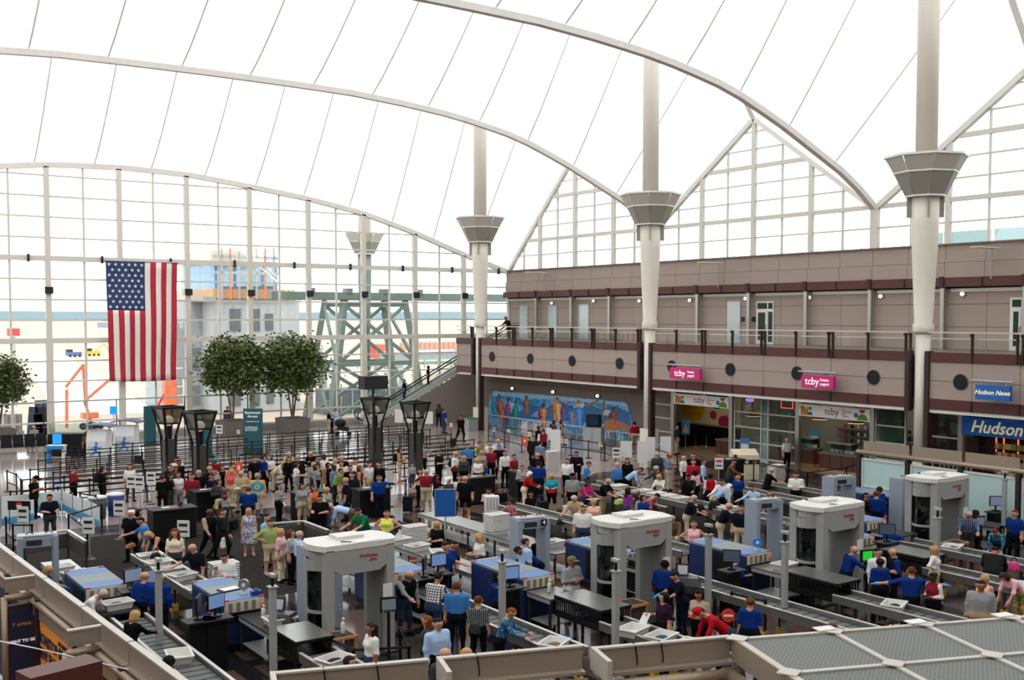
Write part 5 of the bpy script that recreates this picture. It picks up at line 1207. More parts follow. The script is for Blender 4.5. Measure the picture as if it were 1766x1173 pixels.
XR = [(7.2, 28.7, 31.05, 'x-ray machine behind the billboard wall at left'), (9.68, 25.45, 27.87, 'x-ray machine with a silver fan and tissue box on top'), (14.5, 25.6, 28.0, 'x-ray machine right behind the nearest scanner'), (17.05, 23.13, 25.7, 'x-ray machine left of the number 4 detector exit'), (21.0, 24.0, 26.4, 'x-ray machine hidden behind the second scanner'), (24.1, 21.7, 24.1, 'x-ray machine with a small round fan on top'), (28.6, 21.4, 23.8, 'x-ray machine between the third and fourth scanners'), (31.3, 22.9, 25.2, 'x-ray machine left of the farthest scanner'), (35.3, 21.9, 24.0, 'x-ray machine right of the farthest scanner'), (36.3, 25.6, 27.9, 'x-ray machine against the glass screens')]
for a in XR: xray(*a)
# tables, rollers, conveyors
M_TABLE = mat('steel_table', (150, 150, 146), 0.28, 0.75, var=0.06, scale=4); M_BELTG = mat('conveyor_belt', (84, 87, 88), 0.6)
M_LEGK = mat('table_leg', (40, 40, 42), 0.5); M_YFOOT = mat('yellow_foot', (206, 160, 30), 0.5)
def table(cx, y0, y1, label, w=0.8, z=0.86, m=None, rz=0.0, shelf=True):
    t = thing('steel_table', label, 'table', (cx, (y0 + y1) / 2, 0), rz); L = y1 - y0
    piece('tabletop', t, m or M_TABLE, (0, 0, z - 0.02), (w, L, 0.04)); piece('apron', t, M_GALV, (-w / 2 + 0.02, 0, z - 0.09), (0.03, L - 0.05, 0.1)); piece('apron', t, M_GALV, (w / 2 - 0.02, 0, z - 0.09), (0.03, L - 0.05, 0.1))
    n = max(2, int(L / 1.6) + 1)
    for k in range(n):
        yy = -L / 2 + 0.08 + (L - 0.16) * k / (n - 1)
        for sx in (-1, 1): piece('leg', t, M_LEGK, (sx * (w / 2 - 0.06), yy, (z - 0.04) / 2), (0.06, 0.06, z - 0.04))
    if shelf: piece('shelf', t, M_GALV, (0, 0, 0.25), (w - 0.15, L - 0.2, 0.03))
    return t
def conveyor(cx, y0, y1, label, w=0.8, z=0.78, feet=True, sides=True):
    t = thing('roller_conveyor', label, 'conveyor', (cx, (y0 + y1) / 2, 0)); L = y1 - y0
    piece('belt', t, M_BELTG, (0, 0, z), (w - 0.1, L, 0.04))
    for sx in (-1, 1): piece('side_rail', t, M_TABLE, (sx * w / 2, 0, z + 0.02), (0.05, L, 0.2)); piece('rail_lip', t, M_PALERAIL, (sx * w / 2, 0, z + 0.13), (0.08, L, 0.02))
    for k in range(int(L / 0.32)): piece('roller', t, M_DGREY, (0, -L / 2 + 0.16 + 0.32 * k, z + 0.024), (w - 0.1, 0.03, 0.01))
    n = max(2, int(L / 1.8) + 1)
    for k in range(n):
        yy = -L / 2 + 0.2 + (L - 0.4) * k / (n - 1)
        for sx in (-1, 1):
            piece('leg', t, M_LEGK, (sx * (w / 2 - 0.1), yy, z / 2), (0.07, 0.07, z - 0.02))
            if feet: piece('foot_guard', t, M_YFOOT, (sx * (w / 2 - 0.1), yy, 0.1), (0.16, 0.16, 0.2))
    return t
def cage(cx, y0, y1, label, w=0.85, z0=0.62, z1=1.12):
    t = thing('exit_cage', label, 'conveyor cage', (cx, (y0 + y1) / 2, 0)); L = y1 - y0
    piece('lid', t, M_TABLE, (0, 0, z1), (w + 0.06, L, 0.03)); piece('rim', t, M_BLACK, (0, -L / 2, z1 - 0.02), (w + 0.08, 0.05, 0.06)); piece('bed', t, M_BLACK, (0, 0, z0), (w, L, 0.08))
    for sx in (-1, 1):
        piece('side_beam', t, M_BLACK, (sx * w / 2, 0, z1 - 0.06), (0.04, L, 0.08)); piece('side_beam', t, M_BLACK, (sx * w / 2, 0, z0 + 0.06), (0.04, L, 0.16))
        for k in range(int(L / 0.09)): piece('slat', t, M_BLACK, (sx * w / 2, -L / 2 + 0.05 + 0.09 * k, (z0 + z1) / 2), (0.02, 0.035, z1 - z0 - 0.1))
        for sy in (-1, 1): piece('leg', t, M_LEGK, (sx * (w / 2 - 0.05), sy * (L / 2 - 0.1), z0 / 2), (0.06, 0.06, z0))
    return t
table(7.2, 31.2, 34.6, 'left lane steel table behind the x-ray at the billboard wall', 0.85); table(7.2, 27.2, 28.5, 'dark desk where a white bin waits beside two officers', 0.9, 0.95, M_DGREY); conveyor(7.3, 20.5, 27.0, 'roller conveyor running down beside the billboard wall')
conveyor(9.7, 28.0, 34.0, 'roller conveyor feeding bins past the curly haired woman'); table(9.9, 23.4, 25.35, 'cluttered steel desk with bottles and a tray beside the tall pole', 0.85, 0.95, M_DGREY); cage(9.95, 21.9, 23.3, 'black slatted cage on the conveyor left of the nearest scanner'); conveyor(9.95, 17.5, 21.8, 'roller conveyor with one white bin left of the nearest scanner')
table(14.5, 28.1, 30.2, 'steel table where the woman in the yellow top stands', 0.85); table(14.6, 23.9, 25.5, 'steel desk with blue gloves under the bald man reaching', 0.9, 0.98, M_DGREY); conveyor(14.6, 18.5, 23.8, 'roller conveyor behind the man in the plaid shirt')
table(17.1, 25.8, 31.6, 'long steel table where officers search a bag', 0.85); table(17.05, 22.0, 23.05, 'steel desk with a spray bottle and paper towels', 0.95, 0.98); cage(17.1, 20.0, 21.9, 'black slatted cage with a shiny lid in the middle foreground', 0.9); conveyor(16.9, 16.2, 19.9, 'roller conveyor carrying three white bins in the foreground')
table(20.7, 26.6, 35.2, 'long shiny steel table running back from detector 4', 0.95); table(21.1, 22.6, 23.9, 'desk with blue papers behind the second scanner', 0.95, 1.0, M_DGREY); conveyor(21.3, 15.0, 22.4, 'long roller conveyor with raised sides right of the second scanner')
conveyor(23.9, 24.3, 34.5, 'roller conveyor behind the second scanner with white bins', 0.85, 0.82, False); table(24.1, 20.4, 21.6, 'desk with papers beside the seated officer', 0.95, 0.98); cage(24.0, 18.4, 20.3, 'black slatted cage beside the third scanner', 0.9); conveyor(23.6, 14.2, 18.3, 'roller conveyor with a single white bin before the officers')
conveyor(30.0, 25.4, 37.0, 'very long bin conveyor across the right hand lanes', 0.9, 0.86, False); table(28.6, 20.6, 21.3, 'desk at the exit of the x-ray behind the third scanner', 0.95, 1.0); cage(28.7, 18.9, 20.5, 'black slatted cage behind the green screen', 0.95); conveyor(28.3, 13.8, 18.8, 'roller conveyor with two white bins at right')
table(31.3, 21.6, 22.8, 'desk with a monitor left of the farthest scanner', 0.95, 1.0, M_DGREY); conveyor(31.0, 15.2, 21.5, 'roller conveyor with a white tray by the blue plaid man')
table(35.3, 20.6, 21.8, 'desk with gloves and papers at the far right', 0.95, 1.0, M_DGREY); cage(35.3, 17.6, 20.5, 'long dark cage at the right edge', 0.95); conveyor(34.2, 27.0, 34.0, 'roller conveyor leading to the right hand detectors', 0.85, 0.82, False)
conveyor(36.3, 28.0, 33.0, 'roller conveyor below the shop front at right', 0.8, 0.82, False)
# steel poles with cameras
def pole(px, yt, label, zt=2.5):
    B = at(px, yt, zt); t = thing('camera_pole', label, 'pole', (B.x, B.y, 0)); MB().box((0, 0, zt / 2), (0.13, 0.13, zt)).build('mast', M_SCAN, t); MB().box((0, 0, zt), (0.2, 0.2, 0.03)).build('cap', M_GALV, t); MB().cyl((0, 0, zt), (0, 0, zt + 0.22), 0.035, n=8).build('stem', M_BLACK, t); MB().box((0, 0, zt + 0.25), (0.1, 0.24, 0.07)).build('camera', M_GALV, t); MB().box((0, 0, 0.02), (0.3, 0.3, 0.04)).build('foot', M_GALV, t)
for (px, yt, l) in [(273, 984, 'grey camera pole beside the two bald officers'), (470, 1012, 'grey camera pole in front of the nearest scanner'), (866, 969, 'grey camera pole beside the seated officer left of the cage'), (1062, 985, 'grey camera pole rising from the conveyor with three bins'), (1222, 922, 'grey camera pole beside the x-ray with the round fan'), (1354, 935, 'dark camera pole before the third scanner'), (1617, 893, 'grey camera pole in front of the farthest scanner'), (1733, 826, 'grey camera pole near the glass screens')]: pole(px, yt, l)
# bins
bin_me = None
def bin_mesh():
    m = MB(); w, l, h, t = 0.28, 0.2, 0.15, 0.015
    def ring(s, z): return [(-w * s, -l * s, z), (w * s, -l * s, z), (w * s, l * s, z), (-w * s, l * s, z)]
    P = ring(0.86, 0) + ring(1.0, h) + ring(0.95, h) + ring(0.83, 0.02); F = [(3, 2, 1, 0)]
    for a, b in ((0, 4), (4, 8), (8, 12)): F += [(a + i, a + (i + 1) % 4, b + (i + 1) % 4, b + i) for i in range(4)]
    F.append((12, 13, 14, 15)); m._add(P, F)
    m.box((0, -l * 1.02, h - 0.012), (w * 2.1, 0.03, 0.02)).box((0, l * 1.02, h - 0.012), (w * 2.1, 0.03, 0.02)).box((-w * 1.02, 0, h - 0.012), (0.03, l * 2.05, 0.02)).box((w * 1.02, 0, h - 0.012), (0.03, l * 2.05, 0.02))
    return m.mesh('bin', mat('bin_white', (216, 215, 210), 0.5))
BIN = bin_mesh()
rb = random.Random(11)
CLOTH = [mat('cloth_%d' % i, c, 0.9, var=0.2, scale=6) for i, c in enumerate([(24, 24, 28), (40, 60, 96), (110, 90, 60), (150, 140, 130), (130, 50, 40), (46, 70, 90)])]
def bin_(x, y, z, label, rz=0.0, fill=None, sc=1.25):
    o = share('tray', BIN, None, (x, y, z + 0.001), (0, 0, rz), (sc, sc, sc)); o.name = 'tray'; tag(o, label, 'tray', 'white security trays')
    if fill is not None:
        b = MB().blob((0, 0, 0.08), (0.2, 0.13, 0.07), 8, 5).build('folded_clothes', CLOTH[fill % 6]); b.location = (x, y, z + 0.005); tag(b, 'bundle of clothes in the ' + ' '.join(label.split()[:11]), 'clothes')
def stack(x, y, z, n, label, dz=0.075):
    for k in range(n):
        o = share('tray', BIN, None, (x + rb.uniform(-.006, .006), y, z + dz * k), (0, 0, rb.uniform(-.03, .03)), (1.3, 1.3, 1)); o.name = 'tray'; tag(o, '%s tray from the bottom of the %s' % (ordn[k] if k < 18 else 'topmost', label), 'tray', 'trays of the ' + label)
bins = [(7.2, 27.7, 0.95, 'white tray on the dark desk left of the two officers', 0.1, 1), (7.3, 23.1, 0.8, 'white tray the blonde woman in black is lifting', 1.4, None), (7.2, 32.0, 0.86, 'nearer white tray on the far left table', 0.2, None), (7.0, 33.0, 0.86, 'farther white tray on the far left table', 0.1, None), (9.6, 28.5, 0.8, 'white tray just before the x-ray with the fan', 0.0, 0), (9.7, 30.3, 0.8, 'white tray of jeans before the curly haired woman', 0.2, 1), (9.55, 31.2, 0.8, 'white tray of shoes left of the jeans tray', 0.1, 4), (9.6, 32.3, 0.8, 'white tray under the leaning blonde woman', 0.1, 4), (9.7, 33.4, 0.8, 'white tray with a dark backpack at the blue polo man', 0.0, 0),
        (9.95, 20.9, 0.8, 'white tray with a black jacket left of the nearest scanner', 0.3, 0), (10.0, 24.0, 0.95, 'small white tray among bottles on the cluttered desk', 0.0, None), (17.0, 29.6, 0.86, 'white tray on the table before the denim shirt woman', 0.2, 2), (17.0, 30.8, 0.86, 'white tray held by the woman in yellow', 0.1, 3), (17.1, 28.4, 0.86, 'white tray of the blonde woman with a yellow print', 1.2, 0),
        (16.7, 18.9, 0.8, 'first of three white trays on the foreground conveyor, empty', 0.3, None), (16.85, 18.1, 0.8, 'middle of three white trays on the foreground conveyor', 0.3, 5), (16.95, 17.3, 0.8, 'last of three white trays on the foreground conveyor', 0.3, 2), (17.05, 21.3, 0.67, 'white tray inside the middle cage', 0.0, 1), (14.5, 19.1, 0.8, 'white tray of the woman in the floral blouse', 0.5, 2),
        (20.9, 27.6, 0.86, 'white tray near the end of the long steel table', 0.1, 0), (23.8, 27.0, 0.84, 'white tray with clothes behind scanner two', 0.1, 4), (23.9, 27.7, 0.84, 'white tray beside the tan shirt man', 0.1, 3), (23.9, 28.5, 0.84, 'white tray with a black bag behind scanner two', 0.1, 0), (23.6, 16.7, 0.8, 'single white tray on the conveyor before the officers', 0.4, 0), (24.2, 20.8, 0.98, 'white tray on the desk of the seated officer', 0.1, None),
        (30.0, 28.6, 0.9, 'white tray under the black suitcase on the long conveyor', 0.1, 0), (30.0, 31.2, 0.9, 'first white tray before the dark suited man', 0.1, 3), (30.0, 31.9, 0.9, 'second white tray before the dark suited man', 0.1, None), (30.0, 32.6, 0.9, 'third white tray before the dark suited man', 0.1, None), (30.0, 33.4, 0.9, 'white tray with a yellow envelope on the long conveyor', 0.1, 2), (30.0, 35.0, 0.9, 'white tray before the woman in a white tee', 0.1, None),
        (28.2, 15.8, 0.8, 'nearer white tray at the right conveyor', 0.2, None), (28.2, 15.0, 0.8, 'farther white tray at the right conveyor', 0.2, 0), (31.1, 19.9, 0.8, 'white tray by the blue plaid shirt man', 0.3, 0), (34.2, 28.0, 0.84, 'white tray before the man in a white shirt at right', 0.1, 0)]
for b in bins: bin_(*b)
stack(18.1, 31.7, 0.0, 15, 'tall tray stack behind the yellow top'); stack(17.6, 33.3, 0.0, 13, 'lower tray stack behind the yellow top'); stack(10.95, 30.4, 0.0, 14, 'tray stack behind the bald man in navy'); stack(20.6, 30.4, 0.86, 8, 'tray stack on the long steel table'); stack(25.2, 31.9, 0.0, 14, 'tray stack behind the tan shirt man'); stack(41.5, 36.3, 0.0, 11, 'tray stack below the shop front'); stack(34.8, 46.1, 0.0, 13, 'far tray stack by the barrier line')
# monitors, desks bits
def monitor(x, y, z, label, rz, scr=(110, 140, 190), w=0.5):
    t = thing('monitor', label, 'monitor', (x, y, z), rz); MB().box((0, 0, 0.03), (0.22, 0.18, 0.03)).build('foot', M_BLACK, t); MB().box((0, 0.03, 0.13), (0.05, 0.04, 0.22)).build('neck', M_BLACK, t); MB().box((0, 0, 0.38), (w, 0.05, 0.36)).build('case', M_BLACK, t); MB().box((0, -0.028, 0.38), (w - 0.05, 0.006, 0.31)).build('screen', emit('screen_%d_%d_%d' % scr, scr, 0.35), t)
def workstation(px, yt, label, rz, zt=1.75, scr=(110, 140, 190)):
    B = at(px, yt, zt); t = thing('monitor_stand', 'dark stand carrying the ' + label, 'stand', (B.x, B.y, 0)); MB().box((0, 0.05, 0.6), (0.5, 0.3, 1.2)).build('cabinet', M_BLACK, t); MB().box((0, 0, 1.2), (0.7, 0.5, 0.04)).build('shelf', M_DGREY, t); monitor(B.x, B.y, 1.222, label, rz, scr); return B
workstation(372, 1026, 'monitor showing a blue bag image at the left officer', R_(20)); workstation(342, 1030, 'dark monitor beside the blue bag image', R_(60), scr=(40, 44, 50)); workstation(756, 956, 'monitor with a blue picture at the middle officer', R_(0)); workstation(732, 962, 'dark monitor left of the blue picture monitor', R_(50), scr=(40, 44, 50)); workstation(880, 978, 'monitor before the officer left of the cage', R_(-10)); workstation(1262, 950, 'dark monitor beside the x-ray with the round fan', R_(-50), scr=(60, 70, 84))
workstation(1103, 932, 'monitor with a blue picture behind scanner two', R_(-20)); workstation(1530, 905, 'dark monitor left of the seated far officer', R_(-50), scr=(60, 70, 84)); workstation(1718, 857, 'monitor with a grey picture at the far right', R_(-30), scr=(120, 130, 160)); workstation(229, 982, 'wide monitor behind the first bald officer', R_(10), scr=(120, 135, 160)); workstation(262, 984, 'wide monitor behind the second bald officer', R_(10), scr=(120, 135, 160))
for (px, yt, lab, scr) in ((670, 1030, 'operator screen on a black stand at the nearest scanner', (84, 96, 100)), (1495, 948, 'bright green operator screen at the third scanner', (30, 190, 50)), (1690, 890, 'grey operator screen at the farthest scanner', (90, 100, 110))):
    B = at(px, yt, 1.55); t = thing('operator_screen', lab, 'screen', (B.x, B.y, 0), R_(-15)); MB().box((0, 0, 0.02), (0.5, 0.5, 0.04)).build('base', M_BLACK, t); MB().cyl((0, 0, 0), (0, 0, 1.3), 0.04, n=8).build('pole', M_BLACK, t); MB().box((0, 0, 1.37), (0.42, 0.08, 0.36)).build('case', M_BLACK, t); MB().box((0, -0.042, 1.38), (0.34, 0.006, 0.26)).build('screen', emit('screen_%d_%d_%d' % scr, scr, 0.6), t)
    for k in range(5): MB().cyl((-0.14 + 0.07 * k, -0.046, 1.215), (-0.14 + 0.07 * k, -0.04, 1.215), 0.012, n=6).build('button', M_WHITE, t)
# bottles, fans, tissue box, folders on machine tops
def bottle(x, y, z, label, h=0.24, m=None):
    t = thing('spray_bottle', label, 'bottle', (x, y, z)); MB().lathe([(0.045, 0), (0.05, 0.02), (0.05, h * 0.65), (0.02, h * 0.78)], 12).build('body', m or mat('bottle_clear', (196, 206, 206), 0.3), t); MB().lathe([(0.014, h * 0.78), (0.014, h * 0.95)], 8).build('neck', M_WHITE, t); MB().box((0, -0.03, h), (0.03, 0.09, 0.03)).build('nozzle', M_WHITE, t)
bottle(17.0, 22.6, 0.98, 'spray bottle on the steel desk before the man with a cap', 0.34); bottle(10.2, 24.6, 0.95, 'tall white bottle on the cluttered desk', 0.4, M_PANW); bottle(9.95, 24.9, 0.95, 'shorter white bottle on the cluttered desk', 0.26, M_PANW)
for (x, y, z, l) in ((9.85, 25.9, 1.3, 'silver desk fan on the x-ray near the left officer'), (24.35, 22.0, 1.3, 'small blue and white fan on the x-ray beside the grey pole')):
    t = thing('desk_fan', l, 'fan', (x, y, z), R_(-40)); MB().lathe([(0.11, 0), (0.11, 0.02), (0.02, 0.04), (0.02, 0.14)], 12).build('stand', M_GALV, t); MB().cyl((0, -0.05, 0.24), (0, 0.05, 0.24), 0.14, n=14).build('guard', M_STEEL if x < 12 else M_RUN, t); MB().cyl((0, -0.06, 0.24), (0, -0.05, 0.24), 0.05, n=10).build('hub', M_WHITE, t)
o = MB().box((0, 0, 0.06), (0.26, 0.14, 0.12)).build('box', mat('tissue_blue', (24, 60, 140), 0.5)); o.name = 'tissue_box'; o.location = (10.05, 25.6, 1.3); tag(o, 'dark blue tissue box beside the silver fan', 'box'); MB().blob((0, 0, 0.14), (0.06, 0.04, 0.05)).build('tissue', M_SEATB, o)
for (x, y, z, l) in ((9.7, 26.5, 1.3, 'black folder with white papers on the x-ray top'), (14.6, 27.6, 1.3, 'grey laptop lid lying on the x-ray behind the nearest scanner')):
    o = MB().box((0, 0, 0.015), (0.55, 0.36, 0.03)).build('folder', M_BLACK); o.location = (x, y, z); o.rotation_euler.z = 0.2; tag(o, l, 'folder'); MB().box((0, 0, 0.035), (0.48, 0.3, 0.01)).build('paper', M_PANW, o)
def sampler(px, y, label, z=0.98):
    B = at(px, y, z + 0.15); t = thing('swab_machine', label, 'swab machine', (B.x, B.y, z), R_(-50)); MB().box((0, 0, 0.12), (0.6, 0.45, 0.22), taper=(0.85, 0.8)).build('body', mat('machine_dark', (64, 70, 72), 0.4), t); MB().box((-0.18, 0.14, 0.38), (0.32, 0.05, 0.32), rx=-0.35).build('screen_case', M_DGREY, t); MB().box((-0.18, 0.105, 0.385), (0.26, 0.01, 0.24), rx=-0.35).build('screen', mat('pale_screen', (170, 176, 180), 0.3), t)
    t2 = thing('swab_stand', 'dark stand under the ' + label, 'stand', (B.x, B.y, 0), R_(-50)); MB().box((0, 0, (z - 0.0) / 2), (0.62, 0.5, z - 0.01)).build('cabinet', mat('machine_green', (34, 44, 46), 0.5), t2); MB().box((0, -0.256, z * 0.5), (0.5, 0.01, z * 0.7)).build('door', M_BLACK, t2)
sampler(488, 1062, 'swab machine at the left end of the nearest scanner', 1.0); sampler(1188, 1000, 'swab machine beside the woman with blue gloves', 1.05)
# wooden footprint boxes beside the scanners
M_OAK = mat('oak_edge', (176, 122, 66), 0.5)
def woodbox(x, y, label, w=0.7, d=0.55, h=0.9):
    t = thing('wood_table', label, 'table', (x, y, 0)); piece('tabletop', t, M_DGREY, (0, 0, h), (w, d, 0.03)); 
    for sx in (-1, 1): piece('edge', t, M_OAK, (sx * w / 2, 0, h), (0.05, d + 0.05, 0.06)); piece('edge', t, M_OAK, (0, sx * d / 2, h), (w, 0.05, 0.06))
    for sx in (-1, 1):
        for sy in (-1, 1): piece('leg', t, M_OAK, (sx * (w / 2 - 0.03), sy * (d / 2 - 0.03), h / 2), (0.06, 0.06, h))
    piece('side_panel', t, M_SCAN2, (w / 2 - 0.02, 0, h / 2), (0.02, d - 0.1, h - 0.1))
woodbox(10.8, 22.5, 'wooden table with a spray bottle before the nearest scanner'); woodbox(18.35, 20.9, 'wooden sided box table before the second scanner', 0.7, 0.6, 0.85); woodbox(31.9, 20.3, 'wooden table edge behind the blue plaid man', 0.7, 0.5, 0.9)
bottle(10.95, 22.55, 0.92, 'tall pump bottle on the wooden table', 0.36)
# folding rails (white topped rails around divestiture)
def railset(pxs, label, z=1.1):
    pts = [at(x, y, z) for x, y in pxs]; t = thing('metal_rail', label, 'rail', (0, 0, 0))
    for a, b in zip(pts, pts[1:]): MB().beam(a, b, 0.09, 0.06).build('top_bar', M_PALERAIL, t); MB().beam(a - Vector((0, 0, 0.35)), b - Vector((0, 0, 0.35)), 0.03, 0.5).build('panel', mat('rail_panel', (86, 80, 72), 0.4, 0.3), t)
    for a in pts: MB().cyl((a.x, a.y, 0), (a.x, a.y, z), 0.04, n=8).build('post', M_LEGK, t)
railset([(42, 924), (117, 915), (148, 934)], 'steel topped rail at the left before the billboard wall'); railset([(472, 903), (523, 899), (566, 915)], 'steel topped rail behind the nearest scanner'); railset([(1062, 850), (1102, 846), (1060, 853), (1150, 875)], 'steel topped rail before the woman in purple')
o = MB().cyl((0, 0, 0), (0, 0.02, 0), 0.16, n=20).build('stop_disc', M_RED); B = at(1256, 1062, 1.3); o.location = B; o.rotation_euler.z = R_(-35); tag(o, 'round red no entry disc with a white bar on a barrier', 'sign'); MB().box((0, -0.006, 0), (0.22, 0.012, 0.05)).build('bar', M_WHITE, o); MB().cyl((0, 0.03, -1.3), (0, 0.03, 0.1), 0.02, n=6).build('post', M_BLACKM, o)
B = at(33, 872, 1.0); o = MB().box((0, 0, 0), (0.9, 0.02, 0.35)).build('stop_board', M_BLACK); o.location = B; o.rotation_euler.z = R_(-38); tag(o, 'black board with a red no entry disc over the blue banner', 'sign'); MB().cyl((0, -0.02, 0), (0, -0.011, 0), 0.13, n=18).build('disc', M_RED, o); MB().box((0, -0.024, 0), (0.18, 0.006, 0.04)).build('bar', M_WHITE, o); MB().box((-0.4, 0.02, -0.5), (0.03, 0.02, 1.0)).build('post', M_BLACKM, o); MB().box((0.4, 0.02, -0.5), (0.03, 0.02, 1.0)).build('post', M_BLACKM, o)
for (x, y, l) in ((16.2, 21.2, 'blue plastic crate under the middle cage conveyor'), (15.6, 22.8, 'pale blue bag crate under the exit desk')):
    o = MB().box((0, 0, 0.12), (0.6, 0.4, 0.24), taper=(1.08, 1.08)).build('plastic_crate', M_SEATB); o.location = (x, y, 0); tag(o, l, 'crate'); MB().box((0, 0, 0.245), (0.56, 0.36, 0.01)).build('lid', mat('crate_lid', (40, 120, 200), 0.4), o)
# =================================================================== glass screens on the right, billboards on the left, front wall
M_ALU = mat('brushed_panel', (158, 144, 128), 0.4, 0.35, var=0.06, scale=3, stretch=(1, 1, 14)); M_ALU2 = mat('panel_edge', (184, 178, 168), 0.45, 0.2); M_FROSTP = mat('frosted_aqua', (176, 204, 200), 0.35); M_PIPE = mat('pipe_champagne', (150, 132, 112), 0.4, 0.4)
t = struct('wall_screen_right', 'row of white framed frosted glass screens with a round rail')
X = 37.3; y = 28.1
for k in range(6):
    ya, yb = y - 2.3 * k, y - 2.3 * (k + 1)
    piece2('frosted_pane', t, M_FROSTP, (X - 0.01, yb + 0.2, 0.15), (X + 0.01, ya - 0.1, 2.4)); 
    for z in (0.15, 1.3, 2.42): piece2('frame_bar', t, M_FRAME, (X - 0.05, yb + 0.16, z - 0.04), (X + 0.04, ya - 0.08, z + 0.04)) if (z != 1.3 or k == 0) else None
    for yy in (ya - 0.1, yb + 0.2): piece2('frame_bar', t, M_FRAME, (X - 0.05, yy - 0.04, 0.0), (X + 0.04, yy + 0.04, 2.46))
    piece2('post', t, M_DGREY, (X - 0.12, ya - 0.02, 0), (X + 0.12, ya + 0.14, 2.6)); piece2('top_panel', t, M_ALU, (X + 0.12, yb + 0.12, 2.75), (X + 0.16, ya - 0.02, 3.15))
MB().cyl((X, y + 0.2, 2.68), (X, y - 13.8, 2.68), 0.1, n=12).build('round_rail', M_PIPE, t)
# left billboard wall
La = at(-60, 896, 3.0); Lb = at(330, 1184, 3.0)
Ld = (Lb - La); Ln = Ld.xy.length; Lang = math.atan2(Ld.y, Ld.x)
t = struct('wall_billboard_left', 'low metal topped partition with orange and navy billboards at left'); t.location = (La.x, La.y, 0); t.rotation_euler.z = Lang
# local frame: +X runs towards the camera, -Y faces left (outside)
nseg = 6; st = Ln / nseg
for k in range(nseg):
    a = k * st; b = a + st
    piece2('cap_panel', t, M_ALU, (a + 0.03, -0.03, 2.62), (b - 0.03, 0.02, 3.0)); piece2('cap_lip', t, M_ALU2, (a + 0.03, -0.06, 2.98), (b - 0.03, 0.06, 3.01)); piece2('gutter', t, M_ALU, (a + 0.03, -0.12, 2.58), (b - 0.03, 0.0, 2.62))
    piece2('post', t, M_DKBROWN, (a - 0.08, -0.2, 0), (a + 0.08, 0.0, 2.6)); piece2('lower_frame', t, M_ALU, (a, -0.16, 2.2), (b, -0.1, 2.45))
MB().cyl((0, -0.16, 2.5), (Ln, -0.16, 2.5), 0.07, n=12).build('pipe', M_PIPE, t)
M_POSTO = emit('poster_orange', (232, 146, 34), 0.05); M_NAVY = mat('poster_navy', (22, 34, 66), 0.5); M_LETD = mat('poster_letters', (24, 28, 60), 0.5)
s1 = Ln * 0.50
# fin walls that jut out to the left
for n, (px, py) in enumerate(((66, 991), (181, 1077))):
    P = at(px, py, 3.0); s = (Vector((P.x - La.x, P.y - La.y, 0)) @ Vector((Ld.x, Ld.y, 0)) / Ld.xy.length)
    f = piece2('fin_cap', t, M_ALU, (s - 0.03, -0.66, 2.72), (s + 0.03, -0.1, 3.0)); piece2('cap_lip', t, M_ALU2, (s - 0.05, -0.66, 2.98), (s + 0.05, -0.1, 3.01))
    MB().cyl((s, -0.68, 2.6), (s, -0.15, 2.6), 0.07, n=12).build('pipe', M_PIPE, t); MB().cyl((s, -0.68, 0), (s, -0.68, 2.62), 0.07, n=12).build('corner_pipe', M_PIPE, t)
    piece2('fin_frame', t, M_DKBROWN, (s - 0.05, -0.64, 0), (s + 0.05, -0.1, 2.45))
    if n == 0: p = piece2('navy_poster', t, M_NAVY, (s + 0.05, -0.6, 0.2), (s + 0.07, -0.16, 2.35)); 
    else: p = piece2('orange_poster', t, M_POSTO, (s + 0.05, -0.6, 0.2), (s + 0.07, -0.16, 2.35))
    rot = (math.pi / 2, 0, math.pi / 2)
    if n == 0:
        text('lettering', 'Y airline', 0.11, mat('airline_gold', (214, 150, 60), 0.5), t, (s + 0.075, -0.38, 2.05), rot); text('lettering', 'WANT TO GO', 0.085, M_LETW, t, (s + 0.075, -0.38, 1.7), rot, bold=0.003)
    else: text('lettering', 'TO T', 0.2, M_LETD, t, (s + 0.075, -0.38, 1.95), rot, bold=0.004)
    if n == 0: sA = s
    else: sB = s
piece2('orange_poster', t, M_POSTO, (sA + 0.12, -0.14, 0.1), (sB - 0.1, -0.1, 2.3))
rot = (math.pi / 2, 0, 0)
text('lettering', 'NONSTOP SERVICE\nNEW ENGLAND', 0.3, M_LETD, t, (sA + 0.4, -0.145, 1.7), rot, align='LEFT', bold=0.012); text('lettering', 'INCLUDING', 0.12, M_LETD, t, (sA + 1.9, -0.145, 2.05), rot, align='LEFT', bold=0.003)
piece2('navy_poster', t, M_NAVY, (0.2, -0.14, 0.1), (sA - 0.1, -0.1, 2.3)); piece2('navy_poster', t, M_NAVY, (sB + 0.1, -0.14, 0.1), (Ln, -0.1, 2.3))
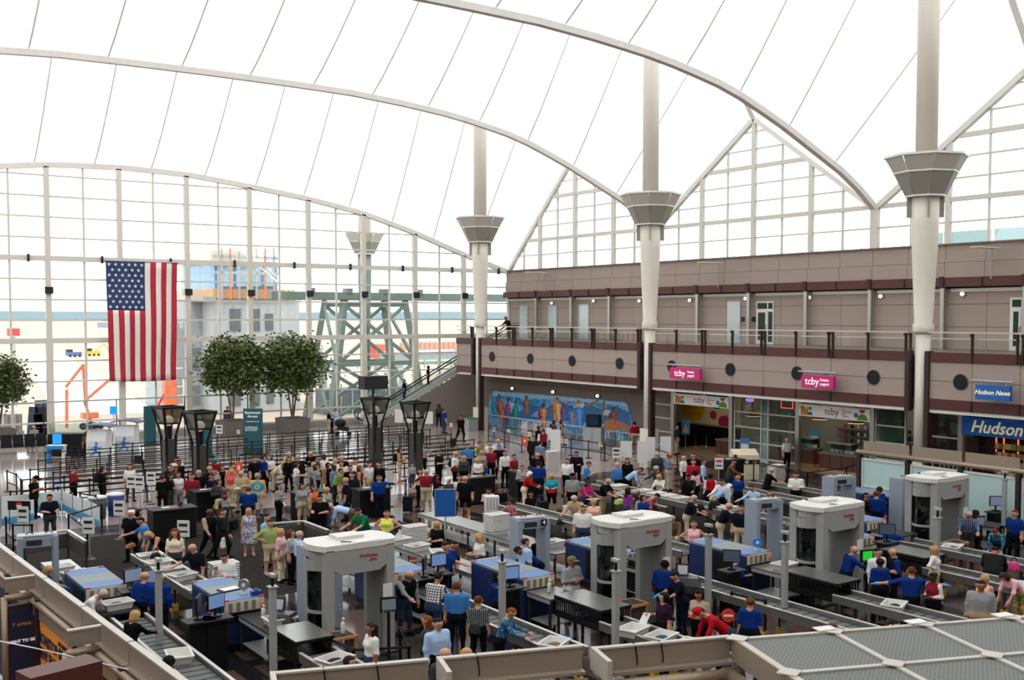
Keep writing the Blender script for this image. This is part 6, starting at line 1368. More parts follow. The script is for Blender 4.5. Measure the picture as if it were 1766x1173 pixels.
# front wall, two runs with a gap
def front(pa, pb, label, name, z=3.0, straps=()):
    A = at(*pa, z); B = at(*pb, z); d = B - A; L = d.xy.length
    t = struct(name, label); t.location = (A.x, A.y, 0); t.rotation_euler.z = math.atan2(d.y, d.x)
    piece2('cap_panel', t, M_ALU, (0, -0.03, 2.64), (L, 0.02, 3.0)); piece2('cap_lip', t, M_ALU2, (0, -0.06, 2.98), (L, 0.05, 3.01)); piece2('gutter', t, M_ALU, (0, -0.2, 2.58), (L, 0.03, 2.63))
    MB().cyl((0, -0.3, 2.44), (L, -0.3, 2.44), 0.12, n=14).build('pipe', M_PIPE, t)
    n = max(1, int(L / 1.5))
    for k in range(n):
        a = L * k / n; b = L * (k + 1) / n; piece2('frame_bar', t, M_FRAME, (a, -0.25, 2.05), (b, -0.18, 2.26)); piece2('frame_bar', t, M_FRAME, (a, -0.25, 0), (a + 0.12, -0.18, 2.2)); piece2('pane', t, M_GLASSD, (a + 0.12, -0.22, 0.1), (b, -0.205, 2.05))
    for s in straps: MB().tube([(s, 0.04, 3.02), (s, -0.07, 2.98), (s + 0.02, -0.09, 2.8), (s + 0.03, -0.07, 2.68)], 0.012, 6).build('strap', M_BLACK, t)
    piece2('end_fin', t, M_ALU2, (-0.04, -0.75, 2.66), (0.04, 0.03, 3.02)); MB().cyl((0, -0.85, 2.44), (0, -0.3, 2.44), 0.12, n=12).build('pipe_return', M_PIPE, t)
    return t
front((470, 1161), (738, 1137), 'left run of the pale metal topped front partition', 'wall_front_left', straps=(0.75, 1.55)); front((757, 1135), (1003, 1113), 'middle run of the pale metal topped front partition', 'wall_front_middle', straps=(0.6,)); front((1023, 1118), (1258, 1097), 'right run of the pale metal topped front partition', 'wall_front_right', straps=(0.7, 1.15))
# canopy of gridded panels at the lower right
A = at(1272, 1101, 3.0); B = at(1766, 1063, 3.0); C2 = at(1500, 1184, 3.0)
e1 = (B - A); L1 = e1.xy.length; e1.normalize(); e2 = Vector((e1.y, -e1.x, 0))
t = struct('ceiling_canopy', 'flat canopy of grey gridded panels with white bars at lower right'); t.location = (A.x, A.y, 0); t.rotation_euler.z = math.atan2(e1.y, e1.x)
M_GRID = mat('grid_panel', (98, 100, 98), 0.6)
def grid_nodes():
    nt, b = nodes_of(M_GRID); tc = nt.nodes.new('ShaderNodeTexCoord'); br = nt.nodes.new('ShaderNodeTexBrick'); br.offset = 0.5
    br.inputs['Scale'].default_value = 1.0; br.inputs['Brick Width'].default_value = 0.075; br.inputs['Row Height'].default_value = 0.05; br.inputs['Mortar Size'].default_value = 0.012
    br.inputs['Color1'].default_value = (*srgb(70, 75, 72), 1); br.inputs['Color2'].default_value = (*srgb(64, 68, 65), 1); br.inputs['Mortar'].default_value = (*srgb(108, 111, 106), 1)
    nt.links.new(tc.outputs['Object'], br.inputs['Vector']); nt.links.new(br.outputs['Color'], b.inputs['Base Color'])
grid_nodes()
pw, pd = 1.75, 1.75
for i in range(5):
    for j in range(4):
        MB().b2((i * pw + 0.05, -(j + 1) * pd + 0.05, 2.93), ((i + 1) * pw - 0.05, -j * pd - 0.05, 2.97)).build('grid_panel', M_GRID, t)
for i in range(6): piece2('bar', t, M_ALU2, (i * pw - 0.05, -4 * pd, 2.92), (i * pw + 0.05, 0.05, 3.0))
for j in range(5): piece2('bar', t, M_ALU2, (-0.05, -j * pd - 0.05, 2.92), (5 * pw, -j * pd + 0.05, 3.0))
for i in range(6):
    for j in range(5): piece('node_plate', t, M_ALU2, (i * pw, -j * pd, 3.005), (0.3, 0.3, 0.02), (0, 0, math.pi / 4))
piece2('side_fascia', t, M_ALU, (-0.09, -4 * pd, 2.62), (-0.05, 0.05, 3.0)); MB().cyl((-0.2, -4 * pd, 2.44), (-0.2, 0, 2.44), 0.12, n=12).build('pipe', M_PIPE, t)
for k in range(3): piece2('side_frame', t, M_FRAME, (-0.22, -4 * pd + 2.3 * k, 0), (-0.14, -4 * pd + 2.3 * k + 0.14, 2.2))
piece2('side_frame', t, M_FRAME, (-0.22, -4 * pd, 2.05), (-0.14, 0, 2.26)); piece2('side_pane', t, M_GLASSD, (-0.19, -4 * pd, 0.1), (-0.18, 0, 2.05))
for i in range(1, 5): piece('cap_plate', t, M_PANW, (i * pw - 0.1, 0.1, 3.02), (0.35, 0.22, 0.02), (0, 0, 0.1))
for i in (0, 2, 4): piece2('canopy_post', t, M_ALU, (i * pw - 0.06, -0.12, 0), (i * pw + 0.06, 0.0, 2.92))
# dark red rail end at the bottom left, on the bridge the view is taken from
A = at(190, 1176, 4.6); o = thing('trim_3', 'dark red steel rail end at the bottom left', 'rail', (0, 0, 0)); del o['category']; o['kind'] = 'structure'
P0 = at(40, 1186, 6.6); P1 = at(163, 1155, 6.6); MB().beam(P0, P1, 0.16, 0.12).build('rail', M_BROWN, o); P2 = Vector((P1.x, P1.y, 0)); MB().cyl((P0.x, P0.y, 0), P0, 0.06, n=8).build('rail_post', M_BROWN, o)
# steel wire from the rail to the billboard wall
o = MB().tube([at(-40, 1098, 3.6), at(60, 1118, 3.5), at(222, 1155, 3.15)], 0.012, 5).build('steel_wire', M_STEEL); tag(o, 'thin steel wire slanting across the orange billboard', 'wire')
# =================================================================== people
def surfnet(prims, k=0.022, h=0.022, extra=None):
    """prims: (a, b, ra, rb, slot) tapered capsules blended into one continuous surface"""
    A = np.array([[*p[0], p[2]] for p in prims] + [[*p[1], p[3]] for p in prims])
    lo = (A[:, :3] - A[:, 3:]).min(0) - 3 * h; hi = (A[:, :3] + A[:, 3:]).max(0) + 3 * h
    n = np.ceil((hi - lo) / h).astype(int) + 1
    S = np.zeros(n); ax = [lo[i] + h * np.arange(n[i]) for i in range(3)]
    pad = 0.11
    for a, b, ra, rb, sl in prims:
        a = np.array(a, float); b = np.array(b, float); r = max(ra, rb) + pad
        l0 = np.maximum(0, np.floor((np.minimum(a, b) - r - lo) / h).astype(int)); l1 = np.minimum(n, np.ceil((np.maximum(a, b) + r - lo) / h).astype(int) + 1)
        g = np.stack(np.meshgrid(ax[0][l0[0]:l1[0]], ax[1][l0[1]:l1[1]], ax[2][l0[2]:l1[2]], indexing='ij'), -1)
        ab = b - a; L = ab @ ab; t = np.clip(((g - a) @ ab) / L, 0, 1) if L > 1e-9 else np.zeros(g.shape[:3])
        d = np.linalg.norm(g - a - t[..., None] * ab, axis=-1) - (ra + (rb - ra) * t)
        S[l0[0]:l1[0], l0[1]:l1[1], l0[2]:l1[2]] += np.exp(-np.clip(d, -0.3, 0.3) / k)
    V = -k * np.log(S + 1e-9)
    if extra is not None:
        G = np.stack(np.meshgrid(*ax, indexing='ij'), -1); V = extra(G, V)
    return nets(V, lo, h)
def nets(V, lo, h):
    n = np.array(V.shape); ins = V < 0; cn = n - 1
    acc = np.zeros((*cn, 3)); cnt = np.zeros(cn); quads = []
    for axi in range(3):
        s0 = [slice(None)] * 3; s1 = [slice(None)] * 3; s0[axi] = slice(0, -1); s1[axi] = slice(1, None)
        a = V[tuple(s0)]; b = V[tuple(s1)]; c = ins[tuple(s0)] != ins[tuple(s1)]
        idx = np.argwhere(c); o = [i for i in range(3) if i != axi]
        ok = np.all((idx[:, o] > 0) & (idx[:, o] < (n[o] - 1)), axis=1); idx = idx[ok]
        av = a[tuple(idx.T)]; bv = b[tuple(idx.T)]; pos = idx.astype(float); pos[:, axi] += av / (av - bv)
        cells = []
        for d in ((0, 0), (-1, 0), (-1, -1), (0, -1)):
            cc = idx.copy(); cc[:, o[0]] += d[0]; cc[:, o[1]] += d[1]; cells.append(cc)
            np.add.at(acc, tuple(cc.T), pos); np.add.at(cnt, tuple(cc.T), 1)
        q = np.stack([np.ravel_multi_index(tuple(cc.T), tuple(cn)) for cc in cells], 1)
        flip = (av < 0) if axi != 1 else (av > 0)
        q[~flip] = q[~flip][:, ::-1]; quads.append(q)
    q = np.concatenate(quads); used, inv = np.unique(q, return_inverse=True); inv = inv.reshape(q.shape)
    P = acc.reshape(-1, 3)[used] / cnt.reshape(-1)[used][:, None]
    return lo + P * h, inv
def nearest_slot(C, prims):
    best = np.full(len(C), 9.0); sl = np.zeros(len(C), int)
    for a, b, ra, rb, s in prims:
        a = np.array(a, float); b = np.array(b, float); ab = b - a; L = ab @ ab
        t = np.clip(((C - a) @ ab) / L, 0, 1) if L > 1e-9 else np.zeros(len(C))
        d = np.linalg.norm(C - a - t[:, None] * ab, axis=1) - (ra + (rb - ra) * t); m = d < best; best[m] = d[m]; sl[m] = s
    return sl
V3 = lambda *a: Vector(a)
def arm(u, f): return (Vector(u).normalized(), Vector(f).normalized())
DOWN = arm((0.16, 0.03, -1), (0.05, -0.16, -1))
POSES = {   # lean (deg), head pitch, right arm, left arm (x is outwards), legs
    'stand': dict(), 'stand2': dict(r=arm((0.2, 0.08, -1), (0.0, -0.35, -1)), l=arm((0.12, 0, -1), (0.1, -0.1, -1)), yaw=20),
    'hold': dict(r=arm((0.18, 0.02, -1), (-0.4, -1, 0.05)), l=arm((0.18, 0.02, -1), (-0.4, -1, 0.05)), hp=14),
    'phone': dict(r=arm((0.15, -0.15, -1), (-0.35, -0.9, 0.45)), l=arm((0.15, -0.1, -1), (-0.4, -0.9, 0.2)), hp=30),
    'carry': dict(r=arm((0.2, 0.02, -1), (-0.2, -1, 0.25)), l=DOWN, yaw=-15),
    'akimbo': dict(r=arm((0.85, 0.3, -0.8), (-0.85, -0.4, -0.45)), l=arm((0.85, 0.3, -0.8), (-0.85, -0.4, -0.45))),
    'reach': dict(lean=14, hp=12, r=arm((0.1, -0.75, -0.7), (0.0, -1, -0.3)), l=DOWN),
    'both': dict(lean=16, hp=20, r=arm((0.15, -0.6, -0.8), (-0.05, -0.9, -0.35)), l=arm((0.15, -0.6, -0.8), (-0.05, -0.9, -0.35))),
    'lean': dict(lean=46, hp=24, r=arm((0.15, -0.25, -1), (-0.05, -0.3, -1)), l=arm((0.15, -0.35, -1), (-0.05, -0.5, -0.9))),
    'bend': dict(lean=74, hp=10, r=arm((0.12, -0.1, -1), (-0.05, 0.0, -1)), l=arm((0.12, -0.2, -1), (-0.05, -0.2, -1))),
    'point': dict(l=arm((1, -0.25, -0.12), (1, -0.2, 0.02)), r=arm((0.25, -0.1, -1), (0.1, -0.3, -1)), yaw=30),
    'wide': dict(l=arm((1, -0.1, -0.35), (0.95, -0.3, -0.2)), r=arm((1, -0.1, -0.3), (0.95, -0.25, -0.12))),
    'sit': dict(sit=True, r=arm((0.15, -0.35, -1), (-0.2, -1, 0.0)), l=arm((0.15, -0.35, -1), (-0.2, -1, 0.0)), hp=8),
    'walk': dict(walk=True, r=arm((0.14, -0.35, -1), (0.0, -0.6, -0.8)), l=arm((0.14, 0.35, -1), (0.05, 0.1, -1))),
    'chin': dict(hp=22, r=arm((0.2, -0.25, -1), (-0.45, -0.6, 0.85)), l=arm((0.2, -0.1, -1), (-0.9, -0.55, 0.1))),
    'cross': dict(r=arm((0.25, -0.15, -1), (-0.95, -0.5, 0.15)), l=arm((0.25, -0.15, -1), (-0.95, -0.55, 0.02))),
}
M_EYE = mat('eye_dark', (40, 30, 28), 0.4); M_LIP = mat('lip', (150, 84, 76), 0.6)
TEMPL = {}
def template(pose, sex, skirt=False):
    key = (pose, sex, skirt)
    if key in TEMPL: return TEMPL[key]
    p = POSES[pose]; fem = sex == 'f'
    lean = R_(p.get('lean', 0)); hz = 0.93; shw = 0.165 if fem else 0.195; r0 = 0.9 if fem else 1.0
    sit = p.get('sit'); dz = -0.38 if sit else 0.0
    hip = V3(0, 0, hz + dz); ml = Matrix.Rotation(lean, 3, 'X')
    T = lambda x, y, z: hip + ml @ V3(x, y, z - hz)      # torso frame (given in standing coordinates)
    pr = []
    cap = lambda a, b, ra, rb, s: pr.append((tuple(a), tuple(b), ra, rb, s))
    # torso stack of cross bars
    tw = [(0.88, 0.085 if fem else 0.075, 0.118, 0, 4), (0.97, 0.075, 0.112, 0, 4), (1.07, 0.055 if fem else 0.07, 0.102 if fem else 0.115, 0, 1), (1.18, 0.065 if fem else 0.085, 0.102 if fem else 0.115, -0.005, 1), (1.29, 0.085 if fem else 0.105, 0.105 if fem else 0.113, -0.012 if fem else -0.005, 1), (1.39, 0.11 if fem else 0.135, 0.078 if fem else 0.088, 0.012, 1)]
    for (z, w, r, y, s) in tw: cap(T(-w, y, z), T(w, y, z), r, r, s)
    if fem:
        for sx in (-1, 1): cap(T(sx * 0.07, -0.075, 1.28), T(sx * 0.07, -0.08, 1.27), 0.058, 0.058, 1)
    cap(T(0, 0.02, 1.42), T(0, 0.0, 1.52), 0.058, 0.05, 0)
    # head
    hp = R_(p.get('hp', 0)) + lean * 0.55; yaw = R_(p.get('yaw', 0))
    hb = T(0, -0.012, 1.53); mh = Matrix.Rotation(yaw, 3, 'Z') @ Matrix.Rotation(hp, 3, 'X')
    Hd = lambda x, y, z: hb + mh @ V3(x, y, z)
    hc = Hd(0, -0.01, 0.115)
    cap(Hd(0, 0.012, 0.135), Hd(0, -0.012, 0.135), 0.088, 0.082, 0); cap(Hd(0, -0.02, 0.06), Hd(0, -0.03, 0.04), 0.062, 0.045, 0)
    for sx in (-1, 1): cap(Hd(sx * 0.082, 0.01, 0.105), Hd(sx * 0.084, 0.012, 0.125), 0.016, 0.018, 0)
    # arms
    hands = []
    for sx, ar in ((-1, p.get('r', DOWN)), (1, p.get('l', DOWN))):
        sh = T(sx * shw, 0.01, 1.41); ua = V3(ar[0].x * sx, ar[0].y, ar[0].z); fa = V3(ar[1].x * sx, ar[1].y, ar[1].z)
        if lean > 0.5: pass
        el = sh + ua * 0.29; wr = el + fa * 0.25; cap(sh, el, 0.062 * r0, 0.046 * r0, 2); cap(el, wr, 0.044 * r0, 0.03 * r0, 3)
        pm = wr + fa * 0.085; side = fa.cross(V3(0, 0, 1)); 
        if side.length < 0.3: side = V3(0, 1, 0)
        side.normalize(); cap(wr + fa * 0.03 + side * 0.018, pm + side * 0.02, 0.022, 0.022, 7); cap(wr + fa * 0.03 - side * 0.018, pm - side * 0.02, 0.022, 0.022, 7); hands.append((wr, fa, side, sx))
    # legs
    for sx in (-1, 1):
        hj = hip + V3(sx * 0.09, 0, -0.03)
        if sit: td = V3(sx * 0.12, -1, -0.05); sd = V3(0, 0.06, -1)
        elif p.get('walk'): td = V3(0, -0.42 * sx, -1); sd = V3(0, 0.12 if sx > 0 else 0.55, -1)
        else: td = V3(sx * 0.06, -0.03, -1); sd = V3(sx * 0.03, 0.05, -1)
        td.normalize(); sd.normalize(); kn = hj + td * 0.42; an = kn + sd * 0.40
        cap(hj, kn, 0.092, 0.062, 4); cap(kn, an, 0.06, 0.042, 5); an2 = an + V3(0, 0, -0.03)
        cap(an2 + V3(0, 0.03, -0.015), an2 + V3(sx * 0.02, -0.14, -0.03), 0.042, 0.036, 6)
    if skirt:
        for z, w in ((0.86, 0.1), (0.74, 0.12), (0.62, 0.13), (0.52, 0.14)): cap(V3(-w, 0, z), V3(w, 0, z), 0.12, 0.12, 4)
    P, Q = surfnet(pr); C = P[Q].mean(1); sl = nearest_slot(C, pr)
    zmin = P[:, 2].min(); 
    m = MB(); m.smooth = True; m.v = [tuple(v) for v in P]; m.f = [tuple(int(i) for i in q) for q in Q]; m.mi = [int(s) for s in sl]; m.sm = [True] * len(Q)
    # face, fingers
    for sx in (-1, 1):
        m.cur = 8; c = Hd(sx * 0.032, -0.088, 0.128); m.blob(c, (0.013, 0.01, 0.008), 6, 4)
    m.cur = 9; m.blob(Hd(0, -0.078, 0.052), (0.024, 0.01, 0.008), 6, 4); m.cur = 0
    nb = [Hd(-0.014, -0.085, 0.09), Hd(0.014, -0.085, 0.09), Hd(0, -0.112, 0.086), Hd(0, -0.086, 0.132)]; m._add(nb, [(0, 1, 2), (1, 3, 2), (3, 0, 2), (0, 3, 1)])
    m.cur = 7
    for wr, fa, side, sx in hands:
        nrm = side.cross(fa); inward = V3(0, -0.3, -0.3) if fa.z > -0.5 else V3(-sx * 0.6, 0, 0)
        for k, L in enumerate((0.07, 0.08, 0.076, 0.06)):
            b = wr + fa * 0.095 + side * (0.03 - 0.02 * k); e = b + fa * (L * 0.55) + inward * 0.01; g = e + (fa * 0.8 + inward * 0.6).normalized() * (L * 0.5); m.cyl(b, e, 0.0095, 0.0085, 5, False); m.cyl(e, g, 0.0085, 0.006, 5)
        b = wr + fa * 0.04 + side * 0.03; e = b + (fa + side * 0.8).normalized() * 0.045; m.cyl(b, e, 0.011, 0.009, 5, False); m.cyl(e, e + fa * 0.03, 0.009, 0.006, 5)
    m.v = [(v[0], v[1], v[2] - zmin) for v in m.v]
    me = bpy.data.meshes.new('person_' + pose); me.from_pydata(m.v, [], m.f)
    for k in range(10): me.materials.append(M_DGREY)
    me.polygons.foreach_set('material_index', m.mi); me.polygons.foreach_set('use_smooth', m.sm); me.update()
    hm = Matrix.Translation(Hd(0, 0, 0.125) - V3(0, 0, zmin)) @ mh.to_4x4(); top = Hd(0, 0.0, 0.225) - V3(0, 0, zmin)
    if not fem: pass
    ent = dict(me=me, head=hm, top=top, H=top.z, hands=[(h[0] - V3(0, 0, zmin), h[1]) for h in hands])
    TEMPL[key] = ent
    return ent
HAIR = {}
def hair_mesh(style):
    if style in HAIR: return HAIR[style]
    pr = [((0, 0.018, 0.012), (0, 0.0, 0.016), 0.098, 0.094, 0)]
    if style == 'long': pr += [((0, 0.06, 0.0), (0, 0.085, -0.26), 0.085, 0.06, 0), ((-0.07, 0.02, -0.02), (-0.09, 0.0, -0.22), 0.035, 0.025, 0), ((0.07, 0.02, -0.02), (0.09, 0.0, -0.22), 0.035, 0.025, 0)]
    if style == 'curly': pr += [((0, 0.06, 0.03), (0, 0.09, -0.3), 0.11, 0.09, 0), ((-0.09, 0.0, 0.0), (-0.12, -0.02, -0.3), 0.05, 0.05, 0), ((0.09, 0.0, 0.0), (0.12, -0.02, -0.3), 0.05, 0.05, 0)]
    if style == 'bob': pr += [((0, 0.04, 0.0), (0, 0.05, -0.1), 0.095, 0.08, 0), ((-0.075, 0.01, 0.0), (-0.08, 0.0, -0.1), 0.036, 0.03, 0), ((0.075, 0.01, 0.0), (0.08, 0.0, -0.1), 0.036, 0.03, 0)]
    if style == 'tail': pr += [((0, 0.11, 0.05), (0, 0.14, -0.2), 0.04, 0.02, 0)]
    if style == 'bun': pr += [((0, 0.11, 0.03), (0, 0.12, 0.02), 0.045, 0.045, 0)]
    def cut(G, V):
        x, y, z = G[..., 0], G[..., 1], G[..., 2]
        face = np.maximum.reduce([-(0.055 - z) * -1 * 0 + (z - 0.05), y + 0.035 - 0.0, np.abs(x) - 0.075])
        V = np.maximum(V, -face)
        if style in ('short', 'bun', 'tail'): V = np.maximum(V, np.where((y < 0.12), -(z + 0.055) if style == 'short' else -(z + 0.06), -1) if style != 'tail' else np.where(y < 0.09, -(z + 0.06), -1))
        if style == 'fringe': V = np.maximum(np.maximum(V, z - 0.035), -(z + 0.055))
        return V
    P, Q = surfnet(pr, 0.012, 0.013, cut)
    me = bpy.data.meshes.new('hair_' + style); me.from_pydata([tuple(v) for v in P], [], [tuple(int(i) for i in q) for q in Q]); me.materials.append(M_DGREY)
    me.polygons.foreach_set('use_smooth', [True] * len(Q)); me.update(); HAIR[style] = me; return me
cap_m = MB(); cap_m.lathe([(0.102, 0.02), (0.104, 0.05), (0.09, 0.1), (0.05, 0.13), (0.005, 0.137)], 14); cap_m.box((0, -0.14, 0.03), (0.14, 0.12, 0.012)); CAPME = cap_m.mesh('cap', M_DGREY)
# clothes
PC = dict(blk=(12, 12, 14), wht=(214, 212, 208), gry=(140, 142, 142), dgry=(56, 58, 60), navy=(15, 18, 32), roy=(12, 48, 118), lbl=(160, 188, 222), blue=(60, 116, 176), slate=(104, 124, 150), teal=(20, 150, 176), grn=(16, 104, 64), olv=(108, 112, 60), lime=(142, 158, 92), tan=(172, 152, 116), khk=(186, 172, 142), brn=(92, 72, 52), red=(166, 18, 32), dpu=(44, 20, 42), mar=(122, 28, 42), pnk=(228, 176, 186), cor=(206, 84, 84), mag=(180, 40, 108), pur=(128, 48, 136), yel=(222, 222, 96), crm=(222, 208, 184), org=(214, 96, 50), den=(44, 60, 84), suit=(24, 25, 28), aqua=(120, 178, 196), peach=(226, 180, 156))
SK = dict(a=(190, 140, 116), b=(158, 100, 72), c=(78, 48, 34), d=(204, 152, 126))
HC = dict(k=(15, 12, 12), b=(52, 32, 22), r=(92, 46, 26), y=(178, 142, 90), g=(168, 164, 158), w=(224, 222, 216), d=(34, 22, 16), o=(118, 60, 30))
for k_, c_ in list(PC.items()): mat('cloth_' + k_, c_, 0.95, var=0.12, scale=9, spec=0.12)
for k_, c_ in SK.items(): mat('skin_' + k_, c_, 0.6, spec=0.3)
for k_, c_ in HC.items(): mat('hair_' + k_, c_, 0.75, var=0.3, scale=30, spec=0.15)
M_GLOVE = mat('nitrile_blue', (40, 150, 206), 0.5)
def patt(name, stops, kind, scale, rough=0.85):
    m = mat(name, (128, 128, 128), rough); nt, b = nodes_of(m); tc = nt.nodes.new('ShaderNodeTexCoord')
    if kind == 'wave':
        w = nt.nodes.new('ShaderNodeTexWave'); w.bands_direction = 'Z'; w.inputs['Scale'].default_value = scale; out = w.outputs['Fac']; nt.links.new(tc.outputs['Object'], w.inputs['Vector'])
    elif kind == 'plaid':
        a = nt.nodes.new('ShaderNodeTexWave'); a.bands_direction = 'Z'; c = nt.nodes.new('ShaderNodeTexWave'); c.bands_direction = 'X'
        for q in (a, c): q.inputs['Scale'].default_value = scale; nt.links.new(tc.outputs['Object'], q.inputs['Vector'])
        mm = nt.nodes.new('ShaderNodeMath'); mm.operation = 'MULTIPLY'; nt.links.new(a.outputs['Fac'], mm.inputs[0]); nt.links.new(c.outputs['Fac'], mm.inputs[1]); out = mm.outputs[0]
    elif kind == 'vor':
        w = nt.nodes.new('ShaderNodeTexVoronoi'); w.inputs['Scale'].default_value = scale; out = w.outputs['Distance']; nt.links.new(tc.outputs['Object'], w.inputs['Vector'])
    else:
        mp = nt.nodes.new('ShaderNodeMapping'); mp.inputs['Location'].default_value = (0, 0, -1.22 * 2.6); mp.inputs['Scale'].default_value = (2.6, 0.6, 2.6); g = nt.nodes.new('ShaderNodeTexGradient'); g.gradient_type = 'SPHERICAL'
        nt.links.new(tc.outputs['Object'], mp.inputs['Vector']); nt.links.new(mp.outputs['Vector'], g.inputs['Vector']); out = g.outputs['Fac']
    r = ramp(nt, stops, 'CONSTANT' if kind != 'grad' else 'LINEAR'); nt.links.new(out, r.inputs[0]); nt.links.new(r.outputs[0], b.inputs['Base Color'])
patt('cloth_tiedye', [(0.0, (196, 40, 30)), (0.25, (226, 160, 30)), (0.45, (40, 150, 170)), (0.7, (40, 150, 170)), (0.82, (230, 200, 60)), (0.9, (200, 60, 60)), (1.0, (230, 230, 220))], 'grad', 1)
patt('cloth_stripe', [(0.0, (24, 24, 28)), (0.5, (216, 212, 206))], 'wave', 9); patt('cloth_gstripe', [(0.0, (222, 220, 216)), (0.55, (30, 130, 90)), (0.8, (150, 40, 50))], 'wave', 5)
patt('cloth_plaidw', [(0.0, (60, 60, 66)), (0.12, (220, 220, 218))], 'plaid', 5); patt('cloth_plaidd', [(0.0, (30, 34, 38)), (0.35, (150, 160, 160))], 'plaid', 7); patt('cloth_plaidb', [(0.0, (34, 46, 84)), (0.35, (150, 168, 196))], 'plaid', 6); patt('cloth_plaidr', [(0.0, (150, 40, 50)), (0.4, (206, 170, 180))], 'plaid', 7)
patt('cloth_floral', [(0.0, (210, 222, 226)), (0.18, (24, 104, 140)), (0.5, (20, 70, 110))], 'vor', 14); patt('cloth_print', [(0.0, (60, 60, 90)), (0.2, (206, 206, 212)), (0.5, (120, 120, 150))], 'vor', 16); patt('cloth_gold', [(0.0, (120, 70, 40)), (0.25, (200, 170, 80)), (0.5, (90, 120, 70))], 'vor', 14)
patt('cloth_dot', [(0.0, (30, 26, 26)), (0.45, (216, 200, 170))], 'wave', 14)
OBST = []
for o_ in list(bpy.data.objects):
    if o_.parent is None and o_.get('category') in ('table', 'conveyor', 'conveyor cage', 'x-ray machine', 'body scanner', 'metal detector', 'podium', 'cabinet', 'stand', 'kiosk', 'column', 'lamp', 'tray'):
        b = []
        for c in [o_] + list(o_.children):
            if c.type == 'MESH':
                M = (Matrix.LocRotScale(o_.location, o_.rotation_euler, o_.scale) @ Matrix.LocRotScale(c.location, c.rotation_euler, c.scale)) if c is not o_ else Matrix.LocRotScale(o_.location, o_.rotation_euler, o_.scale)
                b += [M @ Vector(v) for v in c.bound_box]
        if b and min(v.z for v in b) < 0.5: OBST.append((min(v.x for v in b), max(v.x for v in b), min(v.y for v in b), max(v.y for v in b)))
PEOPLE = []
def P_(hx, hy, pose, face, sex, top, slv, bot, hair, hc, sk, label, sc=1.0, glove=False, cap=None, z=0.0, skirt=False, vest=None, fix=False):
    PEOPLE.append(dict(hx=hx, hy=hy, pose=pose, face=face, sex=sex, top=top, slv=slv, bot=bot, hair=hair, hc=hc, sk=sk, label=label, sc=sc, glove=glove, cap=cap, z=z, skirt=skirt, vest=vest, fix=fix))
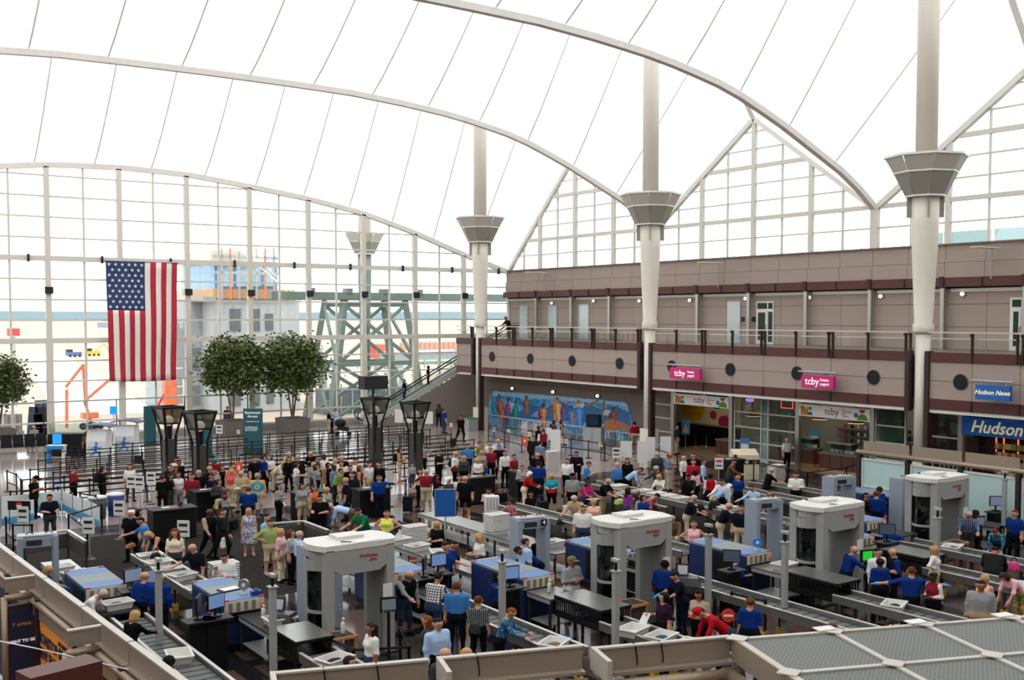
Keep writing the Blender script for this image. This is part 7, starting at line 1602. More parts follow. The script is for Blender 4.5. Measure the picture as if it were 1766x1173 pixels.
ROWS = """
300 787 stand 30 m wht s blk short k b|in a white tee with dark hair beside the leftmost crowd barrier
309 794 stand 60 m blk s blk short k b|in black with a backpack right behind the white tee man at left
294 802 stand 20 f navy s blk short b a|brown haired person in navy squeezed behind the white blouse at left
303 804 stand 40 f dgry l blk long d b|dark haired person in grey behind the white blouse at left
307 815 stand 40 f wht l gry bob b a|in a white blouse at the left end of the crowd
292 818 hold 80 f blk l dgry long k a|long black haired person in black facing right beside the white blouse
282 819 carry 200 f blk s blk bun b b|in black with a tan shoulder bag at the crowd's left edge
332 818 stand 10 m mar s dgry short k a|in a dark red polo looking ahead beside the left podium
343 811 stand 20 m blk s blk short g a|grey haired person in a black shirt behind the dark red polo
362 804 stand 70 m navy s blk short y a|fair haired person in navy leaning right in the left crowd
360 796 stand 40 f red n den short b a|in a red tank top at the back of the left crowd
369 791 stand 30 m mar l den short k b|in a teal cap and maroon shirt at the back of the left crowd;teal
370 809 stand 20 f gry l den short b a|in a grey sweater amid the left crowd
367 818 hold 60 f navy s den tail b a|in navy with a pink strap and sunglasses on the head
377 827 carry 80 f dgry l blk bob b a|in grey with a backpack left of the red hand sign
385 802 stand 40 f blk n blk bob b a|in black behind the red hand sign pole
393 803 stand 20 f cor n khk long r a|red haired person in coral behind the red hand sign
399 810 stand 330 f cor s khk bob y a|blonde person in a coral shirt under the red hand sign
415 813 hold 350 m tan l tan short g a|grey haired person in a tan blazer with papers
444 817 stand 5 m tiedye s khk short g a|in a tie dye shirt and grey cap;gry
428 840 sit 200 m roy s navy short r a|seated officer in blue in front of the tie dye shirt
453 786 stand 150 m roy s navy short b a|broad person in a blue shirt seen from behind left of the white top
439 788 stand 60 m blk s blk short k a|in black half hidden by the broad blue shirt
465 785 stand 350 f wht s blk long k a|long black haired person in a white top and black trousers
390 845 hold 90 f gry l den bob r a|red haired person in grey behind the bald tan shirt
389 855 lean 40 m tan s dgry none k c|bald person in a tan tee bending over a case
362 878 walk 60 m navy l navy none k c|bald person in a navy vest with tan sleeves;-;tan
383 878 walk 90 m suit l suit short b a|dark suited person walking right beside the navy vest
429 876 stand 20 f print n print long y a|blonde person in a strapless patterned dress;-;-;skirt
460 887 stand 80 m aqua l brn short k a|in a loose light blue shirt with back half turned
466 897 akimbo 40 m lime s khk/ short d a|in a green polo and khaki shorts with hands on hips
487 912 stand 80 f pnk s crm bob y a|short haired blonde person in cream trousers and a pale tee
500 914 stand 80 f stripe s blk bob r a|auburn haired person in a striped top behind the nearest scanner
517 916 stand 120 m lbl l blk short g a|in a light blue shirt cut off by the nearest scanner
499 780 stand 40 m lime s khk short g a|grey haired person with a green strap at the back of the middle crowd
492 797 lean 80 f crm l khk bob y a|fair haired person in a pale shirt bending to a handbag
501 788 stand 30 f blk l blk bob b a|in a black jacket between two grey haired people
511 785 stand 30 m suit l suit short g a|grey haired person in a dark suit behind the white blouse in mid crowd
513 798 hold 90 f wht s gry bob b a|short haired person in a loose white blouse facing right
536 780 phone 20 f blk l khk long y a|blonde person in a black jacket holding a hand to the chin
549 786 hold 90 m dgry s den short k a|in a dark grey tee looking at papers in mid crowd
559 784 stand 60 m wht s khk short k c|in a white polo at the back of mid crowd
541 797 stand 30 f gry l den long y a|long fair haired person in grey behind the cardigan
546 801 stand 80 f gry l blk long d a|in a grey cardigan and black top facing right in mid crowd
566 798 stand 60 f blk n blk bob d b|black haired person with orange straps in mid crowd
579 791 stand 60 f wht s khk bob y a|blonde bobbed person in white in mid crowd
576 802 stand 80 m slate l dgry short k c|in a blue shirt with a shoulder bag in mid crowd
590 786 stand 10 m blk l blk short g a|grey haired person in a black jacket at the back of mid crowd
592 796 stand 350 f peach s khk bob d a|in a pale peach top before the black jacket
605 793 stand 40 m wht s khk short w a|white haired person in mid crowd
611 792 stand 10 m khk s khk short b a|in beige beside the white haired person
588 808 stand 90 m olv s khk short k a|in an olive shirt with a lime green backpack
604 803 stand 40 m blk s blk short d a|in glasses and a black tee in mid crowd
611 816 stand 340 m suit l suit short b a|in a dark suit with a hanging badge
621 803 stand 90 f mar n blk long r a|red haired person in a maroon sleeveless top at the podium
596 824 stand 270 m navy s navy short y a|officer in a dark vest with one blue glove;-;-;-;glove
642 797 stand 60 m wht s khk short b a|in white behind the big black shirt
649 797 stand 320 m blk l blk short d a|big person in a black shirt with a white name tag
649 819 point 30 m roy s navy short r a|officer in royal blue pointing to the right
481 834 carry 80 f gry l blk long k a|dark haired person in a grey cardigan carrying a white cap
519 833 stand 40 f gry l khk bob d a|short haired person in a pale grey green cardigan
544 838 stand 60 f org n blk long r a|auburn haired person in orange at the middle podium
562 841 reach 40 f stripe s den bob y a|blonde person in a black and white striped tee
551 854 hold 350 m blk s blk short k a|in a black tee with a light blue picture
541 856 bend 60 f gry l tan bob y a|person in tan capris bending deeply to a bag
572 870 bend 270 m lbl l brn short g a|in a light blue shirt bending deeply over bags
631 876 both 320 m grn s den short d a|in a green polo lifting a black bag
667 881 akimbo 350 f yel n den tail r a|in a bright yellow tank top with a ponytail
684 894 lean 290 f den l khk short b a|in a denim shirt leaning left over a tray
727 903 hold 330 f blk s blk long y a|blonde person in a black tee with a yellow print
699 775 carry 90 f olv n khk/ bob b a|in shorts with a blue backpack carrying a baby
728 765 akimbo 350 m gry s blk short b a|in a grey shirt with backpack straps and hands on hips
759 777 hold 70 m blk s blk short b a|in a black polo holding papers left of the bag strap man
785 780 carry 80 m wht s blk short d a|in a white tee with a backpack and maroon bag;tan
800 786 stand 350 f dgry l blk long y a|long blonde haired person in a grey jacket
806 766 stand 30 m blue l blk short k a|in a light blue dress shirt behind the long blonde hair
828 762 stand 70 m olv s khk short d a|in an olive shirt at the back right of the crowd
845 761 stand 340 m wht s khk short k a|in white with dark backpack straps at the back right
859 757 stand 10 m lbl s khk short g a|grey haired person in pale blue at the back right
861 767 stand 20 m blk s blk short b a|in black below the pale blue shirt
846 772 stand 10 m mar s blk short r a|big person in a dark red shirt in the right crowd
831 777 stand 20 f gry s blk long y a|blonde person in grey before the dark red shirt
824 790 stand 340 f wht s blk bob y a|fair haired person in white at the right podium
834 797 sit 330 f roy s navy long o a|red haired officer in blue at the right podium
871 778 stand 40 m wht l blk short b a|in a white shirt with a shoulder strap right of the dark red shirt
887 784 stand 60 m mar s blk short b a|in a maroon tee with a dark bag right of the white shirt
725 809 point 330 f crm l blk long k a|dark haired person in cream reaching left to a suitcase
735 810 akimbo 350 m mar s khk/ short g a|in a dark red polo and khaki shorts with hands on hips
754 819 hold 90 f blk s blk long d b|dark haired person in black behind the red polo
774 824 stand 40 f dgry l blk bob w a|white haired person above the blue board
792 820 stand 20 f crm l blk long b a|in a cream cardigan beside the bald person in black
802 821 stand 350 m blk s blk/ none k a|bald person in a black shirt and black shorts
843 843 hold 20 m gstripe s den short k b|child in a green and white striped shirt behind the plastic crate
863 841 stand 10 m blk l den short k b|child in a black jacket with grey stripes
707 799 stand 30 m gry s den short b a|small child with a backpack beside the shorts wearer
919 752 stand 340 m suit l suit short b a|dark suited person beside the orange red sign
932 761 stand 140 m slate s blk short d a|in a blue grey shirt seen from behind near the orange red sign
927 781 stand 350 m blk s blk none k a|bald person in a black tee before the blue grey shirt
929 796 stand 160 m roy s navy short k b|officer in royal blue seen from behind right of the red blouse
929 735 stand 60 m suit l suit short k c|dark suited person in front of the mural barrier
936 740 stand 200 m mar l blk short r a|in a maroon vest with white sleeves seen from behind;-;wht
900 803 carry 20 f gry l blk short b a|in a grey cardigan with a green bag
915 814 both 80 f red l crm bob w a|white haired person in a red blouse pushing a trolley bag
951 818 hold 350 f teal s blk/ bob y a|in a turquoise tee and black shorts holding a red folder
978 791 stand 320 m wht s blk short k a|in a plain white tee right of the turquoise tee
994 779 hold 350 m navy l navy short k a|in a navy suit and blue shirt reading a phone
987 817 stand 350 m gry s blk short k b|heavy person in a grey tee and black cap;blk
1017 797 phone 90 m blue s den short b a|in a blue shirt looking down at a phone
1016 830 both 40 f mag s den long d b|in a magenta tee carrying a white tray
898 851 stand 40 m blk s den short k b|boy in a black tee behind the plaid boy
891 861 reach 290 m plaidr s red short k b|boy in a red plaid shirt reaching left over the table
977 857 both 330 m tan s khk short g a|grey haired person in a tan polo at the bins
1015 862 stand 10 f peach l khk short y a|short haired blonde person in a peach top
1030 869 stand 350 m wht s den short d a|in a white tee just behind the second scanner
1049 826 both 60 m blk s khk none g a|bald person in a black polo and khaki trousers
1065 798 stand 40 m blue l blk short g a|grey haired person in a bright blue shirt with a dark strap
1082 791 stand 350 f blk l blk long d a|in a black blazer with a white flower pattern top
1102 808 lean 80 m lbl l blk short b a|in a pale blue shirt leaning right
1132 804 reach 300 m dgry l dgry short g a|grey suited person reaching left
1134 780 stand 30 m dgry l dgry short g a|in a grey blazer and white shirt left of the orange cap
1136 819 both 330 f wht s den long y a|blonde person in a white tee reaching over the trays
1155 783 hold 90 m slate s khk short b b|in an orange cap and blue shirt;org
1179 786 stand 60 m wht l blk none k a|bald person in a white shirt with a sling bag
1196 782 stand 350 m blk l blk short b a|in glasses and a black jacket behind the red tee
1197 793 stand 340 m red s blk short b a|in a bright red tee right of the sling bag
1212 793 stand 80 m lbl l navy short b a|in a pale blue shirt right of the red tee
1198 810 stand 200 f pnk s blk bob d c|dark haired person in pink behind the dark suit
1187 819 both 340 m suit l suit short k b|bearded person in a dark suit at the long conveyor
1084 841 stand 120 f pur s den long d b|dark curly haired person in a purple tee
1101 851 stand 90 f gry s den long b a|brown haired person in pale grey beside the purple tee
1109 854 stand 40 f roy s navy bob k a|officer in royal blue behind the second scanner
1133 853 lean 60 m plaidr l den short k a|in a dark plaid shirt leaning over a white tray
1198 855 both 80 m navy s khk short g a|in a navy polo and khaki trousers lifting a black bag
1158 889 both 340 m brn l khk fringe g a|balding person in a brown shirt
1188 900 akimbo 350 f pnk n den short r a|red haired person in a pink tank top with hands on hips
1225 817 stand 180 f red n blk short k c|black haired person in a red vest with white sleeves;-;wht
1237 827 reach 320 m wht l blk short b a|in a white shirt leaning by a black suitcase
1265 836 lean 90 m lbl l khk short w a|white haired person in a pale blue shirt
1266 793 reach 60 m brn l den short b a|in an olive brown shirt beside the black podium
1284 817 stand 340 f roy s navy bun r a|red haired officer in royal blue below the beige cabinet;-;-;-;glove
1297 837 reach 300 m lbl l khk short b a|in a pale checked shirt leaning over the trays
1335 807 reach 90 m blk s blk short g a|grey haired person in a black tee reaching right
1329 846 stand 350 f peach n den long r a|brown haired person just above the middle detector
1257 868 both 80 m navy s khk fringe g a|in a dark polo behind the round fan x-ray
1278 872 stand 340 m navy s khk short b a|in a navy polo and khaki trousers left of the middle detector
1373 815 hold 340 m wht l blk short k a|in a white shirt and dark tie holding a black coat
1357 754 stand 30 m wht s blk short g a|guard in a white shirt walking past the glazed shop front
1482 743 hold 350 m blk s blk short k c|dark clad server behind the right yogurt counter
1167 740 stand 60 m dgry l khk short b a|in dark clothes with bags at the left yogurt shop
1094 728 stand 200 m red s khk/ short k a|in a red tee and khaki shorts at the right end of the mural
956 725 walk 90 f brn s blk bob b a|walker with a backpack passing the mural
969 724 walk 80 f blk n gry long b a|walker with long hair passing the mural
58 734 sit 350 m gry s navy none k a|grey shirted person seated on the airport seats by the glass
150 744 stand 40 f brn s blk bob k b|in brown beside the left kiosk
226 735 stand 300 m gry s navy short b a|in a grey tee with a black bag right of the kiosks
392 701 stand 350 m suit l suit short k b|dark suited person standing beside the middle tree
567 707 stand 90 f blk s khk bob y a|fair haired person in black beside the stroller pusher
579 705 both 90 m lbl l blk short b a|in a pale blue shirt pushing the stroller
795 717 walk 40 m blk l blk short k b|in a black suit with papers and a wheeled case in the queue
777 687 stand 20 m wht l blk short k c|in a white shirt and black trousers by the escalator wall
757 697 stand 20 f dgry s blk bob d c|in grey beside the escalator wall
766 705 stand 120 m roy s den short b a|in a blue tee beside the escalator wall
738 651 stand 270 f blk l blk bob b a|riding the escalator with an orange bag;z3.1
697 676 stand 270 m navy s den short r a|near the bottom of the escalator in navy;z1.1
878 551 both 300 m navy s blk short k b|leaning on the balcony rail in dark blue;z6.55
131 807 phone 90 f mar l blk short k a|in a maroon hoodie reading in the left queue
178 806 hold 90 f blk l blk bob d a|in black carrying a pale bag in the left queue
224 801 stand 40 f wht s dgry long r a|in a white top behind the dog notice
63 822 phone 90 m blk s blk short k b|in a black shirt and cap behind the banner;blk
86 853 hold 40 m navy s dgry short k a|police guard in a dark shirt and grey trousers
226 880 stand 350 m blk s blk short w a|white haired person in black beside the blue polo
240 879 stand 90 f grn s den bob k a|dark haired person in green behind the blue polo
243 893 reach 290 m blue s den short k a|in a bright blue polo reaching left
256 919 lean 320 f blk n blk bob y a|blonde person in a black tank leaning over a tray
289 915 stand 10 f crm s dgry curly r a|long curly red haired person in a cream top
329 939 reach 330 m navy s dgry fringe b a|balding person with glasses in a navy polo
359 959 chin 350 m wht l den short d a|in a white shirt with a hand at the chin
240 981 stand 175 m roy l navy none k a|left bald officer in royal blue seen from behind
259 981 stand 170 m roy l navy none k a|right bald officer in royal blue seen from behind
86 977 both 100 f roy s navy bob y a|fair haired officer behind the billboard wall;-;-;-;glove
178 1020 lean 90 m wht l blk short g a|grey haired person in a white shirt behind the billboard wall
237 1053 reach 150 f blk l blk bob y a|blonde person in black reaching for a tray
293 1136 lean 60 f dgry s blk bob k c|dark haired person bending at the lower left conveyor
380 1034 sit 230 f roy l navy bob r a|red haired officer seated at the left monitors;-;-;-;glove
677 966 sit 60 m roy s navy short r a|officer in blue cut off by the nearest scanner
706 985 reach 40 m blk s den none k a|bald person in a black tee over grey sleeves;-;gry
760 967 sit 250 m roy s navy short k a|officer in glasses seated at the middle monitors
769 936 stand 60 m roy s navy short k a|officer in blue behind the one searching a bag
782 934 reach 70 m roy s navy short k a|officer in blue searching a bag
801 925 hold 300 f wht s den curly y a|blonde person in a white tee watching the bag search
757 990 both 150 m plaidw l den short k b|in a white plaid shirt seen from behind
788 1004 stand 178 m blue s navy short r a|broad person in a blue polo seen from behind
825 1028 stand 170 f plaidd s blk short r a|in a dark plaid shirt with a green bag seen from behind
735 1062 stand 270 f dgry l blk long o a|long red haired person beside the pale blue shirt
755 1067 stand 40 m lbl l blk short k a|in a pale blue shirt standing in the gap of the front partition
618 1079 stand 300 f wht s den long d b|dark haired person in a white tee before the nearest scanner
625 1128 stand 60 f blk l den bob d a|dark haired head just above the front partition
768 1118 stand 30 m dgry s den fringe b a|brown haired head above the middle front partition
804 1119 stand 350 f crm s den bob y a|blonde head above the middle front partition
883 1050 both 80 f floral l blk short o a|in a teal floral blouse reaching for a tray
879 986 sit 185 m roy s navy short b a|officer seen from behind beside the pole left of the cage
886 943 lean 300 m roy l navy short k b|officer in blue leaning left on the x-ray
951 922 stand 40 f blk l blk short b a|girl in a black hoodie with a pink band
907 928 stand 120 m lbl s khk short b a|in pale blue half hidden by the number 4 detector
988 961 cross 40 m gry l wht short k b|in an olive cap and an open grey shirt over white;olv
1142 960 stand 165 m roy s navy short k c|officer in royal blue seen from behind at the second scanner;-;-;-;glove
1161 988 both 290 f navy s navy bun k a|officer in a dark vest with bright blue gloves;-;-;-;glove
1140 1023 carry 300 f dpu s blk bob k a|in dark purple holding a white sheet
1205 1019 hold 330 f dot l blk bob k b|in a black and cream patterned top
1211 1051 lean 280 m red l den short b a|in a red cap and red shirt bending forward;red
1294 1031 stand 160 f roy s navy bun r a|officer in royal blue seen from behind near the stop disc;-;-;-;glove
1297 957 sit 110 f roy s navy short r a|red haired officer seated beside the round fan x-ray
1467 941 reach 90 m roy l navy none k a|bald officer in long royal blue sleeves
1514 946 stand 30 m wht l blk short k a|in a white shirt being checked by officers
1518 963 stand 175 f roy s navy bun k c|officer with black hair seen from behind in the group
1538 946 hold 270 m navy s navy none k a|bald officer in a dark vest with blue sleeves;-;roy;-;glove
1572 978 wide 170 m roy s navy short r a|officer in blue with both arms spread out;-;-;-;glove
1608 989 hold 300 f mar l blk bun k c|in a maroon vest with white sleeves;-;wht
1618 941 akimbo 60 f wht l khk bob y a|blonde person in a white blouse at the right conveyors
1693 951 lean 150 m suit l suit short k b|dark suited person bending over trays at right
1698 991 stand 300 f peach n den tail y a|fair haired person in a peach top behind the grey shirt
1692 1002 stand 330 m gry l tan short k b|in a grey shirt at the edge of the canopy
1752 986 lean 290 f pnk s gold bob b a|in patterned golden trousers at the right edge
1668 882 both 340 m plaidb l dgry short g a|in a blue plaid shirt at the right conveyor
1674 879 stand 200 f blk l blk long d b|dark clad person behind the blue plaid shirt
1716 914 lean 320 f floral l blk short r a|red haired person in a teal print shirt leaning over clothes
1553 906 sit 150 m roy s navy short k c|officer in blue seated before the farthest scanner
1494 850 stand 60 m blk s den short k b|in black left of the far standing officer
1512 847 stand 150 m roy l navy short r a|officer in long blue sleeves left of the farthest scanner
1527 839 hold 10 f roy s navy bob k c|officer in blue beside the far x-ray
1763 878 stand 300 m roy s navy short r a|officer cut by the right picture edge
1611 866 stand 20 m pnk l khk short k b|in pink standing inside the farthest scanner
1729 866 sit 300 m navy s navy short b a|seated person near the far right monitor
1436 1076 stand 40 m dgry s den short r a|brown haired head at the canopy's far left edge
1542 1070 stand 40 m dgry s den short k a|dark haired head at the canopy edge below the conveyor
"""
for line in ROWS.strip().splitlines():
    a, lab = line.split('|'); f = a.split(); opts = lab.split(';')[1:]; lab = lab.split(';')[0]
    kw = {}
    bot = f[7]
    if len(opts) > 0 and opts[0] not in ('-', ''):
        if opts[0][0] == 'z' and opts[0][1:2].isdigit(): kw['z'] = float(opts[0][1:])
        else: kw['cap'] = opts[0]
    if len(opts) > 1 and opts[1] != '-': kw['vest'] = opts[1]
    if len(opts) > 2 and opts[2] != '-': kw['skirt'] = True
    if len(opts) > 3: kw['glove'] = True
    w = lab.split()
    if not lab.split()[0] in ('officer', 'boy', 'girl', 'guard', 'police', 'walker') and 'person' not in lab and 'officer' not in lab and 'child' not in lab and 'walker' not in lab and 'server' not in lab: lab = 'person ' + lab
    if any(q in lab for q in ('child', 'boy in', 'girl')): kw['sc'] = 0.8 if 'small' not in lab else 0.65
    P_(int(f[0]), int(f[1]), f[2], float(f[3]), f[4], f[5], f[6], bot, f[8], f[9], f[10], lab, **kw)
def place_people():
    pos = []
    for d in PEOPLE:
        T = template(d['pose'], d['sex'], d['skirt']); sc = d['sc'] * (1.0 if d['sex'] == 'm' else 0.955)
        d['T'] = T; d['S'] = sc
        th = R_(d['face']); fw = Vector((-_F.x, -_F.y, 0)).normalized() * math.cos(th) + Vector((_R.x, _R.y, 0)) * math.sin(th)
        d['rz'] = math.atan2(fw.y, fw.x) + math.pi / 2
        H = at(d['hx'], d['hy'], T['H'] * sc + d['z']); off = Matrix.Rotation(d['rz'], 3, 'Z') @ (Vector((T['top'].x, T['top'].y, 0)) * sc)
        if 'balcony rail' in d['label']: q = atX(878, 560, FX + 0.75); H = Vector((q.x, q.y, 0)); off = Vector()
        elif 'escalator' in d['label'] and d['z'] > 0:
            best = min((abs((Vector(est(s, 0.57, stairz(s) + 1.2)) - Vector((0, 0, CAMZ))).dot(_R) / (Vector(est(s, 0.57, stairz(s) + 1.2)) - Vector((0, 0, CAMZ))).dot(_F) * FPX + CX0 - d['hx']), s) for s in [0.1 * k for k in range(8, 118)])[1]
            q = est(best, 0.57, 0); H = Vector(q); off = Vector(); d['z'] = stairz(best) + 0.06
        elif 'server' in d['label']: H = Vector((SX + 2.3, ypx(1482) + 0.8, 0)); off = Vector()
        elif 'left yogurt shop' in d['label']: H = Vector((SX - 0.6, atX(1167, 760, SX - 0.6).y, 0)); off = Vector()
        elif 'guard in a white shirt' in d['label']: H = Vector((SX - 0.55, atX(1357, 780, SX - 0.55).y, 0)); off = Vector()
        pos.append([H.x - off.x, H.y - off.y])
    pos = np.array(pos); orig = pos.copy(); n = len(pos); free = np.array([d['z'] == 0 for d in PEOPLE]); rad = 0.26
    for it in range(40):
        for i in range(n):
            if not free[i]: continue
            dlt = pos - pos[i]; dist = np.hypot(dlt[:, 0], dlt[:, 1])
            for j in np.where((dist < 0.44) & free)[0]:
                if j <= i: continue
                v = dlt[j] / max(dist[j], 1e-3) if dist[j] > 1e-3 else np.array([1.0, 0]); m = (0.44 - dist[j]) / 2 * 0.7; pos[j] += v * m; pos[i] -= v * m
            for (x0, x1, y0, y1) in OBST:
                x, y = pos[i]
                if x0 - rad < x < x1 + rad and y0 - rad < y < y1 + rad:
                    c = [(x - (x0 - rad), (-1, 0)), (x1 + rad - x, (1, 0)), (y - (y0 - rad), (0, -1)), (y1 + rad - y, (0, 1))]
                    c.sort(key=lambda q: q[0]); m, v = c[0]; pos[i] += np.array(v) * m
        dd = pos - orig; L = np.hypot(dd[:, 0], dd[:, 1]); s = np.where(L > 0.75, 0.75 / np.maximum(L, 1e-6), 1.0); pos = orig + dd * s[:, None]
    for d, p in zip(PEOPLE, pos):
        T = d['T']; o = bpy.data.objects.new('person', T['me']); COL.objects.link(o); o.location = (p[0], p[1], d['z']); o.rotation_euler.z = d['rz']; wd = d['S'] * (random.uniform(1.14, 1.3) if d['sex'] == 'm' else random.uniform(1.1, 1.22)); o.scale = (wd, wd, d['S'])
        g = 'officers in blue' if d['top'] == 'roy' else 'passengers'
        tag(o, d['label'], 'person', g)
        C = lambda k: MATS['cloth_' + k]
        skin = MATS['skin_' + d['sk']]; top = C(d['top']); bot = d['bot']; shorts = bot.endswith('/'); bot = C(bot.rstrip('/'))
        slv = C(d['vest']) if d['vest'] else top
        shoe = MATS['cloth_blk'] if not (shorts or d['skirt']) else skin
        ms = [skin, top, slv if d['slv'] != 'n' or d['vest'] else skin, slv if d['slv'] == 'l' or (d['vest'] and d['vest'] != 'roy' and d['vest'] != 'tan') else skin, bot, skin if (shorts or d['skirt']) else bot, shoe, M_GLOVE if d['glove'] else skin, M_EYE, M_LIP]
        for k, m in enumerate(ms): o.material_slots[k].link = 'OBJECT'; o.material_slots[k].material = m
        if d['hair'] != 'none':
            h = bpy.data.objects.new('hair', hair_mesh(d['hair'])); COL.objects.link(h); h.parent = o; h.matrix_local = T['head']; h.material_slots[0].link = 'OBJECT'; h.material_slots[0].material = MATS['hair_' + d['hc']]
        if d['cap']:
            h = bpy.data.objects.new('cap', CAPME); COL.objects.link(h); h.parent = o; h.matrix_local = T['head']; h.material_slots[0].link = 'OBJECT'; h.material_slots[0].material = C(d['cap'])
        d['obj'] = o
place_people()
# =================================================================== luggage
M_CASE = mat('case_black', (20, 20, 23), 0.8, spec=0.2); M_CASET = mat('case_trim', (60, 60, 62), 0.5)
def suitcase(px, py, label, m=M_CASE, w=0.42, d=0.25, h=0.62, rz=None, z=0.0):
    B = at(px, py, z); t = thing('suitcase', label, 'suitcase', B, rb.uniform(-1, 1) if rz is None else rz)
    q = MB(); q.box((0, 0, 0.06 + h / 2), (w, d, h)); q.box((0, -d / 2 - 0.02, 0.06 + h * 0.4), (w * 0.8, 0.05, h * 0.6)); q.build('shell', m, t); MB().box((0, d / 2 - 0.03, h + 0.28), (0.22, 0.02, 0.03)).box((-0.1, d / 2 - 0.03, h + 0.15), (0.02, 0.02, 0.28)).box((0.1, d / 2 - 0.03, h + 0.15), (0.02, 0.02, 0.28)).build('handle', M_CASET, t)
    for sx in (-1, 1): MB().cyl((sx * w * 0.4, d * 0.3, 0.04), (sx * w * 0.4 + 0.03, d * 0.3, 0.04), 0.04, n=8).build('wheel', M_BLACK, t)
suitcase(703, 884, 'black wheeled suitcase on the shiny floor left of the red polo', rz=-0.5); suitcase(936, 893, 'black trolley case pushed by the person in the red blouse'); suitcase(781, 772, 'small black case pulled by the black suit in the queue', w=0.35, h=0.5); suitcase(403, 915, 'dark briefcase held up beside the bald tan shirt', w=0.5, d=0.12, h=0.36); suitcase(1030, 850, 'black bag hanging beside the magenta tee', w=0.35, h=0.5); suitcase(1180, 770, 'black roll bag at the left yogurt shop'); suitcase(238, 800, 'black bag of the grey tee person by the kiosks', w=0.4, h=0.35)
def soft_body(t, m, s):
    o = MB().box((0, 0, s[2] * 0.9), (s[0] * 1.8, s[1] * 1.8, s[2] * 1.8), taper=(0.78, 0.7)).build('body', m, t); b = o.modifiers.new('round', 'BEVEL'); b.width = min(s) * 0.5; b.segments = 2
def softbag(x, y, z, label, m, s=(0.22, 0.14, 0.2), name='bag'):
    t = thing(name, label, 'bag', (x, y, z), rb.uniform(-1, 1)); soft_body(t, m, s); q = MB(); pts = [(s[0] * 0.6 * math.cos(a), 0, s[2] * 1.7 + s[2] * 0.9 * math.sin(a)) for a in [math.pi * k / 6 for k in range(7)]]; q.tube(pts, 0.012, 5).build('strap', M_CASE, t)
def pxbag(px, py, z, *a, **k): B = at(px, py, z); softbag(B.x, B.y, z, *a, **k)
C_ = lambda k: MATS['cloth_' + k]
pxbag(1232, 880, 0.9, 'black suitcase lying on the long conveyor before the white shirt', M_CASE, (0.3, 0.2, 0.2)); pxbag(1208, 890, 0.9, 'black backpack being lifted by the navy polo', M_CASE, (0.2, 0.14, 0.24)); softbag(14.5, 29.7, 0.862, 'black bag lifted by the green polo', M_CASE, (0.22, 0.16, 0.17)); pxbag(592, 935, 0.5, 'black bag beneath the bending light blue shirt', M_CASE, (0.26, 0.2, 0.2)); pxbag(965, 905, 0.85, 'black bag on the rollers before the tan polo', M_CASE, (0.2, 0.14, 0.1)); softbag(9.7, 32.85, 0.82, 'dark backpack on the left feeding table', M_CASE, (0.22, 0.16, 0.16)); pxbag(887, 842, 0.3, 'sea green duffel bag of the grey cardigan', mat('bag_green', (50, 120, 104), 0.8), (0.25, 0.2, 0.22)); softbag(17.15, 27.6, 0.862, 'black handbag on the table before the yellow print tee', M_CASE, (0.2, 0.14, 0.13)); pxbag(1160, 855, 0.9, 'yellow envelope bag on the long conveyor', mat('bag_yellow', (220, 176, 60), 0.6), (0.2, 0.12, 0.04)); pxbag(1068, 870, 0.86, 'lime patterned bag beside the black polo', mat('bag_lime', (150, 180, 90), 0.7, var=0.4, scale=9), (0.26, 0.16, 0.12)); pxbag(1748, 985, 0.82, 'pink bag at the right edge', mat('bag_pink', (214, 60, 130), 0.7, var=0.3, scale=8), (0.2, 0.14, 0.16)); pxbag(225, 945, 0.86, 'brown leather bag in the tray of the leaning blonde', mat('bag_leather', (150, 84, 46), 0.5), (0.24, 0.1, 0.08))
# bags held or worn
def worn(sub, label, m, off=(0, 0.2, 1.05), s=(0.17, 0.1, 0.22), name='backpack'):
    for d in PEOPLE:
        if sub in d['label']:
            o = d['obj']; p = o.location + Matrix.Rotation(d['rz'], 3, 'Z') @ Vector((off[0], off[1], 0)); t = thing(name, label, 'bag', (p.x, p.y, o.location.z + off[2] * d['S']), d['rz'])
            soft_body(t, m, s); MB().box((0, s[1] * 0.9, s[2] * 0.7), (s[0] * 1.2, 0.04, s[2] * 0.8)).build('pocket', m, t)
            return
worn('in shorts with a blue backpack', 'blue backpack worn by the person carrying a baby', C_('navy')); worn('lime green backpack', 'lime green backpack on the olive shirt', mat('bag_lime2', (110, 170, 40), 0.8)); worn('in black with a backpack right behind', 'black backpack behind the white tee man', M_CASE); worn('in a grey shirt with backpack', 'black backpack on the grey shirt with hands on hips', M_CASE); worn('in a white tee with a backpack', 'black backpack on the white tee with maroon bag', M_CASE); worn('in white with dark backpack', 'dark backpack on the white shirt at the back right', M_CASE); worn('small child with', 'dark little backpack of the small child', C_('navy'), (0, 0.15, 0.65), (0.12, 0.08, 0.15)); worn('walker with a backpack', 'backpack of the walker passing the mural', M_CASE); worn('in grey with a backpack left', 'striped grey backpack near the red hand sign', C_('dgry')); worn('in black carrying a pale bag', 'big dark backpack in the left queue', M_CASE, s=(0.2, 0.14, 0.26))
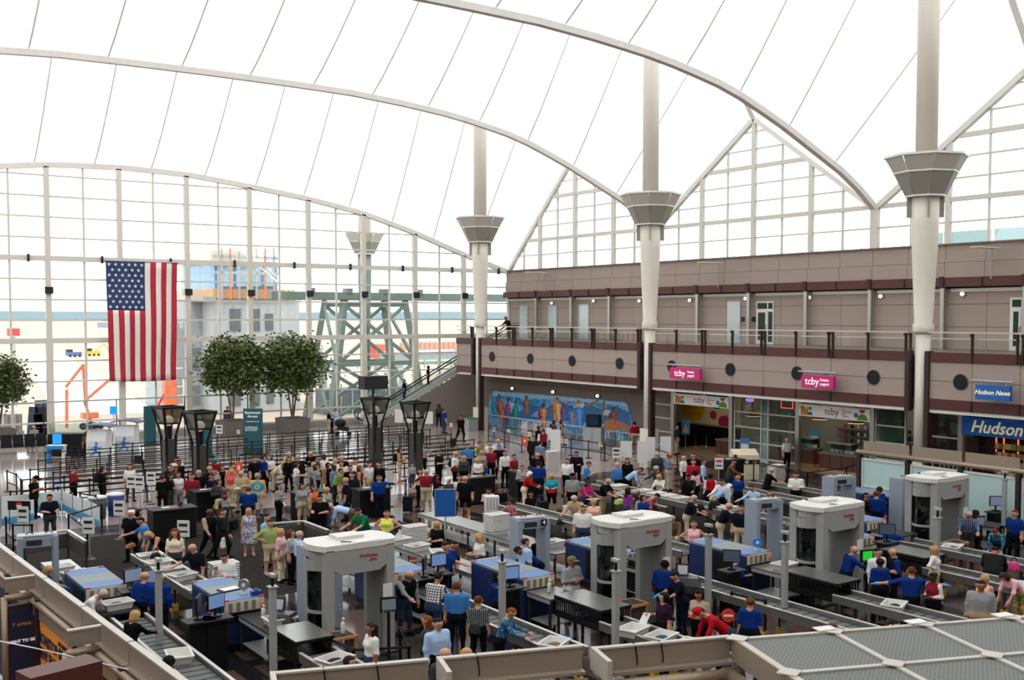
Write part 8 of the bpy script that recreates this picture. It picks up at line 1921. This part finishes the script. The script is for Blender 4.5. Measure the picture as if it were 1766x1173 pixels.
worn('badge', 'white paper carrier bag held by the badge wearer', M_PANW, (-0.25, -0.12, 0.42), (0.18, 0.08, 0.2), 'carrier_bag'); worn('dark suited person walking right', 'white and black carrier bag held by the walking dark suit', M_PANW, (-0.28, -0.1, 0.45), (0.16, 0.07, 0.2), 'carrier_bag'); worn('tan shoulder bag', 'tan shoulder bag at the crowd left edge', C_('tan'), (0.24, 0.0, 0.85), (0.07, 0.14, 0.13), 'handbag'); worn('dark plaid shirt with a green', 'dark green shoulder bag on the plaid shirt', mat('bag_dgreen', (24, 40, 34), 0.7), (0.05, 0.18, 0.85), (0.16, 0.08, 0.16), 'handbag'); worn('orange bag', 'orange bag carried up the escalator', C_('org'), (0.2, -0.05, 0.8), (0.12, 0.08, 0.18), 'handbag'); worn('maroon bag', 'maroon shoulder bag of the white tee with a cap', C_('mar'), (-0.24, -0.05, 0.85), (0.09, 0.2, 0.12), 'handbag'); worn('dark purple holding', 'tan handbag of the person in dark purple', C_('tan'), (0.24, 0, 0.7), (0.06, 0.1, 0.14), 'handbag'); worn('carrying a baby', 'baby in a pale wrap carried at the chest', C_('peach'), (0, -0.2, 1.0), (0.12, 0.1, 0.16), 'wrapped_baby'); worn('bending to a handbag', 'brown handbag of the fair haired person bending', C_('brn'), (0.1, -0.45, 0.6), (0.14, 0.08, 0.12), 'handbag')
def card(sub, label, m, off, sz, name='paper_sheet', rot=(0.9, 0, 0.2)):
    for d in PEOPLE:
        if sub in d['label']:
            o = d['obj']; p = o.location + Matrix.Rotation(d['rz'], 3, 'Z') @ (Vector(off) * d['S']); b = MB().box((0, 0, 0), (sz[0], sz[1], 0.008)).build(name, m); b.location = p; b.rotation_euler = (rot[0], rot[1], d['rz'] + rot[2]); tag(b, label, 'paper'); return
card('tan blazer', 'white papers in the hands of the tan blazer', M_PANW, (0, -0.38, 1.1), (0.3, 0.1)); card('holding a white sheet', 'white sheet held by the person in dark purple', M_PANW, (-0.18, -0.46, 1.12), (0.22, 0.3)); card('holding a red folder', 'red folder held before the turquoise tee', C_('red'), (0.05, -0.36, 1.08), (0.3, 0.22), 'red_folder'); card('holding papers left', 'white paper held by the black polo', M_PANW, (0, -0.4, 1.06), (0.14, 0.22)); card('looking at papers', 'paper read by the dark grey tee', M_PANW, (0, -0.4, 1.08), (0.22, 0.16)); card('light blue picture', 'light blue picture on the black tee', MATS['cloth_aqua'], (0, -0.135, 1.22), (0.18, 0.2), 'shirt_picture', (math.pi / 2, 0, 0)); card('carrying a white tray', 'white tray held by the magenta tee', M_PANW, (0, -0.55, 0.98), (0.55, 0.36), 'held_tray', (0, 0, 0)); card('carrying a white cap', 'white cap hanging from the grey cardigan hand', M_PANW, (-0.15, -0.3, 0.95), (0.2, 0.2), 'white_cap')
B = at(848, 872, 0.86); t = thing('slotted_crate', 'white slotted plastic crate before the striped shirt child', 'crate', (B.x, B.y, 0.0), R_(-25)); MB().box((0, 0, 0.62), (0.55, 0.35, 1.24)).build('body', M_PANW, t)
for k in range(4): MB().box((-0.18 + 0.12 * k, -0.18, 0.95), (0.05, 0.012, 0.45)).build('slot', M_GALV, t)
